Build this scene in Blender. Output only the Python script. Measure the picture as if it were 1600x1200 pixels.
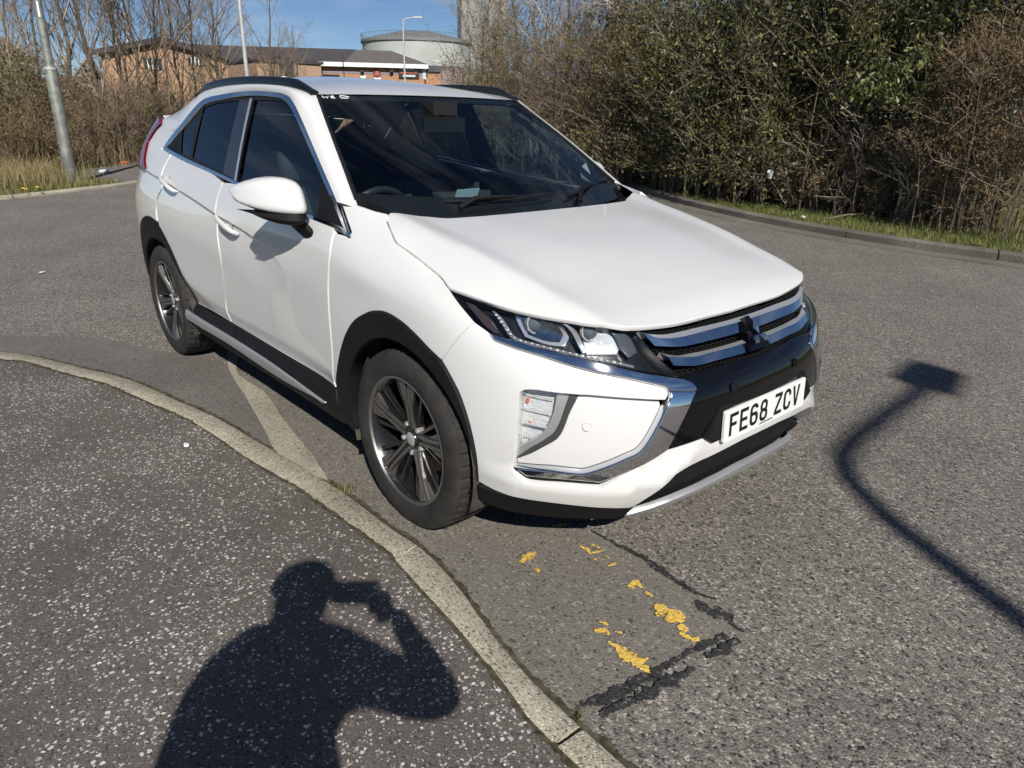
import bpy, bmesh, math, random
from mathutils import Vector, Matrix, noise
from mathutils.geometry import delaunay_2d_cdt
import numpy as np
random.seed(7)
for _o in list(bpy.data.objects): bpy.data.objects.remove(_o)
SC = bpy.context.scene
COL = SC.collection
# ---------------------------------------------------------------- camera
cam_d = bpy.data.cameras.new('camera'); cam = bpy.data.objects.new('camera', cam_d); COL.objects.link(cam)
CAM_F, CAM_P, CAM_YAW, CAM_PITCH, CAM_ROLL = 1125.66, Vector((2.07414, -2.19361, 1.49697)), 2.4140232, -.3617778, .0171297
_f = Vector((math.cos(CAM_PITCH) * math.cos(CAM_YAW), math.cos(CAM_PITCH) * math.sin(CAM_YAW), math.sin(CAM_PITCH)))
_r = _f.cross(Vector((0, 0, 1))).normalized(); _u = _r.cross(_f)
_r2 = math.cos(CAM_ROLL) * _r + math.sin(CAM_ROLL) * _u; _u2 = -math.sin(CAM_ROLL) * _r + math.cos(CAM_ROLL) * _u
cam.matrix_world = Matrix(((_r2.x, _u2.x, -_f.x, CAM_P.x), (_r2.y, _u2.y, -_f.y, CAM_P.y), (_r2.z, _u2.z, -_f.z, CAM_P.z), (0, 0, 0, 1)))
cam_d.sensor_fit = 'HORIZONTAL'; cam_d.sensor_width = 36; cam_d.lens = 36 * CAM_F / 1600; cam_d.clip_start = .05; cam_d.clip_end = 3000
SC.camera = cam
# ---------------------------------------------------------------- sky and sun
SUN_EL, SUN_AZ = math.radians(36), math.radians(-29.5)
world = bpy.data.worlds.new('World'); SC.world = world; world.use_nodes = True
wn = world.node_tree; wn.nodes.clear()
w_out = wn.nodes.new('ShaderNodeOutputWorld'); w_bg = wn.nodes.new('ShaderNodeBackground'); w_sky = wn.nodes.new('ShaderNodeTexSky')
w_sky.sky_type = 'NISHITA'; w_sky.sun_disc = False; w_sky.sun_elevation = SUN_EL; w_sky.sun_rotation = math.pi / 2 - SUN_AZ
w_sky.altitude = 3200; w_sky.air_density = 1.0; w_sky.dust_density = 0.; w_sky.ozone_density = 5.0
w_bg.inputs['Strength'].default_value = .062
w_tc = wn.nodes.new('ShaderNodeTexCoord'); w_map = wn.nodes.new('ShaderNodeMapping'); w_map.inputs['Scale'].default_value = (1.3, 1.3, 9.0); w_n = wn.nodes.new('ShaderNodeTexNoise'); w_n.inputs['Scale'].default_value = 2.4; w_n.inputs['Detail'].default_value = 8; w_n.inputs['Roughness'].default_value = .62
w_mr = wn.nodes.new('ShaderNodeMapRange'); w_mr.inputs['From Min'].default_value = .50; w_mr.inputs['From Max'].default_value = .78; w_mr.inputs['To Max'].default_value = .42
w_mx = wn.nodes.new('ShaderNodeMixRGB'); w_mx.inputs[2].default_value = (9., 10., 11., 1)
wn.links.new(w_tc.outputs['Generated'], w_map.inputs[0]); wn.links.new(w_map.outputs[0], w_n.inputs['Vector']); wn.links.new(w_n.outputs['Fac'], w_mr.inputs['Value']); wn.links.new(w_mr.outputs[0], w_mx.inputs[0]); wn.links.new(w_sky.outputs[0], w_mx.inputs[1]); wn.links.new(w_mx.outputs[0], w_bg.inputs[0]); wn.links.new(w_bg.outputs[0], w_out.inputs[0])
sun_d = bpy.data.lights.new('sun', 'SUN'); sun = bpy.data.objects.new('sun', sun_d); COL.objects.link(sun)
sun_d.energy = 5.0; sun_d.angle = math.radians(.53); sun_d.color = (1, .95, .87)
_sd = Vector((math.cos(SUN_EL) * math.cos(SUN_AZ), math.cos(SUN_EL) * math.sin(SUN_AZ), math.sin(SUN_EL)))
sun.rotation_euler = (-_sd).to_track_quat('-Z', 'Y').to_euler(); sun.location = _sd * 40
SC.view_settings.view_transform = 'Standard'; SC.view_settings.look = 'None'; SC.view_settings.exposure = .12; SC.view_settings.gamma = 1
SC.render.engine = 'CYCLES'
SC.cycles.max_bounces = 6; SC.cycles.diffuse_bounces = 2; SC.cycles.glossy_bounces = 3; SC.cycles.transmission_bounces = 3; SC.cycles.transparent_max_bounces = 10; SC.cycles.caustics_reflective = False; SC.cycles.caustics_refractive = False; SC.cycles.use_adaptive_sampling = True; SC.cycles.adaptive_threshold = .03; SC.cycles.use_light_tree = False
# ---------------------------------------------------------------- helpers
def tag(o, label=None, cat=None, group=None, kind=None):
    if label: o['label'] = label
    if cat: o['category'] = cat
    if group: o['group'] = group
    if kind: o['kind'] = kind
    return o
def empty(name, loc=(0, 0, 0), rz=0):
    o = bpy.data.objects.new(name, None); COL.objects.link(o); o.location = loc; o.rotation_euler = (0, 0, rz); o.empty_display_size = .1
    return o
def mk(name, verts, faces, mat, parent=None, smooth=True, angle=35, flip=False):
    me = bpy.data.meshes.new(name); cn = None
    if isinstance(verts, np.ndarray) and verts.shape[1] == 6: cn = verts[:, 3:]; verts = verts[:, :3]
    if flip: faces = [tuple(reversed(f)) for f in faces]
    me.from_pydata([tuple(map(float, v[:3])) for v in verts], [], [tuple(map(int, f)) for f in faces])
    me.validate(); me.update()
    for m in (mat if isinstance(mat, (list, tuple)) else [mat]): me.materials.append(m)
    if cn is not None and len(me.vertices) == len(cn):
        me.shade_smooth(); me.normals_split_custom_set_from_vertices([tuple(map(float, q)) for q in cn])
    elif smooth:
        me.shade_smooth(); me.set_sharp_from_angle(angle=math.radians(angle))
    o = bpy.data.objects.new(name, me); COL.objects.link(o)
    if parent: o.parent = parent
    return o
class MB:
    """collects simple solids into one mesh"""
    def __init__(s): s.v = []; s.f = []
    def add(s, v, f):
        b = len(s.v); s.v += [tuple(p) for p in v]; s.f += [tuple(i + b for i in q) for q in f]
    def box(s, lo, hi, M=None):
        x0, y0, z0 = lo; x1, y1, z1 = hi
        v = [Vector(p) for p in ((x0,y0,z0),(x1,y0,z0),(x1,y1,z0),(x0,y1,z0),(x0,y0,z1),(x1,y0,z1),(x1,y1,z1),(x0,y1,z1))]
        if M is not None: v = [M @ p for p in v]
        s.add(v, [(0,3,2,1),(4,5,6,7),(0,1,5,4),(1,2,6,5),(2,3,7,6),(3,0,4,7)])
    def tube(s, pts, rad, n=8, cap=True):
        pts = [Vector(p) for p in pts]
        if not hasattr(rad, '__len__'): rad = [rad] * len(pts)
        rings = []; up = None
        for i, p in enumerate(pts):
            d = (pts[min(i + 1, len(pts) - 1)] - pts[max(i - 1, 0)])
            d = d.normalized() if d.length > 1e-9 else Vector((0, 0, 1))
            if up is None:
                up = Vector((0, 0, 1)) if abs(d.z) < .9 else Vector((1, 0, 0))
            a = d.cross(up).normalized(); b = a.cross(d); up = b
            rings.append([p + rad[i] * (math.cos(2*math.pi*k/n) * a + math.sin(2*math.pi*k/n) * b) for k in range(n)])
        v = [q for r in rings for q in r]; f = []
        for i in range(len(rings) - 1):
            for k in range(n):
                k2 = (k + 1) % n; f.append((i*n+k, i*n+k2, (i+1)*n+k2, (i+1)*n+k))
        if cap: f += [tuple(range(n))[::-1], tuple((len(rings)-1)*n + k for k in range(n))]
        f = [tuple(reversed(q)) for q in f]
        s.add(v, f)
    def lathe(s, prof, n=48, axis='y', center=(0, 0, 0), closed=False):
        """profile of (r, h) turned about an axis"""
        c = Vector(center); v = []
        for k in range(n):
            a = 2 * math.pi * k / n; ca, sa = math.cos(a), math.sin(a)
            for r, h in prof:
                v.append(c + (Vector((r*ca, h, r*sa)) if axis == 'y' else Vector((r*ca, r*sa, h)) if axis == 'z' else Vector((h, r*ca, r*sa))))
        m = len(prof); f = []
        for k in range(n):
            k2 = (k + 1) % n
            for j in range(m - 1 if not closed else m):
                j2 = (j + 1) % m; f.append((k*m+j, k*m+j2, k2*m+j2, k2*m+j))
        s.add(v, f)
    def prism(s, poly, h0, h1, M=None):
        """polygon (a, b) extruded along the third axis"""
        n = len(poly); v = [Vector((a, b, h0)) for a, b in poly] + [Vector((a, b, h1)) for a, b in poly]
        if M is not None: v = [M @ p for p in v]
        s.add(v, [tuple(range(n))[::-1], tuple(range(n, 2*n))] + [(i, (i+1) % n, n + (i+1) % n, n + i) for i in range(n)])
    def build(s, name, mat, parent=None, smooth=True, angle=35):
        return mk(name, s.v, s.f, mat, parent, smooth, angle)
# ---------------------------------------------------------------- material helpers
def NT(name):
    m = bpy.data.materials.new(name); m.use_nodes = True; nt = m.node_tree; nt.nodes.clear()
    out = nt.nodes.new('ShaderNodeOutputMaterial'); return m, nt, out
def pbr(name, col, rough=.5, metal=0., coat=0., coat_rough=.03, spec=.5, emis=None, noise_amt=0., noise_scale=20., bump=0., bump_scale=200., rough_var=0.):
    m, nt, out = NT(name); b = nt.nodes.new('ShaderNodeBsdfPrincipled'); L = nt.links
    c = tuple(col) + (1,)
    b.inputs['Base Color'].default_value = c; b.inputs['Roughness'].default_value = rough; b.inputs['Metallic'].default_value = metal
    b.inputs['Coat Weight'].default_value = coat; b.inputs['Coat Roughness'].default_value = coat_rough; b.inputs['Specular IOR Level'].default_value = spec
    if noise_amt or bump or rough_var:
        tc = nt.nodes.new('ShaderNodeTexCoord')
    if noise_amt or rough_var:
        n = nt.nodes.new('ShaderNodeTexNoise'); n.inputs['Scale'].default_value = noise_scale; n.inputs['Detail'].default_value = 6
        L.new(tc.outputs['Object'], n.inputs['Vector'])
    if noise_amt:
        mx = nt.nodes.new('ShaderNodeMix'); mx.data_type = 'RGBA'
        mr = nt.nodes.new('ShaderNodeMapRange'); mr.inputs['From Min'].default_value = .3; mr.inputs['From Max'].default_value = .7
        L.new(n.outputs['Fac'], mr.inputs['Value']); L.new(mr.outputs[0], mx.inputs['Factor'])
        mx.inputs['A'].default_value = tuple(max(0, x * (1 - noise_amt)) for x in col) + (1,)
        mx.inputs['B'].default_value = tuple(min(1, x * (1 + noise_amt)) for x in col) + (1,)
        L.new(mx.outputs['Result'], b.inputs['Base Color'])
    if rough_var:
        mr2 = nt.nodes.new('ShaderNodeMapRange'); mr2.inputs['From Min'].default_value = .3; mr2.inputs['From Max'].default_value = .7
        mr2.inputs['To Min'].default_value = max(0, rough - rough_var); mr2.inputs['To Max'].default_value = min(1, rough + rough_var)
        L.new(n.outputs['Fac'], mr2.inputs['Value']); L.new(mr2.outputs[0], b.inputs['Roughness'])
    if bump:
        n2 = nt.nodes.new('ShaderNodeTexNoise'); n2.inputs['Scale'].default_value = bump_scale; n2.inputs['Detail'].default_value = 4
        L.new(tc.outputs['Object'], n2.inputs['Vector'])
        bp = nt.nodes.new('ShaderNodeBump'); bp.inputs['Strength'].default_value = bump; bp.inputs['Distance'].default_value = .004
        L.new(n2.outputs['Fac'], bp.inputs['Height']); L.new(bp.outputs[0], b.inputs['Normal'])
    if emis:
        b.inputs['Emission Color'].default_value = tuple(emis[:3]) + (1,); b.inputs['Emission Strength'].default_value = emis[3]
    L.new(b.outputs[0], out.inputs[0]); return m
def glass(name, tint, ior=1.5, rough=0.):
    """thin sheet: tinted see-through plus a Fresnel mirror, the same from both sides"""
    m, nt, out = NT(name); N = nt.nodes.new; L = nt.links
    t = N('ShaderNodeBsdfTransparent'); g = N('ShaderNodeBsdfGlossy'); f = N('ShaderNodeFresnel'); mx = N('ShaderNodeMixShader'); ge = N('ShaderNodeNewGeometry'); mr = N('ShaderNodeMapRange')
    mr.inputs['To Min'].default_value = ior; mr.inputs['To Max'].default_value = 1 / ior; L.new(ge.outputs['Backfacing'], mr.inputs['Value']); L.new(mr.outputs[0], f.inputs[0])
    t.inputs[0].default_value = tuple(tint) + (1,); g.inputs['Roughness'].default_value = rough
    L.new(f.outputs[0], mx.inputs[0]); L.new(t.outputs[0], mx.inputs[1]); L.new(g.outputs[0], mx.inputs[2]); L.new(mx.outputs[0], out.inputs[0])
    return m
# ---------------------------------------------------------------- car body surfaces
def _coef1(P, mode0, mode1):
    """cubic B-spline control points that interpolate P (n,...) ; mode 'nat' or 'mir' (mirror in y)"""
    n = len(P); A = np.zeros((n + 2, n + 2)); B = np.zeros((n + 2,) + P.shape[1:])
    for i in range(n):
        A[i + 1, i:i + 3] = (1 / 6, 4 / 6, 1 / 6); B[i + 1] = P[i]
    out = np.zeros_like(B)
    if mode0 == 'nat':
        A[0, :3] = (1, -2, 1); A[-1, -3:] = (1, -2, 1)
        return np.linalg.solve(A, B.reshape(n + 2, -1)).reshape(B.shape)
    for c in range(P.shape[-1]):
        A2 = A.copy(); s = -1 if c == 1 else 1
        A2[0, 0] = 1; A2[0, 2] = -s; A2[-1, -1] = 1; A2[-1, -3] = -s
        out[..., c] = np.linalg.solve(A2, B[..., c].reshape(n + 2, -1)).reshape(B[..., c].shape)
    return out
def _bas(t):
    return np.stack([(1 - t) ** 3, 3 * t ** 3 - 6 * t ** 2 + 4, -3 * t ** 3 + 3 * t ** 2 + 3 * t + 1, t ** 3], -1) / 6
class Net:
    def __init__(self, P, mode='nat'):
        P = np.asarray(P, float)
        C = _coef1(P, mode, mode)
        C = np.swapaxes(_coef1(np.swapaxes(C, 0, 1), 'nat', 'nat'), 0, 1)
        self.C = C; self.n = P.shape[0] - 1; self.m = P.shape[1] - 1
    def __call__(self, u, v):
        u = np.clip(np.asarray(u, float), 0, self.n); v = np.clip(np.asarray(v, float), 0, self.m)
        i = np.minimum(u.astype(int), self.n - 1); j = np.minimum(v.astype(int), self.m - 1)
        bu = _bas(u - i); bv = _bas(v - j); r = 0
        for a in range(4):
            for b in range(4):
                r = r + (bu[..., a] * bv[..., b])[..., None] * self.C[i + a, j + b]
        return r
# lower body ring: columns from the front centre round the side to the rear centre, rows bottom to top
_F = [.22, .31, .43, .55]
COLS = [
 [(.84,0,.22),(.90,0,.31),(.925,0,.43),(.93,0,.55),(.915,0,.67),(.86,0,.755),(.815,0,.81),(.775,0,.855),(0.72,0,0.89)],
 [(.825,.26,.22),(.885,.26,.31),(.912,.26,.43),(.918,.26,.55),(.904,.26,.67),(.847,.26,.757),(.802,.26,.813),(.762,.26,.860),(0.705,0.26,0.894)],
 [(.765,.47,.22),(.83,.475,.31),(.865,.48,.43),(.873,.48,.55),(.857,.48,.675),(.805,.48,.772),(.77,.48,.828),(.742,.485,.877),(0.685,0.48,0.908)],
 [(.655,.63,.22),(.72,.64,.31),(.757,.645,.43),(.765,.645,.55),(.752,.645,.685),(.705,.64,.79),(.665,.635,.845),(.637,.648,.898),(.575,.618,.934)],
 [(.515,.745,.22),(.575,.76,.31),(.605,.77,.43),(.61,.77,.55),(.595,.77,.69),(.55,.76,.80),(.50,.745,.862),(.464,.744,.918),(.40,.706,.957)],
 [(.385,.81,.22),(.43,.83,.31),(.445,.838,.43),(.445,.84,.55),(.435,.84,.70),(.40,.835,.81),(.355,.82,.88),(.313,.79,.939),(.242,.732,.986)],
 [(.22,.845,.22),(.24,.865,.31),(.25,.874,.43),(.25,.877,.55),(.24,.88,.71),(.215,.876,.83),(.18,.855,.915),(.13,.79,.972),(0.065,0.7,1.015)],
 [(0,.85,.22),(0,.87,.31),(0,.88,.43),(0,.886,.55),(0,.89,.72),(-.01,.886,.85),(-.03,.86,.95),(-.055,.765,1.042),(-0.12,0.665,1.085)],
 [(-.24,.845,.22),(-.24,.868,.31),(-.24,.878,.43),(-.24,.884,.55),(-.24,.889,.73),(-.24,.888,.865),(-.25,.866,.985),(-.27,.745,1.128),(-0.35,0.66,1.19)],
 [(-.5,.835,.22),(-.5,.865,.31),(-.5,.872,.43),(-.5,.878,.55),(-.5,.886,.73),(-.5,.889,.875),(-.5,.869,1.02),(-.5,.79,1.16),(-0.58,0.735,1.27)],
 [(-.8,.825,.22),(-.8,.862,.31),(-.8,.862,.43),(-.8,.868,.55),(-.8,.880,.73),(-.8,.888,.88),(-.8,.863,1.04),(-.8,.808,1.18),(-0.8,0.75,1.32)],
 [(-1.2,.82,.22),(-1.2,.86,.31),(-1.2,.856,.43),(-1.2,.862,.55),(-1.2,.878,.73),(-1.2,.888,.895),(-1.2,.860,1.06),(-1.2,.806,1.20),(-1.2,0.752,1.34)],
 [(-1.65,.82,.22),(-1.65,.86,.31),(-1.65,.856,.43),(-1.65,.862,.55),(-1.65,.878,.74),(-1.65,.890,.915),(-1.65,.857,1.08),(-1.65,.800,1.22),(-1.65,0.745,1.36)],
 [(-2.1,.825,.22),(-2.1,.862,.31),(-2.1,.862,.43),(-2.1,.87,.55),(-2.1,.885,.745),(-2.1,.893,.93),(-2.1,.856,1.10),(-2.1,.785,1.245),(-2.1,.727,1.385)],
 [(-2.5,.835,.23),(-2.5,.866,.32),(-2.5,.876,.44),(-2.5,.883,.56),(-2.5,.894,.75),(-2.5,.896,.945),(-2.5,.856,1.12),(-2.5,.769,1.27),(-2.5,.709,1.41)],
 [(-2.85,.83,.24),(-2.85,.86,.33),(-2.85,.872,.45),(-2.85,.88,.57),(-2.85,.890,.755),(-2.85,.887,.95),(-2.85,.845,1.135),(-2.85,.756,1.29),(-2.82,0.7,1.42)],
 [(-3.12,.80,.26),(-3.12,.83,.35),(-3.13,.845,.46),(-3.14,.852,.58),(-3.14,.858,.76),(-3.13,.853,.95),(-3.10,.812,1.14),(-3.05,.742,1.30),(-2.98,0.665,1.435)],
 [(-3.30,.71,.27),(-3.32,.74,.36),(-3.34,.76,.47),(-3.35,.768,.59),(-3.35,.77,.765),(-3.33,.76,.95),(-3.28,.725,1.14),(-3.19,.665,1.30),(-3.08,0.59,1.44)],
 [(-3.40,.52,.28),(-3.43,.54,.37),(-3.455,.555,.48),(-3.46,.56,.60),(-3.46,.56,.77),(-3.44,.55,.95),(-3.38,.535,1.14),(-3.28,.50,1.30),(-3.15,0.45,1.445)],
 [(-3.42,.27,.28),(-3.455,.28,.37),(-3.48,.285,.48),(-3.49,.285,.60),(-3.485,.285,.77),(-3.465,.28,.95),(-3.41,.275,1.14),(-3.31,.26,1.30),(-3.18,0.24,1.45)],
 [(-3.43,0,.28),(-3.465,0,.37),(-3.49,0,.48),(-3.50,0,.60),(-3.495,0,.77),(-3.475,0,.95),(-3.42,0,1.14),(-3.32,0,1.30),(-3.19,0,1.455)],
]
RING = Net(COLS, 'mir')
def _sm(a, b, x):
    t = np.clip((x - a) / (b - a), 0, 1); return t * t * (3 - 2 * t)
def _pl(x, pts):
    """smooth-ish polyline lookup"""
    xs = [p[0] for p in pts]; ys = [p[1] for p in pts]
    return np.interp(x, xs, ys)
# pressings in the side, as depth along y for a given (x, z)
SHOULDER = [(-.70,.70),(-.84,.806),(-.99,.893),(-1.22,.945),(-1.62,.992),(-1.98,1.040),(-2.38,1.087),(-2.8,1.127),(-3.1,1.153),(-3.3,1.17)]
def side_press(x, z):
    d = 0
    on = _sm(-3.35, -3.15, x) * (1 - _sm(-1.30, -.84, x))
    k = _interp_c(x, [p[0] for p in SHOULDER], [p[1] for p in SHOULDER]) - z
    d = d - on * .0145 * _sm(0, .018, k) * (1 - _sm(.02, .26, k))
    # lower tuck of the doors between the arches
    zc = _interp_c(x, [-.2,-.5,-.7,-1.2,-1.8,-2.1,-2.3,-2.45,-2.6], [.45,.455,.462,.468,.476,.50,.555,.69,.90])
    on = _sm(-2.62, -2.40, x) * (1 - _sm(-.62, -.44, x))
    k = zc - z
    d = d - on * .34 * (np.sqrt(k * k + .00025) + k) / 2 * _sm(.33, .42, z)
    return d
def S(u, v):
    p = RING(u, v)
    x, z = p[..., 0], p[..., 2]
    w = _sm(.3, .7, p[..., 1])
    q = p.copy(); q[..., 1] = p[..., 1] + side_press(x, z) * w * (x < .2)
    return q
# bonnet height over (x, y)
_BX = [.90,.775,.70,.60,.45,.28,.10,-.10,-.30,-.50]
_BC = [.76,.855,.898,.937,.986,1.032,1.068,1.10,1.127,1.145]
_BK = [.80,.872,.905,.938,.977,1.022,1.060,1.096,1.135,1.165]
def _interp_c(x, xs, ys):
    # cubic hermite through (xs, ys), xs descending
    xs = np.array(xs[::-1]); ys = np.array(ys[::-1]); m = np.gradient(ys, xs)
    x = np.clip(x, xs[0], xs[-1]); i = np.clip(np.searchsorted(xs, x) - 1, 0, len(xs) - 2)
    h = xs[i + 1] - xs[i]; t = (x - xs[i]) / h
    return ((2*t**3-3*t**2+1)*ys[i] + (t**3-2*t**2+t)*h*m[i] + (-2*t**3+3*t**2)*ys[i+1] + (t**3-t**2)*h*m[i+1])
def crease_y(x):
    return _interp_c(x, [.9,.68,.53,.24,-.25,-.5], [.57,.60,.625,.66,.70,.71])
def Hb(x, y):
    y = np.abs(y)
    c = _interp_c(x, _BX, _BC); k = _interp_c(x, _BX, _BK); yc = crease_y(x)
    t = y / yc
    zin = c + (k - c) * t ** 2
    # shallow dish just inside the crease
    zin = zin - .006 * _sm(.45, .85, t) * (1 - _sm(.85, 1.0, t)) * _sm(.75, .4, x)
    o = y - yc
    slope = _interp_c(x, [.9,.6,.3,0,-.3,-.5], [.50,.42,.42,.48,.30,.25])
    e = (np.sqrt(o * o + .00012) + o) / 2
    return np.where(t < 1.0, zin, k + 2 * (k - c) / yc * np.minimum(o, .03)) - slope * e - .9 * np.maximum(o - .02, 0) ** 2
# side of the greenhouse: half width over (x, z)
def G(x, z):
    k = z - 1.16
    return .818 - .36 * k - .12 * k * np.abs(k) - .012 * np.minimum(((x + 1.45) / 1.1) ** 2, 2.)
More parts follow.
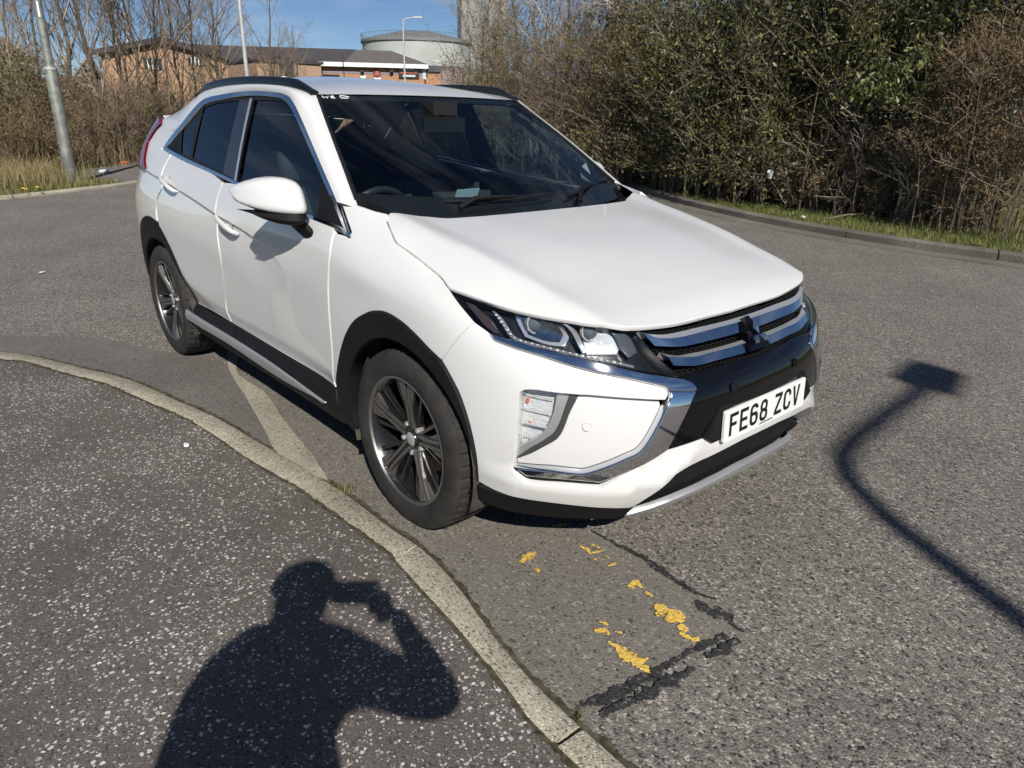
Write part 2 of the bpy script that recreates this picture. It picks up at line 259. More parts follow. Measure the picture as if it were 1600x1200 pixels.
# outlines of the body panels in the coordinates of the surface they lie on (S: ring column/row, G: x/z, B: x/y)
TR = {"S":{"headlight":[[5.711,6.814],[5.208,6.954],[4.533,7.016],[3.972,7.014],[3.526,7.058],[3.124,7.111],[2.728,7.139],[2.316,7.127],[2.134,7.089],[2.141,7.048],[1.907,5.638],[1.635,4.624],[1.637,4.615],[2.174,4.842],[2.594,4.95],[3.1,5.136],[3.75,5.306],[4.172,5.461],[4.725,5.569],[4.797,5.669],[5.031,5.887],[5.194,6.127],[5.414,6.45]],
 "fender":[[5.707,6.788],[5.919,6.955],[6.11,7.006],[6.634,6.887],[7.042,6.765],[7.391,6.682],[7.529,6.692],[7.732,6.788],[7.914,6.879],[7.973,6.944],[7.982,7.062],[8.274,6.983],[8.662,6.99],[8.767,7.003],[9.024,6.918],[8.8,6.63],[8.523,6.374],[8.522,6.258],[8.693,6.249],[8.877,6.207],[8.851,5.635],[8.936,4.791],[8.997,3.84],[9.06,2.882],[9.18,1.822],[9.097,1.717],[9.004,1.764],[8.97,2.3],[8.793,3.068],[8.55,3.604],[8.244,4.047],[7.961,4.334],[7.649,4.585],[7.271,4.741],[6.854,4.703],[6.543,4.548],[6.177,4.281],[5.951,4.135],[5.778,4.477],[5.475,5.065],[5.062,5.865],[5.209,6.115],[5.43,6.436]],
 "bumper":[[5.047,5.861],[4.928,5.759],[4.788,5.619],[4.711,5.471],[4.649,5.32],[4.212,5.14],[3.785,5.004],[3.409,4.839],[3.041,4.706],[2.55,4.589],[2.144,4.439],[1.962,4.339],[1.912,4.246],[1.931,4.13],[1.991,4.022],[2.035,4.027],[2.419,4.069],[2.827,4.091],[3.211,4.102],[3.362,4.09],[3.708,4.078],[3.997,4.079],[4.228,4.03],[4.319,3.957],[4.353,3.818],[4.396,3.409],[4.438,2.902],[4.464,2.209],[4.483,1.96],[4.357,1.804],[4.145,1.667],[3.545,1.714],[2.976,1.705],[2.761,1.934],[2.382,2.286],[1.975,2.626],[1.516,2.735],[1.271,2.766],[0.888,2.79],[0.109,2.804],[0.155,2.255],[0.485,2.24],[1.195,2.115],[1.562,2.079],[1.788,1.994],[1.913,1.755],[2.14,1.393],[2.31,1.057],[2.38,0.986],[2.823,1.057],[3.47,1.136],[4.174,1.138],[4.74,1.131],[5.192,1.183],[5.222,1.19],[5.243,1.505],[5.316,2.221],[5.431,2.942],[5.59,3.474],[5.748,3.785],[5.951,4.135],[5.764,4.484],[5.46,5.073]],
 "recess":[[3.354,4.076],[2.828,4.075],[2.421,4.054],[2.039,3.995],[2.03,3.848],[2.194,3.388],[2.329,3.007],[2.461,2.737],[2.619,2.618],[2.906,2.372],[3.186,2.154],[3.299,2.1],[3.787,2.109],[4.445,2.014],[4.463,2.169],[4.184,2.421],[3.966,2.672],[3.741,2.934],[3.643,3.179],[3.541,3.584],[3.387,4.013]],
 "fog_lamp":[[4.334,3.909],[4.23,4.009],[3.71,4.063],[3.745,3.839],[3.799,3.541],[3.908,3.223],[4.06,2.933],[4.434,2.576],[4.438,2.902],[4.396,3.409]],
 "fog_bezel":[[3.71,4.063],[3.497,4.07],[3.595,3.721],[3.682,3.386],[3.784,3.091],[3.97,2.833],[4.19,2.575],[4.451,2.214],[4.434,2.576],[4.06,2.933],[3.908,3.223],[3.799,3.541],[3.745,3.839]],
 "fog_trim":[[3.497,4.07],[3.373,4.073],[3.387,4.013],[3.541,3.584],[3.643,3.179],[3.741,2.934],[3.966,2.672],[4.184,2.421],[4.463,2.169],[4.451,2.214],[4.19,2.575],[3.97,2.833],[3.784,3.091],[3.682,3.386],[3.595,3.721]],
 "blade_top":[[4.714,5.548],[4.177,5.42],[3.755,5.266],[3.183,5.099],[2.603,4.895],[2.193,4.749],[1.664,4.551],[1.495,4.416],[1.436,4.25],[1.444,4.143],[1.912,4.246],[1.962,4.339],[2.144,4.439],[2.55,4.589],[3.041,4.706],[3.409,4.839],[3.785,5.004],[4.212,5.14],[4.649,5.32]],
 "blade_side":[[1.444,4.143],[1.543,3.944],[1.748,3.429],[1.982,2.704],[2.386,2.327],[2.995,1.847],[3.097,1.86],[3.561,1.875],[4.18,1.82],[4.445,2.014],[3.787,2.109],[3.299,2.1],[3.186,2.154],[2.906,2.372],[2.619,2.618],[2.461,2.737],[2.329,3.007],[2.194,3.388],[2.03,3.848],[1.923,4.112],[1.912,4.246]],
 "blade_under":[[4.444,1.994],[4.178,1.8],[3.559,1.855],[3.094,1.84],[2.992,1.827],[2.384,2.307],[1.98,2.684],[1.977,2.646],[2.383,2.297],[2.761,1.934],[2.979,1.725],[3.547,1.735],[4.146,1.687],[4.358,1.823]],
 "black_panel":[[1.63,4.593],[1.463,4.646],[1.004,4.752],[0.275,4.655],[0.032,4.633],[0.112,2.826],[0.89,2.81],[1.273,2.786],[1.958,2.697],[1.748,3.429],[1.543,3.944],[1.435,4.195],[1.473,4.41],[1.601,4.519]],
 "grille_mesh":[[2.115,7.07],[1.729,7.107],[1.192,7.095],[0.508,7.213],[0.0,7.249],[0.032,4.633],[0.269,4.675],[0.999,4.773],[1.619,4.641],[1.879,5.669]],
 "front_door":[[11.935,6.47],[11.983,5.894],[11.987,5.739],[11.994,5.008],[11.979,4.282],[12.038,3.532],[12.155,2.552],[12.163,1.802],[10.801,1.726],[9.73,1.728],[9.189,1.671],[9.25,1.767],[9.106,2.857],[9.04,3.826],[8.976,4.776],[8.888,5.618],[8.922,6.205],[8.971,6.306],[9.763,6.309],[10.72,6.407],[11.626,6.53]],
 "rear_door":[[13.953,6.748],[13.996,6.236],[13.965,5.589],[14.119,5.218],[14.169,4.894],[14.149,4.495],[14.146,4.153],[13.906,3.604],[13.988,2.787],[13.992,1.719],[13.951,1.618],[12.857,1.829],[12.203,1.798],[12.198,2.516],[12.08,3.515],[12.018,4.264],[12.03,4.992],[12.022,5.726],[12.018,5.88],[11.969,6.456],[12.338,6.618],[13.281,6.686]],
 "quarter":[[14.0,6.747],[14.049,6.221],[14.022,5.573],[14.181,5.203],[14.235,4.878],[14.225,4.476],[14.486,4.454],[14.864,4.48],[15.245,4.373],[15.884,4.054]],
 "sill":[[13.957,1.615],[12.186,1.768],[10.801,1.701],[9.731,1.704],[9.102,1.667],[9.002,1.348],[8.924,0.28],[9.377,0.47],[11.075,0.0],[12.698,0.0],[13.572,0.442]],
 "sill_trim":[[13.612,1.308],[12.041,1.287],[10.715,1.2],[9.411,0.963],[10.824,0.564],[12.132,0.913],[13.582,0.883]],
 "chin":[[5.205,1.128],[4.736,1.082],[4.167,1.087],[3.461,1.084],[2.811,0.999],[2.364,0.92],[2.272,0.99],[2.305,0.53],[2.331,0.305],[2.87,0.336],[3.765,0.286],[4.634,0.299],[5.32,0.599],[5.388,0.717]],
 "intake":[[2.279,1.021],[2.116,1.386],[1.897,1.729],[1.772,1.968],[1.546,2.052],[1.192,2.094],[0.482,2.217],[0.134,2.221],[0.07,1.653],[0.372,1.608],[1.285,1.311],[2.045,0.975],[2.319,0.578]],
 "skid":[[2.305,0.53],[2.045,0.975],[1.285,1.311],[0.372,1.608],[0.064,1.628],[0.0,1.055],[0.798,0.981],[1.528,0.671],[1.913,0.248],[2.241,0.269]],
 "hl_drl":[[4.648,6.731],[4.583,6.771],[4.437,6.435],[4.306,5.963],[4.209,5.74],[4.054,5.662],[3.719,5.582],[3.336,5.462],[3.053,5.368],[2.654,5.267],[2.282,5.118],[2.3,5.005],[2.671,5.141],[3.07,5.222],[3.353,5.312],[3.736,5.431],[4.075,5.484],[4.257,5.55],[4.375,5.813],[4.503,6.34]],
 "hl_lens_outer":[[4.123,6.802],[3.589,6.875],[3.41,6.426],[3.355,6.052],[3.435,5.797],[3.697,5.779],[4.023,5.918],[4.113,6.305]],
 "hl_divider":[[3.278,6.959],[3.198,6.978],[3.055,5.523],[3.142,5.455]],
 "hl_lens_inner":[[3.124,6.957],[2.857,7.221],[2.546,7.14],[2.409,5.882],[2.479,5.646],[3.076,5.514]],
 "hl_marker":[[5.314,6.716],[5.066,6.741],[4.738,6.297],[4.528,5.744],[4.656,5.683],[4.831,5.872],[5.04,6.244]],
 "hl_tip_in":[[2.449,7.094],[2.168,7.026],[2.105,5.758],[2.3,5.468],[2.437,6.026]],
 "tail_in":[[17.529,8.0],[14.813,7.902],[15.345,7.385],[15.536,6.878],[15.294,6.473],[15.109,6.212],[14.88,6.022],[15.335,5.915],[15.894,6.129]],
 "pt_sensor":[[3.257,3.323]],
 "pt_sensor2":[[0.745,3.967]],
 "pt_ball1":[[3.817,6.451]],
 "pt_ball2":[[2.87,6.608]],
 "pt_handle_f":[[11.897,5.479],[11.381,5.195]],
 "pt_handle_r":[[13.9,5.999],[13.307,5.673]]},"G":{"dlo_top":[[-0.362,1.048],[-0.521,1.161],[-0.783,1.329],[-0.997,1.459],[-1.065,1.497],[-1.131,1.529],[-1.201,1.548],[-1.275,1.559],[-1.544,1.569],[-1.777,1.565],[-2.029,1.551],[-2.198,1.535],[-2.302,1.499],[-2.485,1.391],[-2.621,1.313],[-2.699,1.256]],
 "dlo_top_in":[[-0.402,1.061],[-0.548,1.156],[-0.821,1.328],[-1.025,1.448],[-1.092,1.484],[-1.157,1.513],[-1.213,1.529],[-1.279,1.538],[-1.526,1.547],[-1.758,1.542],[-1.997,1.526],[-2.137,1.512],[-2.244,1.486],[-2.429,1.378],[-2.555,1.308],[-2.649,1.258]],
 "belt_low":[[-2.693,1.249],[-2.249,1.209],[-1.83,1.177],[-1.498,1.148],[-1.096,1.113],[-0.733,1.08],[-0.495,1.064],[-0.361,1.046]],
 "belt_up":[[-2.678,1.269],[-2.262,1.227],[-1.841,1.193],[-1.492,1.163],[-1.103,1.126],[-0.741,1.096],[-0.503,1.08],[-0.407,1.07]],
 "glass_q":[[-2.451,1.378],[-2.241,1.489],[-2.206,1.233],[-2.371,1.247]],
 "panel_q":[[-2.666,1.27],[-2.531,1.363],[-2.485,1.377],[-2.405,1.247]],
 "glass_r":[[-2.196,1.489],[-1.996,1.514],[-1.725,1.527],[-1.69,1.186],[-2.166,1.234]],
 "pillar_b":[[-1.706,1.529],[-1.573,1.53],[-1.501,1.165],[-1.676,1.184]],
 "pillar_strip":[[-1.574,1.532],[-1.544,1.532],[-1.476,1.163],[-1.501,1.165]],
 "glass_f":[[-1.538,1.529],[-1.366,1.527],[-1.215,1.522],[-1.143,1.502],[-1.031,1.448],[-0.856,1.349],[-0.694,1.248],[-0.673,1.181],[-0.637,1.089],[-0.97,1.117],[-1.478,1.166]],
 "sail":[[-0.687,1.246],[-0.533,1.155],[-0.417,1.071],[-0.514,1.082],[-0.633,1.09]]},"B":{"edge":[[0.76,-0.031],[0.758,0.133],[0.757,0.31],[0.747,0.429],[0.734,0.516],[0.722,0.553],[0.678,0.62],[0.615,0.666],[0.546,0.707],[0.468,0.742],[0.381,0.773],[0.285,0.799],[0.208,0.813],[0.164,0.804],[0.127,0.798],[0.032,0.793],[-0.047,0.791],[-0.117,0.793],[-0.147,0.789],[-0.197,0.772],[-0.248,0.752],[-0.27,0.743],[-0.3,0.712],[-0.265,0.645],[-0.23,0.575],[-0.198,0.526],[-0.183,0.463],[-0.167,0.349],[-0.161,0.149],[-0.161,0.039]]},"bars":{"bar_upper":[[[2.053,6.889],[1.921,6.743],[1.593,6.609],[0.944,6.692],[0.0,6.739]],[[2.027,6.753],[1.78,6.418],[1.408,6.3],[0.673,6.388],[0.0,6.415]],[[1.889,6.0],[1.655,5.894],[1.353,5.788],[0.767,5.829],[0.0,5.826]]],
 "bar_lower":[[[1.796,5.656],[1.649,5.49],[1.477,5.41],[1.287,5.422],[0.0,5.464]],[[1.732,5.348],[1.503,5.265],[1.236,5.205],[0.88,5.244],[0.0,5.234]],[[1.684,4.973],[1.458,4.91],[1.256,4.861],[0.839,4.893],[0.041,4.854]]]}}
# ================================================================ THE CAR
M_WHITE = pbr('pearl_white_paint', (.71,.71,.70), .34, 0, 1.0, .03, .5, noise_amt=.012, noise_scale=3)
def add_road_film(m, dust=(.30,.26,.20)):
    """thin dusty film that thickens towards the sills"""
    nt = m.node_tree; N = nt.nodes.new; L = nt.links; b = next(n for n in nt.nodes if n.type == 'BSDF_PRINCIPLED'); b.inputs['Coat IOR'].default_value = 1.65
    src = b.inputs['Base Color'].links[0].from_socket; g = N('ShaderNodeNewGeometry'); sx = N('ShaderNodeSeparateXYZ'); L.new(g.outputs['Position'], sx.inputs[0])
    mr = N('ShaderNodeMapRange'); mr.inputs['From Min'].default_value = .62; mr.inputs['From Max'].default_value = .28; mr.inputs['To Max'].default_value = .30; L.new(sx.outputs['Z'], mr.inputs['Value'])
    n = N('ShaderNodeTexNoise'); n.inputs['Scale'].default_value = 9; n.inputs['Detail'].default_value = 8; n.inputs['Roughness'].default_value = .7; L.new(g.outputs['Position'], n.inputs['Vector'])
    mu = N('ShaderNodeMath'); mu.operation = 'MULTIPLY'; L.new(mr.outputs[0], mu.inputs[0]); L.new(n.outputs['Fac'], mu.inputs[1])
    mx = N('ShaderNodeMixRGB'); mx.inputs[2].default_value = tuple(dust) + (1,); L.new(mu.outputs[0], mx.inputs[0]); L.new(src, mx.inputs[1]); L.new(mx.outputs[0], b.inputs['Base Color'])
add_road_film(M_WHITE)
M_BLACKGLOSS = pbr('piano_black', (.003,.003,.004), .10, 0, .25, .02, .35)
M_PLASTIC = pbr('black_plastic', (.008,.008,.009), .6, 0, 0, .3, .22, bump=.15, bump_scale=900, noise_amt=.25, noise_scale=8)
M_RAIL = pbr('satin_black_rail', (.008,.009,.012), .28, spec=.35)
M_DARK = pbr('underbody_black', (.006,.006,.006), .9, spec=.1)
M_CHROME = pbr('chrome_trim', (.72,.74,.77), .06, 1.0)
M_SATIN = pbr('satin_aluminium', (.72,.72,.72), .32, .75)
M_SILVER = pbr('silver_plastic_trim', (.42,.43,.44), .38, .55, rough_var=.08, noise_scale=30)
M_GLASS = glass('window_glass', (.62,.76,.76), 1.7)
M_GLASS_DARK = glass('privacy_glass', (.06,.075,.09), 1.75)
M_WIND = glass('windscreen_glass', (.72,.81,.84), 1.72)
M_LENS = glass('clear_lens', (.93,.94,.95), 1.45)
M_RED = pbr('red_lamp_lens', (.16,.004,.014), .12, 0, 1.0, .03)
M_RUBBER = pbr('tyre_rubber', (.030,.028,.026), .78, spec=.3, noise_amt=.35, noise_scale=14, bump=.25, bump_scale=160)
M_ALLOY = pbr('machined_alloy', (.27,.262,.25), .42, .9, rough_var=.1, noise_scale=40)
M_WHEELBLACK = pbr('wheel_black', (.012,.012,.013), .28, 0, .6, .1, noise_amt=.3, noise_scale=20)
M_DISC = pbr('brake_disc_steel', (.30,.20,.14), .45, .8, noise_amt=.35, noise_scale=25)
M_SEAL = pbr('window_seal_rubber', (.008,.008,.008), .6)
M_INT = pbr('interior_dark', (.035,.037,.042), .7, noise_amt=.2, noise_scale=30)
M_INT2 = pbr('interior_grey', (.10,.105,.11), .75, noise_amt=.15, noise_scale=40)
M_HEADLINE = pbr('headlining_grey', (.40,.40,.38), .9)
M_PLATE = pbr('plate_white', (.78,.80,.78), .35, 0, .3)
M_INK = pbr('plate_black', (.006,.006,.006), .5)
M_AMBER = pbr('amber_bulb', (.65,.16,.03), .3)
M_REFL = pbr('lamp_reflector', (.84,.85,.86), .24, .6)
M_LED = pbr('daytime_strip_white', (.85,.86,.88), .25, 0, 1.0, .05)
M_LAMPBLACK = pbr('lamp_housing_black', (.010,.011,.013), .3, 0, .5)
M_MUD = pbr('dusty_arch_liner', (.060,.054,.047), .95, spec=.1, noise_amt=.6, noise_scale=12, bump=.5, bump_scale=60)

car = empty('car', (0, 0, 0))
tag(car, 'white five-door crossover car with black roof rails parked beside the kerb', 'car')
_UM = np.concatenate([[0], np.cumsum(np.linalg.norm(np.diff(np.array(COLS)[:, 4, :], axis=0), axis=1))])
def metS(uv):
    uv = np.asarray(uv, float); return np.stack([np.interp(uv[:, 0], np.arange(len(_UM)), _UM), uv[:, 1] * .12], 1)
def invS(m):
    m = np.asarray(m, float); return np.stack([np.interp(m[:, 0], _UM, np.arange(len(_UM))), m[:, 1] / .12], 1)
ident = lambda a: np.asarray(a, float)
fS = lambda uv: S(uv[:, 0], uv[:, 1])
fG = lambda uv: np.stack([uv[:, 0], G(uv[:, 0], uv[:, 1]), uv[:, 1]], 1)
fB = lambda uv: np.stack([uv[:, 0], uv[:, 1], Hb(uv[:, 0], uv[:, 1])], 1)
def normals(fn, uv, sign=1, h=2e-3):
    du = np.array([h, 0]); dv = np.array([0, h])
    n = np.cross(fn(uv + du) - fn(uv - du), fn(uv + dv) - fn(uv - dv)) * sign
    return n / (np.linalg.norm(n, axis=1, keepdims=True) + 1e-12)
def resample(P, d, closed=True, keep=28):
    """points every d along a polyline, corners kept, gentle curves rounded"""
    P = np.asarray(P, float); n = len(P); out = []
    def corner(i):
        if not closed and i in (0, n - 1): return True
        a = P[i] - P[i - 1]; b = P[(i + 1) % n] - P[i]; la, lb = np.linalg.norm(a), np.linalg.norm(b)
        if la < 1e-9 or lb < 1e-9: return True
        return math.degrees(math.acos(max(-1, min(1, a @ b / la / lb)))) > keep
    cor = [corner(i) for i in range(n)]
    T = []
    for i in range(n):
        a, b = P[i - 1] if (closed or i > 0) else P[i], P[(i + 1) % n] if (closed or i < n - 1) else P[i]
        T.append((b - a) / 2)
    for i in range(n if closed else n - 1):
        p, q = P[i], P[(i + 1) % n]; L = np.linalg.norm(q - p); k = max(1, int(math.ceil(L / d)))
        tp = q - p if cor[i] else T[i]; tq = q - p if cor[(i + 1) % n] else T[(i + 1) % n]
        tp = tp * min(1, L / (np.linalg.norm(tp) + 1e-9)); tq = tq * min(1, L / (np.linalg.norm(tq) + 1e-9))
        for s in range(k):
            t = s / k
            out.append((2*t**3-3*t**2+1)*p + (t**3-2*t**2+t)*tp + (-2*t**3+3*t**2)*q + (t**3-t**2)*tq)
    if not closed: out.append(P[-1])
    return np.array(out)
def inside(P, poly):
    x, y = P[:, 0], P[:, 1]; r = np.zeros(len(P), bool); n = len(poly)
    for i in range(n):
        a, b = poly[i], poly[i - 1]
        c = (a[1] > y) != (b[1] > y)
        with np.errstate(all='ignore'): xi = (b[0] - a[0]) * (y - a[1]) / (b[1] - a[1] + 1e-15) + a[0]
        r ^= c & (x < xi)
    return r
def dist_poly(P, poly):
    d = np.full(len(P), 1e9)
    for i in range(len(poly)):
        a, b = poly[i - 1], poly[i]; ab = b - a; L = ab @ ab + 1e-15
        t = np.clip(((P - a) @ ab) / L, 0, 1); d = np.minimum(d, np.linalg.norm(P - a - t[:, None] * ab, axis=1))
    return d
def area2(P): return .5 * np.sum(P[:, 0] * np.roll(P[:, 1], -1) - np.roll(P[:, 0], -1) * P[:, 1])
def panel_geo(poly, fn, met, inv, sign=1, off=0., depth=.015, grid=.03, bev=.003, step=.012, centre=None, keep=28, extra=None):
    """a sheet with rounded edge and turned-in rim over a surface; centre = parameter index that is the symmetry line"""
    m = resample(met(poly), step, True, keep)
    if area2(m) < 0: m = m[::-1].copy()
    n = len(m)
    seam = np.zeros(n, bool)
    if centre is not None:
        seam = np.abs(m[:, centre]) < 1e-4
    e = np.roll(m, -1, 0) - m; e /= np.linalg.norm(e, axis=1, keepdims=True) + 1e-12
    ep = np.roll(e, 1, 0); nin = np.stack([-e[:, 1], e[:, 0]], 1); nip = np.stack([-ep[:, 1], ep[:, 0]], 1)
    b = nin + nip; b /= np.linalg.norm(b, axis=1, keepdims=True) + 1e-9
    k = np.clip((b * nin).sum(1), .5, 1)
    ins = m + b / k[:, None] * bev
    if centre is not None: ins[seam, centre] = 0
    ok = bev > 0
    inner = ins if ok else m
    lo, hi = inner.min(0), inner.max(0)
    gx, gy = np.meshgrid(np.arange(lo[0] + grid * .4, hi[0], grid), np.arange(lo[1] + grid * .4, hi[1], grid))
    gp = np.stack([gx.ravel(), gy.ravel()], 1)
    if len(gp):
        gp = gp[inside(gp, inner)]
        if len(gp): gp = gp[dist_poly(gp, inner) > grid * .35]
    if extra is not None:
        ex = np.concatenate([np.asarray(x) for x in extra]); ex = ex[inside(ex, inner)]; ex = ex[dist_poly(ex, inner) > .004] if len(ex) else ex
        if len(ex):
            gp = gp[np.array([np.min(np.hypot(*(ex - q).T)) for q in gp]) > .006]; gp = np.concatenate([gp, ex])
    allp = np.concatenate([inner, gp]) if len(gp) else inner
    r = delaunay_2d_cdt([Vector(p) for p in allp], [], [list(range(n))], 1, 1e-7)
    V2 = np.array([tuple(p) for p in r[0]]); F = [tuple(f) for f in r[2]]
    cen = np.array([V2[list(f)].mean(0) for f in F]); keepf = inside(cen, inner); F = [f for f, kf in zip(F, keepf) if kf]
    # map boundary index -> output vert
    mp = {}
    for i, src in enumerate(r[3]):
        for s_ in src:
            if s_ < n: mp[s_] = i
    uv = inv(V2); N = normals(fn, uv, sign); o = off(uv) if callable(off) else np.full(len(uv), float(off))
    V = fn(uv) + N * o[:, None]
    if callable(off): N = normals(lambda a: fn(a) + normals(fn, a, sign) * off(a)[:, None], uv, sign, 4e-3)
    if sign < 0: F = [tuple(reversed(f)) for f in F]
    V = list(np.concatenate([V, N], 1)); F = list(F)
    if depth > 0:
        uvb = inv(m); Nb = normals(fn, uvb, sign); ob = off(uvb) if callable(off) else np.full(n, float(off))
        pb = fn(uvb)
        b0 = len(V); om = pb - fn(inv(m + b * .004)); om -= (om * Nb).sum(1, keepdims=True) * Nb; om /= np.linalg.norm(om, axis=1, keepdims=True) + 1e-9
        nr = Nb * .35 + om; nr /= np.linalg.norm(nr, axis=1, keepdims=True)
        V += list(np.concatenate([pb + Nb * (ob - bev * .8)[:, None], nr], 1)); V += list(np.concatenate([pb + Nb * (ob - bev - depth)[:, None], om], 1))
        for i in range(n):
            j = (i + 1) % n
            if seam[i] and seam[j]: continue
            if i in mp and j in mp:
                q = [(mp[i], b0 + i, b0 + j, mp[j])] if ok else []
                q.append((b0 + i, b0 + n + i, b0 + n + j, b0 + j))
                if sign < 0: q = [tuple(reversed(f)) for f in q]
                F += q
    return np.array(V), F
def mirror(V, F):
    V = np.asarray(V, float); return V * np.array([1, -1, 1] * (V.shape[1] // 3)), [tuple(reversed(f)) for f in F]
def joined(V, F):
    """half + its mirror image welded on the centre line"""
    V2, F2 = mirror(V, F); n = len(V); idx = [i if abs(V[i][1]) < 2e-4 else i + n for i in range(n)]
    W = V.copy(); cz = np.abs(W[:, 1]) < 2e-4; W[cz, 1] = 0
    if W.shape[1] == 6: W[cz, 4] = 0
    return np.concatenate([W, V2]), F + [tuple(idx[i] for i in f) for f in F2]
def panelS(name, poly, mat, parent=None, both=True, centre=False, angle=35, **kw):
    poly = np.array(poly, float)
    if centre: poly[poly[:, 0] < .34, 0] = 0
    V, F = panel_geo(poly, fS, metS, invS, 1, centre=0 if centre else None, **kw)
    if centre:
        V, F = joined(V, F); return mk(name, V, F, mat, parent or car, True, angle)
    r = []
    for s in (0, 1):
        v, f = mirror(V, F) if s == 0 else (V, F)
        p = parent[s] if isinstance(parent, (list, tuple)) else (parent or car)
        r.append(mk(name, v, f, mat, p, True, angle))
    return r
def panelG(name, poly, mat, parent=None, angle=35, **kw):
    V, F = panel_geo(np.array(poly, float), fG, ident, ident, -1, **kw)
    r = []
    for s in (0, 1):
        v, f = mirror(V, F) if s == 0 else (V, F)
        p = parent[s] if isinstance(parent, (list, tuple)) else (parent or car)
        r.append(mk(name, v, f, mat, p, True, angle))
    return r
def parts(name, V, F, mat, parent=None, angle=35):
    """the same piece on the right (first) and left side"""
    V = np.asarray(V, float); r = []
    for s in (0, 1):
        v, f = mirror(V, F) if s == 0 else (V, F)
        p = parent[s] if isinstance(parent, (list, tuple)) else (parent or car)
        r.append(mk(name, v, f, mat, p, True, angle))
    return r
T = TR['S']; TG = TR['G']
# ---- wheel arch circle in ring coordinates
def ringxz(x, z, u0, v0):
    u, v = u0, v0
    for _ in range(40):
        p = S(np.array(u), np.array(v)); h = 1e-4
        a = (S(np.array(u + h), np.array(v)) - p) / h; b = (S(np.array(u), np.array(v + h)) - p) / h
        J = np.array([[a[0], b[0]], [a[2], b[2]]]); r = np.array([x - p[0], z - p[2]])
        d = np.linalg.solve(J, r); d = np.clip(d, -.5, .5); u = float(np.clip(u + d[0], 0, 20)); v = float(np.clip(v + d[1], 0, 8))
    return (u, v)
FW, RW, WZ = 0., -2.67, .345
def arch(cx, r, a0, a1, n, u0):
    return [ringxz(cx + r * math.cos(math.radians(a)), WZ + r * math.sin(math.radians(a)), u0, 2.5) for a in np.linspace(a0, a1, n)]
f_in = arch(FW, .392, 193, -12, 22, 7.)        # from the rear foot over the top to the front foot
r_in = arch(RW, .392, 193, -12, 22, 14.4)
# rear arch outer edge: mirrored idea of the front, a little squarer
r_out = [ringxz(RW + dx, z, 14.4, 3) for dx, z in ((-.475,.30),(-.472,.45),(-.43,.62),(-.345,.755),(-.22,.835),(-.06,.862),(.08,.845),(.22,.75),(.32,.62),(.38,.50),(.40,.42))]
# ---- inner shell
def shell():
    us = np.linspace(0, 20, 161); vs = np.linspace(0, 7.3, 50)
    U, Vv = np.meshgrid(us, vs, indexing='ij'); uv = np.stack([U.ravel(), Vv.ravel()], 1)
    N = normals(fS, uv); P = fS(uv); o = np.where(P[:, 0] > .25, -.075, -.028) ; P2 = P + N * o[:, None]
    P2[:, 1] = np.maximum(P2[:, 1], 0)
    P2[U.ravel() < 1e-6, 1] = 0; P2[U.ravel() > 20 - 1e-6, 1] = 0
    F = []; m = len(vs)
    for i in range(len(us) - 1):
        for j in range(m - 1):
            q = (i*m+j, (i+1)*m+j, (i+1)*m+j+1, i*m+j+1); c = P[list(q)].mean(0)
            if any(math.hypot(c[0] - w, c[2] - WZ) < .40 for w in (FW, RW)) and c[1] > .5: continue
            if any(c[2] < WZ and abs(c[0] - w) < .40 for w in (FW, RW)) and c[1] > .5: continue
            if -2.75 < c[0] < -.42 and c[2] > float(np.interp(c[0], [-2.7,-2.25,-1.5,-.5], [1.235,1.19,1.13,1.04])): continue
            F.append(q)
    V, F2 = joined(P2, F); mk('inner_shell', V, F2, M_DARK, car)
shell()
# floor, arch liners, inner bonnet panel
fl = MB()
fl.box((-2.25,-.78,.23), (-.42,.78,.27)); fl.box((.40,-.55,.23), (.72,.55,.26)); fl.box((-3.3,-.6,.30), (-3.08,.6,.34)); fl.box((-3.1,-.58,.30),(-2.25,.58,.36)); fl.box((-.42,-.58,.24),(.40,.58,.5))
fl.build('underbody', M_DARK, car, False)
for w in (FW, RW):
    V = []; F = []; k = 0
    for i, a in enumerate(np.linspace(200, -20, 26)):
        for y, r in ((.60,.40), (.80,.40), (.868,.40)):
            V.append((w + r * math.cos(math.radians(a)), y, WZ + r * math.sin(math.radians(a))))
    for i in range(25):
        for j in range(2): F.append((i*3+j, (i+1)*3+j, (i+1)*3+j+1, i*3+j+1))
    c = len(V); V.append((w, .60, WZ))
    for i in range(25): F.append((i*3, c, (i+1)*3))
    parts('arch_liner', V, F, M_MUD)
# ---- body panels on the ring
fend = panelS('fender', T['fender'], M_WHITE, off=0, depth=.02, grid=.028)
def lip_off(uv):
    u, v = uv[:, 0], uv[:, 1]; vr = np.interp(u, [0,1.4,2.1,2.9,5], [2.47,2.42,1.78,1.56,1.50]); d = v - vr; f = np.clip((5.3 - u) / .9, 0, 1) * np.interp(u, [0, 1.25, 1.9], [.15, .25, 1])
    return .026 * f * np.where(d > 0, np.clip(1 - d / .55, 0, 1), np.clip(1 + d * .55, .3, 1))
bump_ = panelS('front_bumper', T['bumper'], M_WHITE, centre=True, depth=.05, grid=.024, off=lip_off)
recs = panelS('bumper_corner', T['recess'], M_WHITE, parent=[bump_] * 2, off=-.022, depth=.02, grid=.03)
af = T['fender'][26:38]
bm_arch = [p for p in T['bumper'][-9:-2]][::-1][1:]
clad_f = [tuple(p) for p in af] + [tuple(p) for p in bm_arch] + [ringxz(.37, .25, 5.5, .5)] + f_in[::-1] + [ringxz(-.40, .24, 8.5, .4), ringxz(-.50, .26, 9, .5)]
cl = panelS('arch_cladding', clad_f, M_PLASTIC, off=.012, depth=.05, grid=.03, bev=.006)
clad_r = r_out[::-1] + r_in[::-1][::-1][:0]
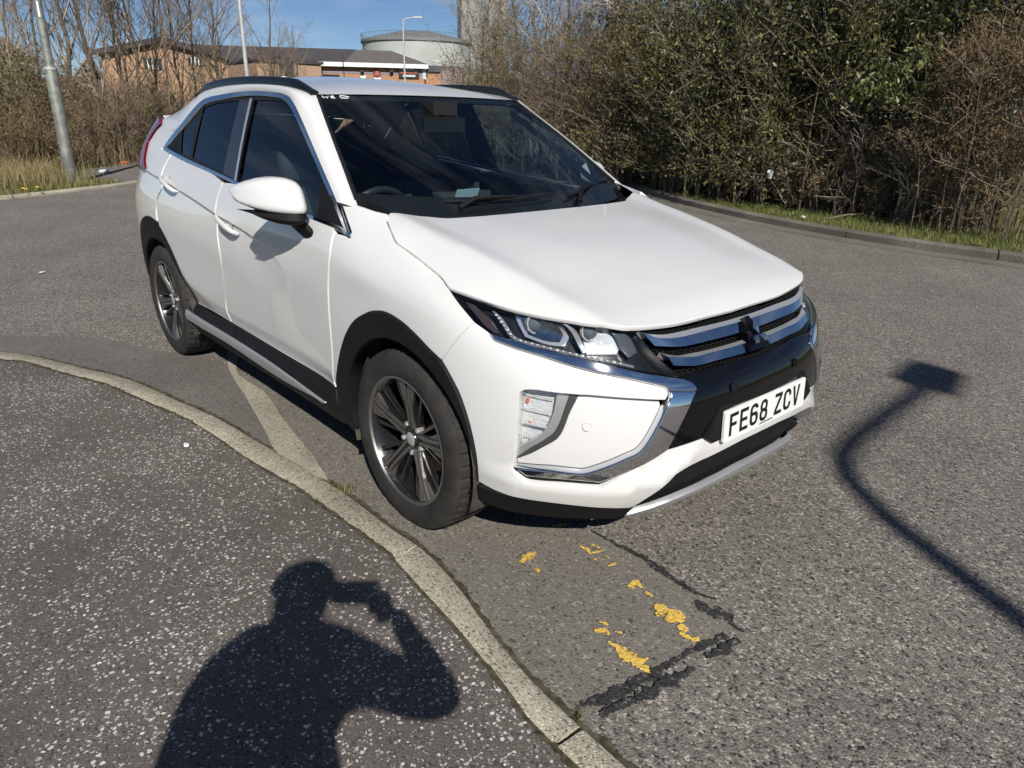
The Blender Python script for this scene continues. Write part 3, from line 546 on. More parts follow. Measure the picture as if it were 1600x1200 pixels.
clad_r = r_out + [ringxz(RW + .40, .27, 13.5, .5)] + r_in[::-1] + [ringxz(RW - .40, .28, 15, .4)]
panelS('arch_cladding', clad_r, M_PLASTIC, off=.010, depth=.05, grid=.03, bev=.006)
def press_lines():
    """rows of points that follow the shoulder pressing, in the flat coordinates of the ring"""
    out = []; xs = np.linspace(-3.0, -.80, 24); xf = np.arange(-3.0, -.80, .010)
    for dz in (.003, -.003, -.009, -.015, -.021):
        z = _interp_c(xs, [p[0] for p in SHOULDER], [p[1] for p in SHOULDER]) + dz
        m = metS(np.array([ringxz(x, zz, float(np.interp(-x, [.8,1.2,1.65,2.1,2.5,2.85,3.12], [10,11,12,13,14,15,16])), 6.) for x, zz in zip(xs, z)]))
        out.append(np.stack([np.interp(xf, xs, m[:, 0]), np.interp(xf, xs, m[:, 1])], 1))
    return out
PL = press_lines()
fd = panelS('front_door', T['front_door'], M_WHITE, depth=.02, grid=.014, bev=.002, extra=PL)
rd = panelS('rear_door', T['rear_door'], M_WHITE, depth=.02, grid=.014, bev=.002, extra=PL)
top_r = [ringxz(x, z, 14, 7) for x, z in ((-2.70,1.255),(-2.62,1.315),(-2.50,1.385))]
q_front = T['quarter'][:6]
q_arch = r_out[::-1][4:]
tin = T['tail_in']
quart = [tuple(p) for p in q_front] + [p for p in r_out[::-1][5:]] + [(16.6,.6),(17.6,1.2),(18.2,3.),(18.2,4.5),(18.0,5.75),(16.5,5.9)] + [tuple(p) for p in (tin[8], tin[7], tin[6], tin[5], tin[4], tin[3], tin[2], (15.0,7.75), (15.0,8.0), (14.2,8.0))] + top_r[::-1]
panelS('rear_quarter', quart, M_WHITE, depth=.02, grid=.024, extra=PL)
tl = panelS('tail_light', [tin[8], tin[7], tin[6], tin[5], tin[4], tin[3], tin[2], (15.05,7.75), (15.6,7.95), (16.6,7.5), (17.2,7.0), (17.6,6.5), (17.4,6.0), (16.6,5.95)], M_RED, off=.012, depth=.03, grid=.03)
tg = [(20,1.0),(18.4,1.0),(18.3,3.),(18.3,5.9),(17.6,6.0),(17.8,6.5),(17.4,7.0),(16.9,7.5),(16.4,8),(20,8)]
V, F = panel_geo(np.array(tg, float), fS, metS, invS, 1, depth=.02, grid=.06)
V[V[:, 1] < .03, 1] = 0
V, F = joined(V, F); tailgate = mk('tailgate', V, F, M_WHITE, car)
# ---- sills
panelS('sill_cladding', [tuple(p) for p in T['sill'][:5]] + [ringxz(-.49, .30, 9, 1.), ringxz(-.50, .235, 9, .3), ringxz(-1.2, .225, 11, .2), ringxz(-1.9, .225, 12.6, .2), ringxz(-2.27, .235, 13.5, .3), ringxz(-2.30, .33, 13.5, 1.2)], M_PLASTIC, off=.010, depth=.06, bev=.004)
panelS('sill_trim', T['sill_trim'][:3] + [T['sill_trim'][3]] + [ringxz(-1.10, .285, 10.8, .7), T['sill_trim'][5], T['sill_trim'][6]], M_SILVER, off=.022, depth=.02, bev=.006)
# ---- nose
chin = panelS('chin_cladding', T['chin'], M_PLASTIC, off=.012, depth=.05, bev=.004)
sk = np.array(T['skid'], float); sk[:5] = sk[[9,8,7,6,5]] + .52 * (sk[:5] - sk[[9,8,7,6,5]]); sk[3:6, 0] = [.4, 0, 0]; sk[4, 1] = sk[3, 1]; sk[5, 1] = 1.0
panelS('skid_trim', sk, M_SILVER, centre=True, off=.008, depth=.02, bev=.004)
itk = np.array(T['intake'], float); itk = np.concatenate([itk[:8], sk[5:]])
panelS('lower_intake', itk, M_PLASTIC, centre=True, off=-.03, depth=.0, bev=0)
for y in (-.40,-.27,-.135,0,.135,.27,.40):
    b = MB(); xx = .865 - .28 * abs(y) ** 2 * 1.6
    b.box((xx - .04, y - .004, .37), (xx + .025, y + .004, .452)); b.build('intake_fin', M_PLASTIC, car, False)
bl = panelS('chrome_blade', T['blade_top'], M_CHROME, off=.014, depth=.03, bev=.006, grid=.02)
bs = panelS('chrome_blade', T['blade_side'], M_CHROME, off=.012, depth=.03, bev=.006, grid=.02)
panelS('blade_gap_strip', T['blade_under'], M_PLASTIC, off=-.004, depth=.02, bev=0)  # black plastic strip in the gap under the chrome blade
blk = panelS('grille_surround', T['black_panel'], M_BLACKGLOSS, centre=True, off=.004, depth=.03, bev=.005, grid=.024)
mesh_p = np.array(T['grille_mesh'], float); mesh_p[4] = (0, 7.2)
V, F = panel_geo(np.where(mesh_p[:, :1] < .12, mesh_p * [0, 1], mesh_p), fS, metS, invS, 1, off=-.035, depth=0, bev=0, centre=0)
V, F = joined(V, F); grille = mk('grille', V, F, M_DARK, car)
# honeycomb: rows of little ribs in front of the dark backing
hb = MB()
mp_ = metS(np.where(mesh_p[:, :1] < .12, mesh_p * [0, 1], mesh_p))
rows = np.arange(.58, .98, .017)
for ri, mv in enumerate(rows):
    for mu in np.arange(0, .62, .026):
        for q in (0, 1):
            a = np.array([[mu + .013 * (ri % 2), mv]]); d = np.array([[.013, .0085]]) * (1 if q else -1) * np.array([[1, 1 if q else -1]])
            seg = np.concatenate([a, a + d])
            if not inside(seg, mp_).all(): continue
            P = fS(invS(seg)); N = normals(fS, invS(seg))
            for sy in (1, -1):
                A = Vector((P[0] - N[0] * .022) * [1, sy, 1]); B = Vector((P[1] - N[1] * .022) * [1, sy, 1])
                hb.tube([A, B], .0022, 4, False)
hb.build('grille_mesh', M_PLASTIC, grille, False)
for bn, rows_ in TR['bars'].items():
    R = [resample(metS(np.array(r, float)), .02, False, 60) for r in rows_]
    n = 30; Q = []
    for r in R:
        d = np.concatenate([[0], np.cumsum(np.linalg.norm(np.diff(r, axis=0), axis=1))]); t = np.linspace(0, d[-1], n)
        Q.append(np.stack([np.interp(t, d, r[:, 0]), np.interp(t, d, r[:, 1])], 1))
    offs = (-.002, .011, .009)
    L3 = []
    for r, o in zip(Q, offs):
        uv = invS(r); L3.append(fS(uv) + normals(fS, uv) * o)
    L3.append(L3[2] - np.array([.03, 0, 0])); L3.append(L3[0] - np.array([.012, 0, .022]))
    for k, (nm, m) in enumerate((('grille_bar', M_SATIN), ('grille_bar', M_CHROME))):
        V = np.concatenate([L3[k], L3[k + 1]] + ([L3[3]] if k else [L3[4]])); F = []
        for i in range(n - 1):
            F.append((i, i + 1, n + i + 1, n + i))
            if k: F.append((n + i, n + i + 1, 2*n + i + 1, 2*n + i))
            else: F.append((2*n + i, 2*n + i + 1, i + 1, i))
        parts(nm, V, F, m, [grille] * 2, 30)
# emblem: three rhombi
em = MB()
er = .047; Rm = Matrix.Translation((.862, 0, .795)) @ Matrix.Rotation(math.radians(-36), 4, 'Y') @ Matrix(((0,0,1,0),(1,0,0,0),(0,1,0,0),(0,0,0,1)))
for k in range(3):
    a = math.radians(90 + 120 * k); d = Vector((math.cos(a), math.sin(a))); p = Vector((-d.y, d.x))
    pts = [Vector((0, 0)) + d * .002, d * er * .5 + p * er * .289, d * er, d * er * .5 - p * er * .289]
    pts = [(q.x * 1.12, q.y * 1.12) for q in pts]
    c = sum((Vector(q) for q in pts), Vector((0, 0))) / 4
    v = [Rm @ Vector((q[0], q[1], 0)) for q in pts] + [Rm @ Vector((q[0], q[1], .012)) for q in pts] + [Rm @ Vector((c.x, c.y, .018))]
    em.add(v, [(0,1,5,4),(1,2,6,5),(2,3,7,6),(3,0,4,7),(4,5,8),(5,6,8),(6,7,8),(7,4,8)])
em.build('emblem', M_CHROME, grille, False)
eb = MB(); eb.prism([(-.062,-.045),(.062,-.045),(.035,.03),(.012,.075),(-.012,.075),(-.035,.03)], -.035, -.004, Rm); eb.build('emblem_base', M_BLACKGLOSS, grille, False)
# plate recess, plate
pr = MB(); Mp = Matrix.Translation((.921, 0, .549)) @ Matrix.Rotation(math.radians(-3), 4, 'Y') @ Matrix(((0,0,1,0),(1,0,0,0),(0,1,0,0),(0,0,0,1)))
pr.prism([(-.335,-.02),(-.27,.072),(.27,.072),(.335,-.02),(.30,-.045),(-.30,-.045)], -.012, .006, Mp); pr.build('plate_recess', M_PLASTIC, car, False)
pl = MB()
def rrect(w, h, r, n=4):
    o = []
    for cx, cy, a0 in ((w-r,h-r,0),(-w+r,h-r,90),(-w+r,-h+r,180),(w-r,-h+r,270)):
        for i in range(n + 1):
            a = math.radians(a0 + 90 * i / n); o.append((cx + r * math.cos(a), cy + r * math.sin(a)))
    return o
pl.prism(rrect(.26, .0555, .008), .010, .018, Mp); plate = pl.build('number_plate', M_PLATE, car, False)
# characters as strokes on a 50 x 79 mm box, 14 mm stroke
GL = {
 'F': [[(0,0),(0,79),(50,79),(50,66),(14,66),(14,46),(42,46),(42,33),(14,33),(14,0)]],
 'E': [[(0,0),(0,79),(50,79),(50,66),(14,66),(14,46),(44,46),(44,33),(14,33),(14,13),(50,13),(50,0)]],
 'Z': [[(0,0),(0,13),(33,66),(1,66),(1,79),(50,79),(50,67),(16,13),(50,13),(50,0)]],
 'V': [[(18,0),(0,79),(14,79),(25,22),(36,79),(50,79),(32,0)]],
}
def ring_glyph(o, i): return (o, i)
def arcpts(cx, cy, rx, ry, a0, a1, n=8): return [(cx + rx*math.cos(math.radians(a)), cy + ry*math.sin(math.radians(a))) for a in np.linspace(a0, a1, n)]
_o6 = [(0,22)] + arcpts(22,22,22,22,180,270)[1:] + arcpts(28,22,22,22,270,360) + [(50,28)] + arcpts(32,29,18,20,0,90) + [(14,49),(14,57)] + arcpts(24,57,10,9.5,180,90)[1:] + arcpts(26,57,10,9.5,90,15) + [(50,60)] + arcpts(28,57,22,22,10,90) + arcpts(22,57,22,22,90,180)
_i6 = [(14,36),(30,36)] + arcpts(29,29,7,7,80,0,4) + [(36,21)] + arcpts(28,21,8,8.5,0,-90,5) + arcpts(22,21,8,8.5,270,180,5)
_oC = [(50,52),(36,52),(36,57)] + arcpts(27,57,9,9.5,0,90,5) + arcpts(23,57,9,9.5,90,180,5) + [(14,22)] + arcpts(23,22,9,9.5,180,270,5) + arcpts(27,22,9,9.5,270,360,5) + [(36,28),(50,28),(50,22)] + arcpts(28,22,22,22,0,-90) + arcpts(22,22,22,22,270,180) + [(0,57)] + arcpts(22,57,22,22,180,90) + arcpts(28,57,22,22,90,0)
GL['C'] = [_oC]
def glyph_mesh(mb, ch, x0, M):
    sc = .001
    def cdt(loops, holes):
        pts = []; faces = []
        for l in loops + holes:
            faces.append(list(range(len(pts), len(pts) + len(l)))); pts += l
        r = delaunay_2d_cdt([Vector(p) for p in pts], [], faces, 0, 1e-6)
        V2 = np.array([tuple(p) for p in r[0]]); F = []
        for f in r[2]:
            c = V2[list(f)].mean(0)[None]
            if any(inside(c, np.array(l, float))[0] for l in loops) and not any(inside(c, np.array(h, float))[0] for h in holes): F.append(tuple(f))
        mb.add([M @ Vector((x0 + p[0] * sc, (p[1] - 39.5) * sc, .0188)) for p in V2], F)
    if ch == '6': cdt([_o6], [_i6])
    elif ch == '8':
        o = arcpts(22,22,22,22,270,180) + [(0,32)] + arcpts(12,33,11,10,190,110,4) + arcpts(13,50,11,10,250,170,4) + [(2,57)] + arcpts(22,58,20,21,180,90) + arcpts(28,58,20,21,90,0) + arcpts(37,50,11,10,10,-70,4) + arcpts(38,33,11,10,70,-10,4) + [(50,22)] + arcpts(28,22,22,22,0,-90)
        i1 = arcpts(22,22,8,9.5,270,180,5) + [(14,28)] + arcpts(21,28,7,6.5,180,90,4) + arcpts(29,28,7,6.5,90,0,4) + arcpts(28,22,8,9.5,0,-90,5)
        i2 = arcpts(22,52,6.5,5,270,180,4) + arcpts(22,59,6.5,8,180,90,4) + arcpts(28,59,6.5,8,90,0,4) + arcpts(28,52,6.5,5,0,-90,4)
        cdt([o], [i1, i2])
    else: cdt(GL[ch], [])
x = -.2305
for ch in 'FE68 ZCV':
    if ch == ' ': x += .034 - .0; continue
    g = MB(); glyph_mesh(g, ch, x, Mp); g.build('letter', M_INK, plate, False)
    x += .0615
g = MB()
for i in range(12): g.box((-.045 + i * .0075, -.0485, .0183), (-.0395 + i * .0075, -.0445 + .0012 * (i % 3), .0187), Mp)
g.build('dealer_name', M_INK, plate, False)
# ---- headlights
hl = [empty('headlight'), empty('headlight')]
for h in hl: h.parent = car
# clear cover: follows the ring, with the top edge under the bonnet line
panelS('lens', T['headlight'], M_LENS, parent=hl, off=-.004, depth=.0, bev=0, grid=.02)
panelS('housing', T['headlight'], M_LAMPBLACK, parent=hl, off=-.062, depth=.0, bev=0, grid=.02)
V, F = panel_geo(np.array(T['headlight'], float), fS, metS, invS, 1, off=-.006, depth=.058, bev=.0, grid=.05)
nb = [f for f in F if len(f) == 4]; parts('bezel', V, nb, M_LAMPBLACK, hl)
def lamp_piece(name, key, mat, off, depth=.02, bev=.003): return panelS(name, T[key], mat, parent=hl, off=off, depth=depth, bev=bev, grid=.02)
lamp_piece('daytime_strip', 'hl_drl', pbr('light_guide', (.22,.23,.24), .15, .3, 1.0), -.024, .01, .001)
_dd = np.array(T['hl_drl'], float); _half = len(_dd) // 2; _pa = metS(_dd[1:_half]); _pb = metS(_dd[_half:][::-1][:len(_pa)]); _pm = resample((_pa + _pb) / 2, .011, False, 170)
_uv = invS(_pm); _pp = fS(_uv) + normals(fS, _uv) * -.020
for s, h in ((-1, hl[0]), (1, hl[1])):
    b = MB()
    for i, p in enumerate(_pp):
        if i % 2: continue
        q = Vector(p * [1, s, 1]); r_ = random.uniform(.0022, .0042); b.box(tuple(q - Vector((r_, r_, r_ * .8))), tuple(q + Vector((r_, r_, r_ * .8))))
    o = b.build('daytime_leds', M_LED, h, False); o['kind'] = 'stuff'
_q = np.array(T['hl_lens_outer'], float); _qc = _q.mean(0); M_BRIGHT = pbr('bright_bezel', (.72,.73,.75), .2, .7)
panelS('reflector_rim', _qc + (_q - _qc) * 1.13, M_BRIGHT, parent=hl, off=-.044, depth=.015, bev=.004, grid=.02)
panelS('reflector', _qc + (_q - _qc) * .88, pbr('dark_chrome', (.30,.32,.35), .15, 1.0, bump=.8, bump_scale=45), parent=hl, off=-.040, depth=.004, bev=.003, grid=.02)
lamp_piece('divider', 'hl_divider', M_BRIGHT, -.018, .02)
lamp_piece('reflector', 'hl_lens_inner', pbr('bright_reflector', (.86,.87,.88), .22, .45, bump=1.0, bump_scale=38), -.042, .02, .008)
lamp_piece('side_marker', 'hl_marker', pbr('marker_smoke', (.05,.035,.035), .2, 0, 1), -.016, .01)
lamp_piece('inner_panel', 'hl_tip_in', pbr('lamp_grey_panel', (.10,.11,.12), .3, .5), -.030, .01)
for key, r in (('pt_ball1', .031), ('pt_ball2', .030)):
    uv = np.array(T[key], float); p = fS(uv)[0] + normals(fS, uv)[0] * -.046
    for s, h in ((-1, hl[0]), (1, hl[1])):
        c = Vector(p * [1, s, 1]); b = MB(); ax = Vector((.9, s * .25, .1)).normalized(); R_ = ax.to_track_quat('Z', 'Y').to_matrix().to_4x4()
        pf = [(0, .018)] + [(r * math.sin(math.radians(a)), .018 * math.cos(math.radians(a))) for a in range(15, 91, 15)]
        bb = MB(); bb.lathe(pf, 24, 'z'); bb.v = [tuple(Matrix.Translation(c) @ R_ @ Vector(v)) for v in bb.v]
        bb.build('projector_lens', pbr('projector_glass', (.10,.12,.14), .03, .0, 1.0, .0, 1.0), h)
        rr = MB(); rr.lathe([(r * 1.0, -.005), (r * 1.0, .008), (r * 1.14, .008), (r * 1.14, -.005)], 24, 'z'); rr.v = [tuple(Matrix.Translation(c) @ R_ @ Vector(v)) for v in rr.v]
        rr.build('projector_ring', M_REFL, h)
# ---- fog lamps
fg = [empty('fog_lamp'), empty('fog_lamp')]
for h in fg: h.parent = car
panelS('reflector', T['fog_lamp'], pbr('fog_reflector', (.84,.85,.86), .35, .35, bump=1.0, bump_scale=90), parent=fg, off=-.045, depth=.0, bev=0, grid=.015)
panelS('lens', T['fog_lamp'], M_LENS, parent=fg, off=-.020, depth=.012, bev=.002, grid=.02)
panelS('bezel', T['fog_bezel'], M_SATIN, parent=fg, off=-.020, depth=.02, bev=.003)
panelS('trim', T['fog_trim'], pbr('dark_grey_trim', (.10,.10,.105), .3, .5), parent=fg, off=-.015, depth=.02, bev=.002)
for dv in (.0, .35, .7, 1.02):
    L = np.array([[4.33 - .0, 3.9 - dv], [3.78 + dv * .12, 3.86 - dv]]); L = resample(metS(L), .01, False); uv = invS(L); P = fS(uv) + normals(fS, uv) * -.026
    for s, h in ((-1, fg[0]), (1, fg[1])):
        b = MB(); b.tube([Vector(p * [1, s, 1]) for p in P], .0016 if dv != .7 else .004, 6); b.build('lens_rib', M_REFL, h)
uv = np.array([[4.27, 3.72], [4.25, 3.18]]); pp = fS(uv) + normals(fS, uv) * -.036
for s, h in ((-1, fg[0]), (1, fg[1])):
    for p in pp:
        b = MB(); b.tube([Vector(p * [1, s, 1]) + Vector((0, 0, -.006)), Vector(p * [1, s, 1]) + Vector((0, 0, .006))], .005, 8); b.build('amber_bulb', M_AMBER, h)
# ---- parking sensors
for key, mat, off in (('pt_sensor', M_WHITE, -.020), ('pt_sensor2', M_BLACKGLOSS, .006)):
    uv = np.array(T[key], float); p = fS(uv)[0]; n = normals(fS, uv)[0]; p = p + n * off
    for s in (-1, 1):
        R_ = Vector(n * [1, s, 1]).to_track_quat('Z', 'Y').to_matrix().to_4x4(); Mx = Matrix.Translation(Vector(p * [1, s, 1])) @ R_
        b = MB(); b.lathe([(.0, .003), (.009, .003), (.0095, .001), (.0112, .001), (.012, .0035), (.0155, .0035), (.0165, 0)], 24, 'z'); b.v = [tuple(Mx @ Vector(v)) for v in b.v]
        b.build('parking_sensor', mat, bump_ if mat is M_WHITE else blk)
# ---- bonnet
be = np.array(TR['B']['edge'], float); be[0, 1] = 0; be[-1] = (-.161, 0)
V, F = panel_geo(be, fB, ident, ident, 1, off=.001, depth=.012, grid=.03, bev=.004, centre=1, keep=40)
V, F = joined(V, F); bonnet = mk('bonnet', V, F, M_WHITE, car)
# ---- greenhouse: crest line E (windscreen edge, then roof edge)
E_ = np.array([(-.37,.785,1.098),(-.453,.758,1.153),(-.655,.704,1.295),(-.86,.645,1.428),(-1.06,.583,1.553),(-1.2,.592,1.578),(-1.4,.595,1.592),(-1.7,.595,1.600),(-2.0,.590,1.598),(-2.3,.577,1.583),(-2.55,.557,1.560),(-2.8,.535,1.520),(-3.05,.515,1.470)])
ET = np.array([0,.35,1,2,3,3.6,4.5,5.8,7.1,8.4,9.5,10.6,11.7])
def Ec(t):
    return np.stack([np.interp(t, ET, E_[:, k]) for k in range(3)], -1)
def spl(P, n):
    P = np.asarray(P, float)
    N_ = Net(np.stack([P, P, P], 1)); return N_(np.linspace(0, len(P) - 1, n), np.zeros(n))
# pillar and cant rail, white, from the window surround up to the crest
dt = np.array(TG['dlo_top'], float); Tp = fG(dt)
sel = [1, 2, 3, 5, 7, 8, 9, 10, 11, 12, 13]
Ta = Tp[sel]; Ta[0] = Tp[1] * .97 + Tp[0] * .03
Ea = Ec(np.array([.24, 1.65, 2.75, 3.2, 4.0, 5.1, 6.1, 7.2, 8.0, 8.9, 10.2]))
mid = (Ta + Ea) / 2 + np.array([.0, .022, .016]); mid[:3] = (Ta[:3] + Ea[:3]) / 2 + np.array([.012, .012, .006])
PN = Net(np.stack([Ta, mid, Ea], 1))
nu, nv = 90, 9
U_, V_ = np.meshgrid(np.linspace(0, len(Ta) - 1, nu), np.linspace(0, 2, nv), indexing='ij'); P = PN(U_, V_).reshape(-1, 3)
F = [(i*nv+j, i*nv+j+1, (i+1)*nv+j+1, (i+1)*nv+j) for i in range(nu - 1) for j in range(nv - 1)]
pil = parts('roof_pillar', P, F, M_WHITE)
# C pillar fill between the window rear edge, the crest and the tail
Tc = np.concatenate([Tp[12:13], Tp[13:14], fG(np.array([[-2.56, 1.35]])), S(np.array([14.2]), np.array([7.75]))]); 
Ecp = np.array([Ec(np.array([8.9]))[0], Ec(np.array([10.2]))[0], Ec(np.array([11.2]))[0], (-3.10,.55,1.43)])
Tc = np.array([Tp[12], Tp[13], (-2.62,.728,1.36), (-2.82,.712,1.385)])
mid = (Tc + Ecp) / 2 + np.array([0, .03, .012])
CN = Net(np.stack([Tc, mid, Ecp], 1)); U_, V_ = np.meshgrid(np.linspace(0, 3, 20), np.linspace(0, 2, 9), indexing='ij'); P = CN(U_, V_).reshape(-1, 3)
F = [(i*9+j, i*9+j+1, (i+1)*9+j+1, (i+1)*9+j) for i in range(19) for j in range(8)]
parts('rear_pillar', P, F, M_WHITE)
# roof
RT = [(3.0,-1.045,1.561),(3.6,-1.19,1.598),(4.5,-1.395,1.630),(5.8,-1.70,1.655),(7.1,-2.0,1.663),(8.4,-2.3,1.654),(9.5,-2.55,1.636),(10.6,-2.8,1.604),(11.7,-3.08,1.553)]
net = []
for t, xc, zc in RT:
    e = Ec(np.array([t]))[0]; row = []
    for s in (0, .33, .66, .88, 1.0):
        row.append((xc + (e[0] - xc) * s ** 2, e[1] * s, zc + (e[2] - zc) * s ** 2.2))
    net.append(row)
RN = Net(net); nu, nv = 60, 25; U_, V_ = np.meshgrid(np.linspace(0, len(net) - 1, nu), np.linspace(0, 4, nv), indexing='ij'); P = RN(U_, V_).reshape(-1, 3); P[np.abs(V_.ravel()) < 1e-9, 1] = 0
F = [(i*nv+j, i*nv+j+1, (i+1)*nv+j+1, (i+1)*nv+j) for i in range(nu - 1) for j in range(nv - 1)]
F = [tuple(reversed(f)) for f in F]
V, F = joined(P, F); roof = mk('roof', V, F, M_WHITE, car, angle=50)
V2 = V - np.array([0, 0, .03]); mk('headlining', V2, [tuple(reversed(f)) for f in F], M_HEADLINE, car)
# windscreen
net = []
CW = [(-.20, 1.098), (-.475, 1.255), (-.765, 1.408), (-1.045, 1.5605)]
for (xc, zc), t in zip(CW, (.12, 1.02, 2.0, 3.0)):
    e = Ec(np.array([t]))[0]; row = []
    for s in (0, .33, .66, .88, 1.0):
        row.append((xc + (e[0] - xc) * s ** 2.3, e[1] * s, zc + (e[2] - zc) * s ** 2.3))
    net.append(row)
WN = Net(net)
def wpatch(name, u0, u1, v0, v1, mat, off, parent=car, nu=24, nv=24, both=True):
    U_, V_ = np.meshgrid(np.linspace(u0, u1, nu), np.linspace(v0, v1, nv), indexing='ij'); P = WN(U_, V_).reshape(-1, 3)
    h = 1e-3; a = WN(U_ + h, V_) - WN(U_ - h, V_); b = WN(U_, V_ + h) - WN(U_, np.maximum(V_ - h, 0)); n = np.cross(b, a).reshape(-1, 3); n /= np.linalg.norm(n, axis=1, keepdims=True) + 1e-12
    n[n[:, 2] < 0] *= -1
    P = P + n * off
    F = [tuple(reversed((i*nv+j, i*nv+j+1, (i+1)*nv+j+1, (i+1)*nv+j))) for i in range(nu - 1) for j in range(nv - 1)]
    if v0 < 1e-6: P[np.abs(V_.ravel()) < 1e-9, 1] = 0
    V, F = joined(P, F); return mk(name, V, F, mat, parent)
ws = wpatch('windscreen', 0, 3, 0, 4, M_WIND, -.004)
wpatch('black_border', 0, .42, 0, 3.93, M_SEAL, -.008, ws, 8, 24)
wpatch('black_border', 2.86, 3, 0, 3.93, M_SEAL, -.008, ws, 5, 24)
for s in (-1, 1):
    U_, V_ = np.meshgrid(np.linspace(.4, 2.88, 20), np.linspace(3.80, 3.97, 3), indexing='ij'); P = WN(U_, V_).reshape(-1, 3) - np.array([0, 0, .007]); P[:, 1] *= s
    F = [(i*3+j, i*3+j+1, (i+1)*3+j+1, (i+1)*3+j) for i in range(19) for j in range(2)]; mk('black_border', P, F, M_SEAL, ws)
    P = WN(np.linspace(.25, 3, 24), np.full(24, 4.0)) * np.array([1, s, 1]) + np.array([0, 0, .002]); b = MB(); b.tube([Vector(p) for p in P], .0045, 6); b.build('windscreen_seal', M_SEAL, ws)
# sensor pod and mirror behind the glass
b = MB(); b.box((-1.02,-.07,1.475), (-.90,.07,1.535)); b.build('camera_pod', M_SEAL, ws, False)
b = MB(); b.box((-.93,-.12,1.40), (-.905,.12,1.465)); b.tube([(-.92,0,1.46), (-.97,0,1.52)], .012); b.build('rear_view_mirror', M_SEAL, car, False)
# handwriting WED at the top of the glass
def wpt(u, v, s=-1): p = WN(np.array(u), np.array(v)); return Vector(p * [1, s, 1]) + Vector((.004, 0, .006))
wl = MB()
for seq in ([(2.86,3.86),(2.815,3.845),(2.845,3.83),(2.815,3.815),(2.86,3.80)], [(2.86,3.76),(2.845,3.785),(2.82,3.78),(2.815,3.755)], [(2.84,3.78),(2.84,3.76)], [(2.865,3.72),(2.82,3.72),(2.815,3.685),(2.84,3.675),(2.865,3.70),(2.865,3.72)]):
    wl.tube([wpt(2.835 + (u - 2.815) / .05 * .075, 3.72 - (3.86 - v) / .185 * 1.35) for u, v in seq], .0022, 4)
wl.build('handwriting', pbr('white_marker', (.8,.82,.84), .6), ws, False)
# cowl and wipers
V = []; F = []
for i, y in enumerate(np.linspace(-.74, .74, 31)):
    xb = float(np.interp(abs(y), [0,.15,.35,.53,.645,.74], [-.161,-.161,-.167,-.198,-.265,-.33])); zb = float(Hb(np.array(xb), np.array(y)))
    V += [(xb + .03, y, zb - .035), (xb - .15, y, zb - .028)]
    if i: F.append((2*i-2, 2*i-1, 2*i+1, 2*i))
mk('cowl', V, F, M_PLASTIC, car)
for y0, y1 in ((-.42, .13), (.20, .70)):
    wp = MB(); ys = np.linspace(y0, y1, 12)
    pts = []
    for k, y in enumerate(ys):
        s = abs(y) / .76; u = .16 + .10 * k / 11; p = WN(np.array(u), np.array(4 * min(s, 1.))); pts.append(Vector((p[0], y, p[2] + .018)))
    wp.tube(pts, [.006] * 12, 6); wp.tube([pts[0] + Vector((.06, .02, -.02)), pts[2] + Vector((.03, 0, .015)), pts[6] + Vector((.004, 0, .012))], [.012, .010, .006], 6)
    wp.build('wiper', M_PLASTIC, car)
# roof rails
for s in (-1, 1):
    tt = np.linspace(3.02, 9.75, 40); P = Ec(tt); V = []; F = []
    P = spl(E_[4:12], 60)[:50] if False else P
    Ps = np.array([np.mean(Ec(np.clip(np.linspace(t - .5, t + .5, 9), 3.0, 11)), 0) for t in tt]); Ps[0] = P[0]
    Ps[-1] = Ec(np.array([9.75]))[0]
    for i, p in enumerate(Ps):
        k = i / 39; h = .040 * min(1, .30 + k / .10 * .7) * min(1, .12 + (1 - k) / .22); w = .019
        sec = [(w, -.012), (w + .003, h * .4), (w - .005, h * .92), (w - .012, h), (-w + .008, h), (-w, h * .85), (-w, -.012)]
        for a, c in sec: V.append((p[0], (p[1] + .006 + a) * s, p[2] + .001 + c))
    m = 7
    for i in range(39):
        for j in range(m - 1):
            q = (i*m+j, i*m+j+1, (i+1)*m+j+1, (i+1)*m+j); F.append(q if s > 0 else tuple(reversed(q)))
    F.append(tuple(range(m)) if s < 0 else tuple(reversed(range(m))))
    F.append(tuple(39*m + j for j in range(m)))
    mk('roof_rail', V, F, M_RAIL, car, angle=40)
b = MB(); b.lathe([(0,.06),(.018,.055),(.03,.02),(.036,0)], 16, 'z', (-2.62, 0, 1.625)); b.build('roof_antenna', M_WHITE, car)
# spoiler lip
V = []; F = []
for i, y in enumerate(np.linspace(-.55, .55, 23)):
    t = abs(y) / .55; xc = -3.06 + .10 * t ** 2; z = 1.558 - .075 * t ** 2.2
    V += [(xc, y, z), (xc - .10, y, z - .022), (xc - .11, y, z - .034), (xc + .02, y, z - .055)]
    if i: F += [(4*i-4+k, 4*i-4+k+1, 4*i+k+1, 4*i+k) for k in range(3)]
mk('spoiler', V, F, M_WHITE, car)
# rear window
V = []; F = []
for i, y in enumerate(np.linspace(-.60, .60, 17)):
    t = abs(y) / .6
    V += [(-3.06 + .06 * t ** 2, y * .86, 1.545 - .07 * t ** 2), (-3.19 + .10 * t ** 2, y, 1.455 - .01 * t)]
    if i: F.append((2*i-2, 2*i, 2*i+1, 2*i-1))
mk('rear_window', V, F, M_GLASS_DARK, car)
# ---- side windows
def band(name, A, B, mat, off, depth=.012, parent=None, bev=.002):
    return panelG(name, [tuple(p) for p in A] + [tuple(p) for p in B][::-1], mat, parent, off=off, depth=depth, bev=bev, grid=.05, step=.03)
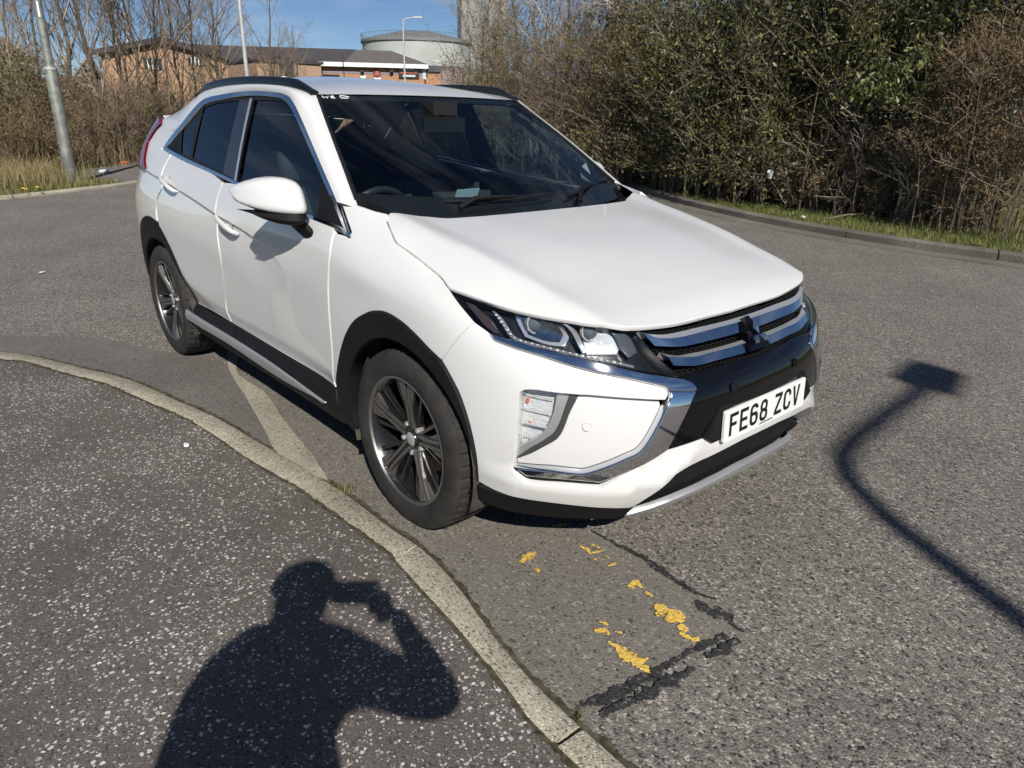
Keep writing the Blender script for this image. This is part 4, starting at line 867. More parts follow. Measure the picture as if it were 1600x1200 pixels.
# dark frame behind everything inside the surround
band('window_chrome', TG['dlo_top'], TG['dlo_top_in'], M_CHROME, .004)
band('belt_chrome', TG['belt_low'], [TG['belt_up'][k] for k in range(8)], M_CHROME, .004)
def ring_band(name, outer, inner, mat, off):
    """flat frame between two loops"""
    mo = resample(np.array(outer, float), .02); mi = resample(np.array(inner, float), .02)
    pts = np.concatenate([mo, mi]); n = len(mo)
    r = delaunay_2d_cdt([Vector(p) for p in pts], [], [list(range(n)), list(range(n, len(pts)))], 0, 1e-7)
    V2 = np.array([tuple(p) for p in r[0]]); F = [tuple(f) for f in r[2] if inside(V2[list(f)].mean(0)[None], mo)[0] and not inside(V2[list(f)].mean(0)[None], mi)[0]]
    V = fG(V2) + normals(fG, V2, -1) * off; parts(name, V, [tuple(reversed(f)) for f in F], mat)
ti = TG['dlo_top_in']; bu = TG['belt_up']
loop_all = [tuple(p) for p in ti] + [tuple(p) for p in bu]
# opening frames: rear (quarter + rear door) and front
def shrink(poly, d):
    m = np.array(poly, float)
    if area2(m) < 0: m = m[::-1]
    e = np.roll(m, -1, 0) - m; e /= np.linalg.norm(e, axis=1, keepdims=True); ep = np.roll(e, 1, 0)
    b = np.stack([-e[:, 1], e[:, 0]], 1) + np.stack([-ep[:, 1], ep[:, 0]], 1); b /= np.linalg.norm(b, axis=1, keepdims=True)
    return m + b * d
gl_all = {}
mo = resample(np.array(loop_all, float), .02)
holes = [resample(np.array(TG[k], float), .02) for k in ('glass_q', 'glass_r', 'glass_f')]
pts = mo; faces = [list(range(len(mo)))]
for h in holes:
    faces.append(list(range(len(pts), len(pts) + len(h)))); pts = np.concatenate([pts, h])
r = delaunay_2d_cdt([Vector(p) for p in pts], [], faces, 0, 1e-7); V2 = np.array([tuple(p) for p in r[0]]); F = []
for f in r[2]:
    c = V2[list(f)].mean(0)[None]
    if inside(c, mo)[0] and not any(inside(c, h)[0] for h in holes): F.append(tuple(reversed(f)))
parts('window_frame', fG(V2) - np.array([0, .004, 0]), F, M_SEAL)
panelG('pillar_cover', TG['pillar_b'], pbr('pillar_satin_black', (.02,.021,.025), .35, 0, .4, .2), off=.001, depth=.01)
panelG('pillar_strip', TG['pillar_strip'], M_SATIN, off=.006, depth=0, bev=0)
panelG('quarter_cover', TG['panel_q'], M_PLASTIC, off=.001, depth=.01)
panelG('mirror_sail', TG['sail'], M_PLASTIC, off=.002, depth=.01)
for nm, k, m in (('quarter_window', 'glass_q', M_GLASS_DARK), ('rear_side_window', 'glass_r', M_GLASS_DARK), ('front_side_window', 'glass_f', M_GLASS)):
    panelG(nm, shrink(TG[k], -.008), m, parent=(rd if k == 'glass_r' else fd if k == 'glass_f' else None), off=-.008, depth=0, bev=0, grid=.05)
# ---- door handles
def handle(key, par):
    A = np.array(T[key], float); p0, p1 = fS(A[:1])[0], fS(A[1:])[0]
    x0, x1 = p0[0], p1[0]; L = abs(x1 - x0); zc = (p0[2] + p1[2]) / 2; xc = (x0 + x1) / 2; y = (p0[1] + p1[1]) / 2; sl = (p1[2] - p0[2]) / (x1 - x0)
    V = []; F = []; n = 18; m = 10
    for i in range(n + 1):
        t = i / n; xx = x0 + (x1 - x0) * t
        e = max(0.0, 1 - abs(2 * t - 1) ** 3.0) ** .5
        hz = .0165 * (.35 + .65 * e) * (1.15 - .35 * t); oy = .010 + .026 * e
        for k in range(m):
            a = 2 * math.pi * k / m
            V.append((xx, y + oy + .011 * math.cos(a) * (.4 + .6 * e), zc + sl * (xx - xc) + hz * math.sin(a)))
    for i in range(n):
        for k in range(m):
            k2 = (k + 1) % m; F.append((i*m+k, (i+1)*m+k, (i+1)*m+k2, i*m+k2))
    F.append(tuple(reversed(range(m)))); F.append(tuple(n*m+k for k in range(m)))
    parts('door_handle', V, F, M_WHITE, par)
    # cup behind
    V = [(xc + .035 * math.cos(a) + .02 * (1 if x0 > x1 else -1) * 0, y + .0015, zc + .002 + .032 * math.sin(a)) for a in np.linspace(0, 2*math.pi, 24, endpoint=False)]
    Vi = [(xc + .030 * math.cos(a), y - .006, zc + .002 + .026 * math.sin(a)) for a in np.linspace(0, 2*math.pi, 24, endpoint=False)]
    F = [(i, (i+1) % 24, 24 + (i+1) % 24, 24 + i) for i in range(24)] + [tuple(range(24, 48))]
    parts('handle_cup', V + Vi, F, M_SILVER, par)
handle('pt_handle_f', fd); handle('pt_handle_r', rd)
# ---- door mirrors
mirr = [empty('door_mirror'), empty('door_mirror')]
for h in mirr: h.parent = car
mirr[1].location = (-.06, -.03, 0)
def loft(secs, cap=True):
    m = len(secs[0]); V = [p for s in secs for p in s]; F = []
    for i in range(len(secs) - 1):
        for k in range(m):
            k2 = (k + 1) % m; F.append((i*m+k, i*m+k2, (i+1)*m+k2, (i+1)*m+k))
    if cap: F += [tuple(reversed(range(m))), tuple((len(secs)-1)*m + k for k in range(m))]
    return V, F
# housing: superellipse sections along the outward direction, flat underside, tip swept back and up
HS = [(.915,-.615,1.118,1.215,.055,.03),(.925,-.605,1.110,1.226,.072,.045),(.945,-.602,1.106,1.238,.085,.055),(.975,-.612,1.106,1.247,.092,.06),(1.01,-.637,1.110,1.248,.090,.06),(1.045,-.672,1.117,1.240,.082,.055),(1.075,-.715,1.127,1.226,.068,.045),(1.098,-.757,1.140,1.210,.048,.035),(1.110,-.785,1.152,1.198,.026,.02),(1.114,-.797,1.166,1.186,.010,.008)]
secs = []
HS = [(y - .035, xc - .085, z0 - .004, z1 - .004, fr, bk) for y, xc, z0, z1, fr, bk in HS]
for y, xc, z0, z1, fr, bk in HS:
    s = []; zc = z0 + (z1 - z0) * .42
    for k in range(36):
        t = 2 * math.pi * k / 36; c, sn = math.cos(t), math.sin(t); e = .62
        ex = abs(c) ** e * (1 if c > 0 else -1); ez = abs(sn) ** e * (1 if sn > 0 else -1)
        zz = zc + ((z1 - zc) if sn > 0 else (zc - z0)) * ez
        lean = (zz - zc) / (z1 - z0) * -.045
        s.append((xc + (fr if c > 0 else bk) * ex + lean, y, zz))
    secs.append(s)
HV, HF = loft(secs)
zsplit = lambda p: 1.122 + .05 * max(0, p[1] - 1.0) / .08
HV = [tuple(p) for p in HV]
cut = lambda p: p[2] < zsplit(p)
Fw = [f for f in HF if sum(cut(HV[i]) for i in f) <= len(f) / 2]; Fb = [f for f in HF if sum(cut(HV[i]) for i in f) > len(f) / 2]
parts('mirror_shell', HV, [tuple(reversed(f)) for f in HF], M_WHITE, mirr, 60)
lowv = [(p[0] * 1.0, p[1], min(p[2], 1.1215) - .018 - (.03 if p[2] < 1.113 else 0) * max(0, 1 - abs(p[1] - .95) / .09)) for s_ in secs[:8] for p in s_]
LV, LF = loft([[(q[0] - .004, q[1], min(q[2], 1.124 + .0) - .014 - .026 * (1 if math.sin(2*math.pi*k/36) < 0 else 0) * max(0, 1 - ((q[1] - .95) / .11) ** 2)) for k, q in enumerate(s_)] for s_ in secs[:8]])
parts('mirror_base', LV, [tuple(reversed(f)) for f in LF], M_PLASTIC, mirr, 60)
V, F = loft([[(-.675 + .055 * math.cos(a), .862, 1.020 + .032 * math.sin(a)) for a in np.linspace(0, 2*math.pi, 14, endpoint=False)], [(-.685 + .056 * math.cos(a), .882, 1.045 + .034 * math.sin(a)) for a in np.linspace(0, 2*math.pi, 14, endpoint=False)], [(-.715 + .057 * math.cos(a), .912, 1.082 + .03 * math.sin(a)) for a in np.linspace(0, 2*math.pi, 14, endpoint=False)], [(-.735 + .057 * math.cos(a), .935, 1.11 + .02 * math.sin(a)) for a in np.linspace(0, 2*math.pi, 14, endpoint=False)]])
parts('mirror_arm', V, [tuple(reversed(f)) for f in F], M_PLASTIC, mirr, 50)
ip = [(y - .035, x - .085) for y, x in ((1.000, -.553), (1.035, -.588), (1.068, -.640), (1.094, -.702), (1.108, -.76))]
V = []; F = []
for i, (y, x) in enumerate(ip):
    zi = 1.117 + .35 * max(0, y - .995); V += [(x + .006, y, zi), (x + .005, y, zi + .009), (x - .02, y, zi + .010), (x - .02, y, zi - .002)]
    if i: F += [(4*i-4+k, 4*i-4+(k+1) % 4, 4*i+(k+1) % 4, 4*i+k) for k in range(4)]
parts('indicator', V, F, M_LED, mirr)
mg = MB(); mg.prism(rrect(.075, .055, .02), 0, .004, Matrix(((0,0,-1,-.775),(1,0,0,.965),(0,1,0,1.168),(0,0,0,1)))); parts('mirror_glass', np.array(mg.v), mg.f, M_CHROME, mirr)
# ---- wheels
def wheel_mesh():
    out = {}
    # tyre
    prof = [(.238,-.098),(.245,-.104),(.265,-.1105),(.290,-.113),(.315,-.1105),(.333,-.104),(.3425,-.096)]
    tread = []
    for y0, y1 in ((-.092,-.066),(-.060,-.026),(-.020,.020),(.026,.060),(.066,.092)):
        r = lambda y: .351 - .004 * (y / .09) ** 2 - (.003 if abs(y) > .08 else 0)
        tread += [(.3415, y0 - .0012), (r(y0), y0), (r(y1), y1), (.3415, y1 + .0012)]
    prof = prof + tread + [(r_, -y) for r_, y in prof[::-1]]
    m = MB(); n = 240; v = []
    M_ = len(prof)
    for k in range(n):
        a = 2 * math.pi * k / n; ph = k % 5
        for r, y in prof:
            rr = r
            if r > .3435 and abs(y) > .03 and ph == (0 if y > 0 else 2): rr = r - .006
            if r > .3435 and abs(y) <= .03 and k % 10 == 4: rr = r - .004
            if abs(y) > .095 and .330 < r < .344 and ph == (0 if y > 0 else 2): rr = r - .003
            if rr == r and abs(y) > .1085 and .30 < r < .32 and 20 < k % 120 < 50 and k % 4 < 2: rr = r; 
            v.append((rr * math.cos(a), y, rr * math.sin(a)))
    f = [(k*M_+j, ((k+1) % n)*M_+j, ((k+1) % n)*M_+j+1, k*M_+j+1) for k in range(n) for j in range(M_ - 1)]
    m.add(v, [tuple(reversed(q)) for q in f]); out['tyre'] = (m, M_RUBBER, 25)
    m = MB(); m.lathe([(.243,.104),(.240,.1065),(.235,.107),(.231,.104),(.229,.096)], 96); out['rim_lip'] = (m, M_ALLOY, 40)
    m = MB(); m.lathe([(.229,.097),(.218,.075),(.214,.02),(.205,-.06),(.232,-.10)], 72); out['rim_barrel'] = (m, M_WHEELBLACK, 40)
    m = MB(); m.lathe([(.0,-.012),(.150,-.012),(.152,-.016),(.152,-.034),(.09,-.034)], 64); m.lathe([(.0,.02),(.075,.02),(.08,-.012)], 32); out['brake_disc'] = (m, M_DISC, 40)
    m = MB(); m.box((-.06,-.05,.085), (.06,.012,.165)); out['brake_caliper'] = (m, M_DARK, 40)
    yf = lambda r: .066 + .030 * min(1, max(0, (r - .03) / .17)) ** .8
    body = MB(); face = MB(); groove = MB()
    def strip(mb, ang, pts, dy, th):
        # pts: list of (r, t_left, t_right)
        ca, sa = math.cos(ang), math.sin(ang); V = []
        for r, a, b in pts:
            for t in (a, b): V.append((r*ca - t*sa, yf(r) + dy, r*sa + t*ca))
            for t in (a, b): V.append((r*ca - t*sa, yf(r) + dy - th, r*sa + t*ca))
        F = []
        for i in range(len(pts) - 1):
            o = 4 * i; F += [(o, o+1, o+5, o+4), (o+2, o+6, o+7, o+3), (o, o+4, o+6, o+2), (o+1, o+3, o+7, o+5)]
        F += [(0, 2, 3, 1), (len(V)-4, len(V)-3, len(V)-1, len(V)-2)]
        mb.add(V, F)
    for k in range(5):
        a = 2 * math.pi * k / 5 + math.pi / 2
        strip(body, a, [(.03,-.024,.024),(.07,-.021,.021),(.12,-.022,.022),(.18,-.034,.034),(.230,-.050,.050)], -.008, .030)
        for s in (-1, 1):
            o = lambda p, q: (min(s*p, s*q), max(s*p, s*q))
            strip(face, a, [(.045,)+o(.008,.019),(.09,)+o(.006,.016),(.14,)+o(.006,.0155),(.19,)+o(.007,.018),(.231,)+o(.008,.020)], 0, .010)
            strip(face, a, [(.150,)+o(.0235,.025),(.18,)+o(.0225,.036),(.205,)+o(.0225,.044),(.231,)+o(.023,.052)], -.003, .010)
            # slim dark web leaning to the neighbouring gap
            strip(body, a + s * math.radians(21), [(.05,-.006,.006),(.12,-.005,.005),(.18,-.007,.007),(.228,-.011,.011)], -.016, .020)
    out['spoke_core'] = (body, M_WHEELBLACK, 30); out['spoke_face'] = (face, M_ALLOY, 30)
    m = MB(); m.lathe([(.0,.078),(.022,.077),(.028,.072),(.030,.062),(.062,.060),(.066,.04)], 40); out['hub'] = (m, M_WHEELBLACK, 40)
    m = MB(); m.lathe([(0,.0795),(.020,.0785),(.0265,.074)], 30); out['centre_cap'] = (m, M_SATIN, 50)
    for k in range(5):
        a = 2 * math.pi * (k + .5) / 5 + math.pi / 2; m = MB(); m.lathe([(0,.074),(.008,.073),(.0105,.068),(.0105,.045)], 8, 'y', (.057*math.cos(a), 0, .057*math.sin(a))); out['wheel_nut%d' % k] = (m, M_SATIN, 30)
    m = MB(); m.tube([(.19,.07,.08), (.175,.085,.073)], .004, 6); out['valve'] = (m, M_SATIN, 30)
    return out
WM = wheel_mesh(); wdat = {}
for _k, (_m, _a, _b) in WM.items():
    if _k not in ('tyre', 'brake_disc', 'brake_caliper'): _m.v = [(v[0] * 1.035, v[1], v[2] * 1.035) for v in _m.v]
first = True
for (x, s, rot, steer) in ((FW, -1, -4, 0), (FW, 1, 20, 0), (RW, -1, 33, 0), (RW, 1, 50, 0)):
    w = empty('wheel', (x, s * .775, WZ)); w.parent = car
    w.rotation_euler = (0, math.radians(rot), 0 if s > 0 else math.pi)
    for nm, (m, mat, ang) in WM.items():
        if nm not in wdat:
            o = m.build(nm.rstrip('01234'), mat, w, True, ang); wdat[nm] = o.data
        else:
            o = bpy.data.objects.new(nm.rstrip('01234'), wdat[nm]); COL.objects.link(o); o.parent = w
# ---- interior
def seat(x, y, rear=False):
    s = empty('seat', (x, y, .30)); s.parent = car
    def cush(name, secs, mat):
        V, F = loft(secs); mk(name, V, F, mat, s, True, 60)
    def rr(cx, cz, w, d, n=16, pw=.6):
        return [(cx + d * (abs(math.cos(t)) ** pw) * (1 if math.cos(t) > 0 else -1), w * (abs(math.sin(t)) ** pw) * (1 if math.sin(t) > 0 else -1), cz) for t in np.linspace(0, 2*math.pi, n, endpoint=False)]
    cush('cushion', [rr(.05,.02,.24,.26), rr(.05,.12,.26,.28), rr(.05,.20,.24,.26), rr(.04,.225,.18,.2)], M_INT)
    cush('backrest', [rr(-.20,.20,.24,.07), rr(-.25,.45,.26,.08), rr(-.31,.68,.245,.07), rr(-.34,.80,.19,.05)], M_INT)
    cush('headrest', [rr(-.335,.84,.12,.04), rr(-.335,.90,.14,.055), rr(-.345,.98,.135,.05), rr(-.35,1.01,.10,.03)], M_INT)
seat(-1.35, -.37); seat(-1.35, .37); seat(-2.2, -.40); seat(-2.2, .40)
V = []; F = []
ys = np.linspace(-.74, .74, 25)
for i, y in enumerate(ys):
    hump = .05 * math.exp(-((y + .37) / .16) ** 2)
    V += [(-.30, y, 1.03 - .06 * (abs(y) / .74) ** 2), (-.52, y, 1.055 - .02 * (abs(y) / .74) ** 2), (-.70, y, 1.05 + hump), (-.80, y, 1.02 + hump), (-.82, y, .90), (-.76, y, .60)]
    if i: F += [(6*i-6+k, 6*i-6+k+1, 6*i+k+1, 6*i+k) for k in range(5)]
mk('dashboard', V, F, M_INT2, car, True, 60)
b = MB(); b.box((-.80,-.15,1.04), (-.74,.15,1.13)); b.build('display', M_INT, car, False)
sw = MB(); Msw = Matrix.Translation((-.98,-.37,.98)) @ Matrix.Rotation(math.radians(-66), 4, 'Y')
sw.tube([Msw @ Vector((.185*math.cos(a), .185*math.sin(a), 0)) for a in np.linspace(0, 2*math.pi, 41)], .016, 8, False)
sw.tube([Msw @ Vector((0,-.18,0)), Msw @ Vector((0,.18,0))], .022, 6); sw.tube([Msw @ Vector((0,0,.03)), Msw @ Vector((0,0,-.25))], [.07,.03], 10)
sw.build('steering_wheel', pbr('steering_leather', (.03,.03,.032), .35), car)
b = MB(); Mc = Matrix.Translation((-.62,-.10,1.118)) @ Matrix.Rotation(math.radians(-62), 4, 'Y'); b.box((-.05,-.065,0), (.05,.065,.002), Mc); b.build('dashboard_card', pbr('card_sky_reflection', (.42,.58,.62), .25, 0, .6), car, False)  # pale blue base colour stands in for the sky mirrored in the card
# pale trim inside the pillars
for s in (-1, 1):
    P = Ec(np.linspace(.6, 2.9, 14)); V = []; F = []
    for i, p in enumerate(P):
        V += [(p[0] - .03, (p[1] - .03) * s, p[2] - .03), (p[0] - .09, (p[1] + .035) * s, p[2] - .075)]
        if i: F.append((2*i-2, 2*i-1, 2*i+1, 2*i))
    mk('pillar_trim', V, F, M_HEADLINE, car)
    b = MB(); b.box((-1.66, s*.72 - .02, .8), (-1.56, s*.72 + .02, 1.15)); b.v = b.v; b.build('pillar_trim', M_INT, car, False)
# ================================================================ THE PLACE
def pray(px, py):
    px = float(px); py = float(py); return _f + _r2 * ((px - 800) / CAM_F) - _u2 * ((py - 600) / CAM_F)
def gp(px, py, z=0.):
    """point of the ground seen at a place in the photograph"""
    d = pray(px, py); t = (z - CAM_P.z) / d.z; return CAM_P + d * t
def at(px, D, z=0.):
    """point at horizontal distance D in the direction of a column of the photograph"""
    d = pray(px, 165); d.z = 0; d.normalize(); p = CAM_P + d * float(D); p.z = z; return p
def nlink(nt, a, b): nt.links.new(a, b)
def asphalt(name, base, dark, light, scale, chips=None, rough=.9, big=.25, bumpd=.004, stones=(.18, .80), tint=None):
    """tarmac: every stone a cell with its own tone; chips = (scale, keep, radius, colour)"""
    m, nt, out = NT(name); N = nt.nodes.new; L = nt.links
    b = N('ShaderNodeBsdfPrincipled'); b.inputs['Roughness'].default_value = rough; b.inputs['Specular IOR Level'].default_value = .3
    tc = N('ShaderNodeTexCoord')
    wob = N('ShaderNodeTexNoise'); wob.inputs['Scale'].default_value = scale * .8; wob.inputs['Detail'].default_value = 2
    L.new(tc.outputs['Object'], wob.inputs['Vector'])
    add = N('ShaderNodeMixRGB'); add.blend_type = 'ADD'; add.inputs[0].default_value = .012
    L.new(tc.outputs['Object'], add.inputs[1]); L.new(wob.outputs['Color'], add.inputs[2])
    vo = N('ShaderNodeTexVoronoi'); vo.inputs['Scale'].default_value = scale; L.new(add.outputs[0], vo.inputs['Vector'])
    sp = N('ShaderNodeSeparateColor'); L.new(vo.outputs['Color'], sp.inputs[0])
    cr = N('ShaderNodeValToRGB'); e = cr.color_ramp.elements
    e[0].position = 0; e[0].color = tuple(dark) + (1,); e[1].position = 1; e[1].color = tuple(light) + (1,)
    q = e.new(stones[0]); q.color = tuple(base) + (1,); q = e.new(stones[1]); q.color = tuple(x * 1.18 for x in base) + (1,)
    L.new(sp.outputs[0], cr.inputs[0])
    n = N('ShaderNodeTexNoise'); n.inputs['Scale'].default_value = 1.1; n.inputs['Detail'].default_value = 7; n.inputs['Roughness'].default_value = .6; L.new(tc.outputs['Object'], n.inputs['Vector'])
    mr = N('ShaderNodeMapRange'); mr.inputs['From Min'].default_value = .3; mr.inputs['From Max'].default_value = .7; mr.inputs['To Min'].default_value = 1 - big; mr.inputs['To Max'].default_value = 1 + big
    L.new(n.outputs['Fac'], mr.inputs['Value'])
    fine = N('ShaderNodeTexNoise'); fine.inputs['Scale'].default_value = 420; fine.inputs['Detail'].default_value = 3; L.new(tc.outputs['Object'], fine.inputs['Vector'])
    mf = N('ShaderNodeMapRange'); mf.inputs['From Min'].default_value = .25; mf.inputs['From Max'].default_value = .75; mf.inputs['To Min'].default_value = .6; mf.inputs['To Max'].default_value = 1.4; L.new(fine.outputs['Fac'], mf.inputs['Value'])
    mm = N('ShaderNodeMath'); mm.operation = 'MULTIPLY'; L.new(mr.outputs[0], mm.inputs[0]); L.new(mf.outputs[0], mm.inputs[1])
    mul = N('ShaderNodeMixRGB'); mul.blend_type = 'MULTIPLY'; mul.inputs[0].default_value = 1; L.new(cr.outputs[0], mul.inputs[1]); L.new(mm.outputs[0], mul.inputs[2])
    col = mul.outputs[0]; hgt = vo.outputs['Distance']
    if chips:
        for csc, keep, rad, ccol in chips:
            w2 = N('ShaderNodeTexNoise'); w2.inputs['Scale'].default_value = csc * 1.6; L.new(tc.outputs['Object'], w2.inputs['Vector'])
            a2 = N('ShaderNodeMixRGB'); a2.blend_type = 'ADD'; a2.inputs[0].default_value = .016; L.new(tc.outputs['Object'], a2.inputs[1]); L.new(w2.outputs['Color'], a2.inputs[2])
            v2 = N('ShaderNodeTexVoronoi'); v2.inputs['Scale'].default_value = csc; v2.voronoi_dimensions = '2D'; L.new(a2.outputs[0], v2.inputs['Vector'])
            s2 = N('ShaderNodeSeparateColor'); L.new(v2.outputs['Color'], s2.inputs[0])
            dn = N('ShaderNodeTexNoise'); dn.inputs['Scale'].default_value = 2.2; dn.inputs['Detail'].default_value = 4; L.new(tc.outputs['Object'], dn.inputs['Vector'])
            th = N('ShaderNodeMapRange'); th.inputs['From Min'].default_value = .3; th.inputs['From Max'].default_value = .7; th.inputs['To Min'].default_value = keep + .16; th.inputs['To Max'].default_value = keep - .16; L.new(dn.outputs['Fac'], th.inputs['Value'])
            g = N('ShaderNodeMath'); g.operation = 'GREATER_THAN'; L.new(s2.outputs[0], g.inputs[0]); L.new(th.outputs[0], g.inputs[1])
            rr = N('ShaderNodeMath'); rr.operation = 'MULTIPLY_ADD'; L.new(s2.outputs[1], rr.inputs[0]); rr.inputs[1].default_value = rad * .8; rr.inputs[2].default_value = rad * .5
            lt = N('ShaderNodeMath'); lt.operation = 'LESS_THAN'; L.new(v2.outputs['Distance'], lt.inputs[0]); L.new(rr.outputs[0], lt.inputs[1])
            k = N('ShaderNodeMath'); k.operation = 'MULTIPLY'; L.new(g.outputs[0], k.inputs[0]); L.new(lt.outputs[0], k.inputs[1])
            c2 = N('ShaderNodeMixRGB'); L.new(k.outputs[0], c2.inputs[0]); L.new(col, c2.inputs[1])
            tone = N('ShaderNodeMixRGB'); tone.inputs[1].default_value = tuple(x * .55 for x in ccol) + (1,); tone.inputs[2].default_value = tuple(ccol) + (1,); L.new(s2.outputs[2], tone.inputs[0]); L.new(tone.outputs[0], c2.inputs[2])
            col = c2.outputs[0]
    L.new(col, b.inputs['Base Color'])
    bp = N('ShaderNodeBump'); bp.inputs['Strength'].default_value = .9; bp.inputs['Distance'].default_value = bumpd; bp.invert = True
    hm = N('ShaderNodeMath'); hm.operation = 'MULTIPLY_ADD'; L.new(fine.outputs['Fac'], hm.inputs[0]); hm.inputs[1].default_value = .5; L.new(hgt, hm.inputs[2])
    L.new(hm.outputs[0], bp.inputs['Height']); L.new(bp.outputs[0], b.inputs['Normal'])
    L.new(b.outputs[0], out.inputs[0]); return m
M_ROAD = asphalt('road_asphalt', (.170,.155,.137), (.027,.025,.023), (.45,.41,.36), 122, big=.14, bumpd=.004, stones=(.24,.76))
M_PATCH = asphalt('patch_asphalt', (.168,.153,.130), (.05,.046,.04), (.32,.30,.26), 130, big=.14, bumpd=.003, stones=(.12,.90), chips=[(42, .70, .22, (.34,.32,.28))])
M_PAVE = asphalt('pavement_asphalt', (.118,.103,.091), (.048,.042,.037), (.20,.178,.158), 170, chips=[(62, .775, .27, (.74,.72,.67)), (105, .82, .30, (.60,.58,.54))], big=.14, bumpd=.0025, stones=(.15,.88))
M_KERB = asphalt('kerb_concrete', (.36,.330,.255), (.10,.092,.072), (.58,.54,.44), 150, big=.30, bumpd=.0025, stones=(.22,.75))
M_KERB_OLD = asphalt('old_kerb_concrete', (.33,.30,.235), (.11,.10,.08), (.46,.42,.34), 150, big=.3, bumpd=.003)
M_TAR = asphalt('bitumen_seal', (.034,.034,.034), (.012,.012,.012), (.17,.16,.145), 100, rough=.65, big=.3, stones=(.25,.86))
M_YELLOW = asphalt('yellow_road_paint', (.66,.43,.085), (.17,.14,.09), (.80,.56,.16), 120, big=.2, stones=(.16,.7))
def sheet(name, pts, z, mat, parent=None, kind='structure'):
    pts = [Vector((p[0], p[1], 0)) for p in pts]
    r = delaunay_2d_cdt([p.xy for p in pts], [], [list(range(len(pts)))], 1, 1e-7)
    o = mk(name, [(p.x, p.y, z) for p in r[0]], [tuple(f) for f in r[2]], mat, parent, False)
    for p in o.data.polygons:
        if p.normal.z < 0: p.flip()
    if kind and parent is None: o['kind'] = kind
    return o
def smooth(pts, d): return [tuple(p) for p in resample(np.array([tuple(p)[:2] for p in pts], float), d, False, 170)]
def ragged(path, wid, seed, d=.012, amp=.5, sc=18.):
    """outline of a ragged strip along a path"""
    P = np.array(smooth(path, d)); n = len(P); T_ = np.gradient(P, axis=0); T_ /= np.linalg.norm(T_, axis=1, keepdims=True); N_ = np.stack([-T_[:, 1], T_[:, 0]], 1)
    Lp = []; Rp = []
    for i in range(n):
        w = np.interp(i / (n - 1), np.linspace(0, 1, len(wid)), wid)
        for s, lst in ((1, Lp), (-1, Rp)):
            k = noise.noise(Vector((P[i][0] * sc, P[i][1] * sc, seed + s * 7))) * amp + noise.noise(Vector((P[i][0] * sc * 4, P[i][1] * sc * 4, seed + s * 3))) * amp * .6
            lst.append(tuple(P[i] + N_[i] * s * max(.0015, w * (1 + k))))
    return Lp + Rp[::-1]
# ---- ground and road
M_EARTH = pbr('rough_grassland', (.13,.115,.055), .95, spec=.1, noise_amt=.5, noise_scale=.7, bump=.8, bump_scale=6)
sheet('ground', [(1500 * math.cos(a), 1500 * math.sin(a)) for a in np.linspace(0, 2*math.pi, 48, endpoint=False)], -.03, M_EARTH)
K_pav = [(0,563),(31.5,565),(105,586),(168,603),(245,636.5),(308,664.5),(385,717),(455,759),(560,832.5),(614,875),(695,966),(770,1053),(822.5,1123),(864.5,1168.5)]
K_road = [(0,549),(45.5,554),(122.5,572),(199.5,591),(280,626),(336,650.5),(420,699.5),(486.5,736),(525,759),(560,783.5),(607,820),(656,852.5),(711,908),(770,990),(840,1070.5),(910,1137)]
ext0 = [(-8.6,-9.5), (-7.2,-6.2), (-5.6,-3.75), (-4.3,-2.35)]; ext1 = [(1.9,-1.10), (3.2,-1.12), (6,-1.16), (12,-1.25), (30,-1.5)]
KP = smooth([Vector(p) + Vector((-.06,-.07)) for p in ext0] + [gp(*p, .02) for p in K_pav] + [(p[0], p[1] - .125) for p in ext1], .06)
KR = smooth([Vector(p) + Vector((.03,.05)) for p in ext0] + [gp(*p, .012) for p in K_road] + ext1, .06)
far_k = [(40,12.5), (20,9.4), (9,7.85), (4,7.42), (.9,7.33), (-.12,7.34), (-1.51,7.37), (-3.52,7.80), (-6.12,8.94), (-9.2,11.0), (-12.5,13.9), (-17,18.5), (-24,27), (-34,42)]
FK = smooth(far_k, .12)
left_k = [(-6.5,-30), (-10.0,-12), (-11.9,-4.2), (-12.6,-.47), (-13.1,.50), (-14.05,1.85), (-15.6,3.3), (-18.5,5.3), (-26,11.5), (-37,22), (-50,36)]
LK = smooth(left_k, .15)
road_poly = [(60,-60)] + [(60,12.5)] + FK + [(-50,36)] + LK[::-1] + [(-6.5,-60)]
sheet('road', road_poly, 0., M_ROAD)
pav_poly = KP + [(30,-40), (-8.6,-40)]
sheet('pavement', pav_poly, .022, M_PAVE)
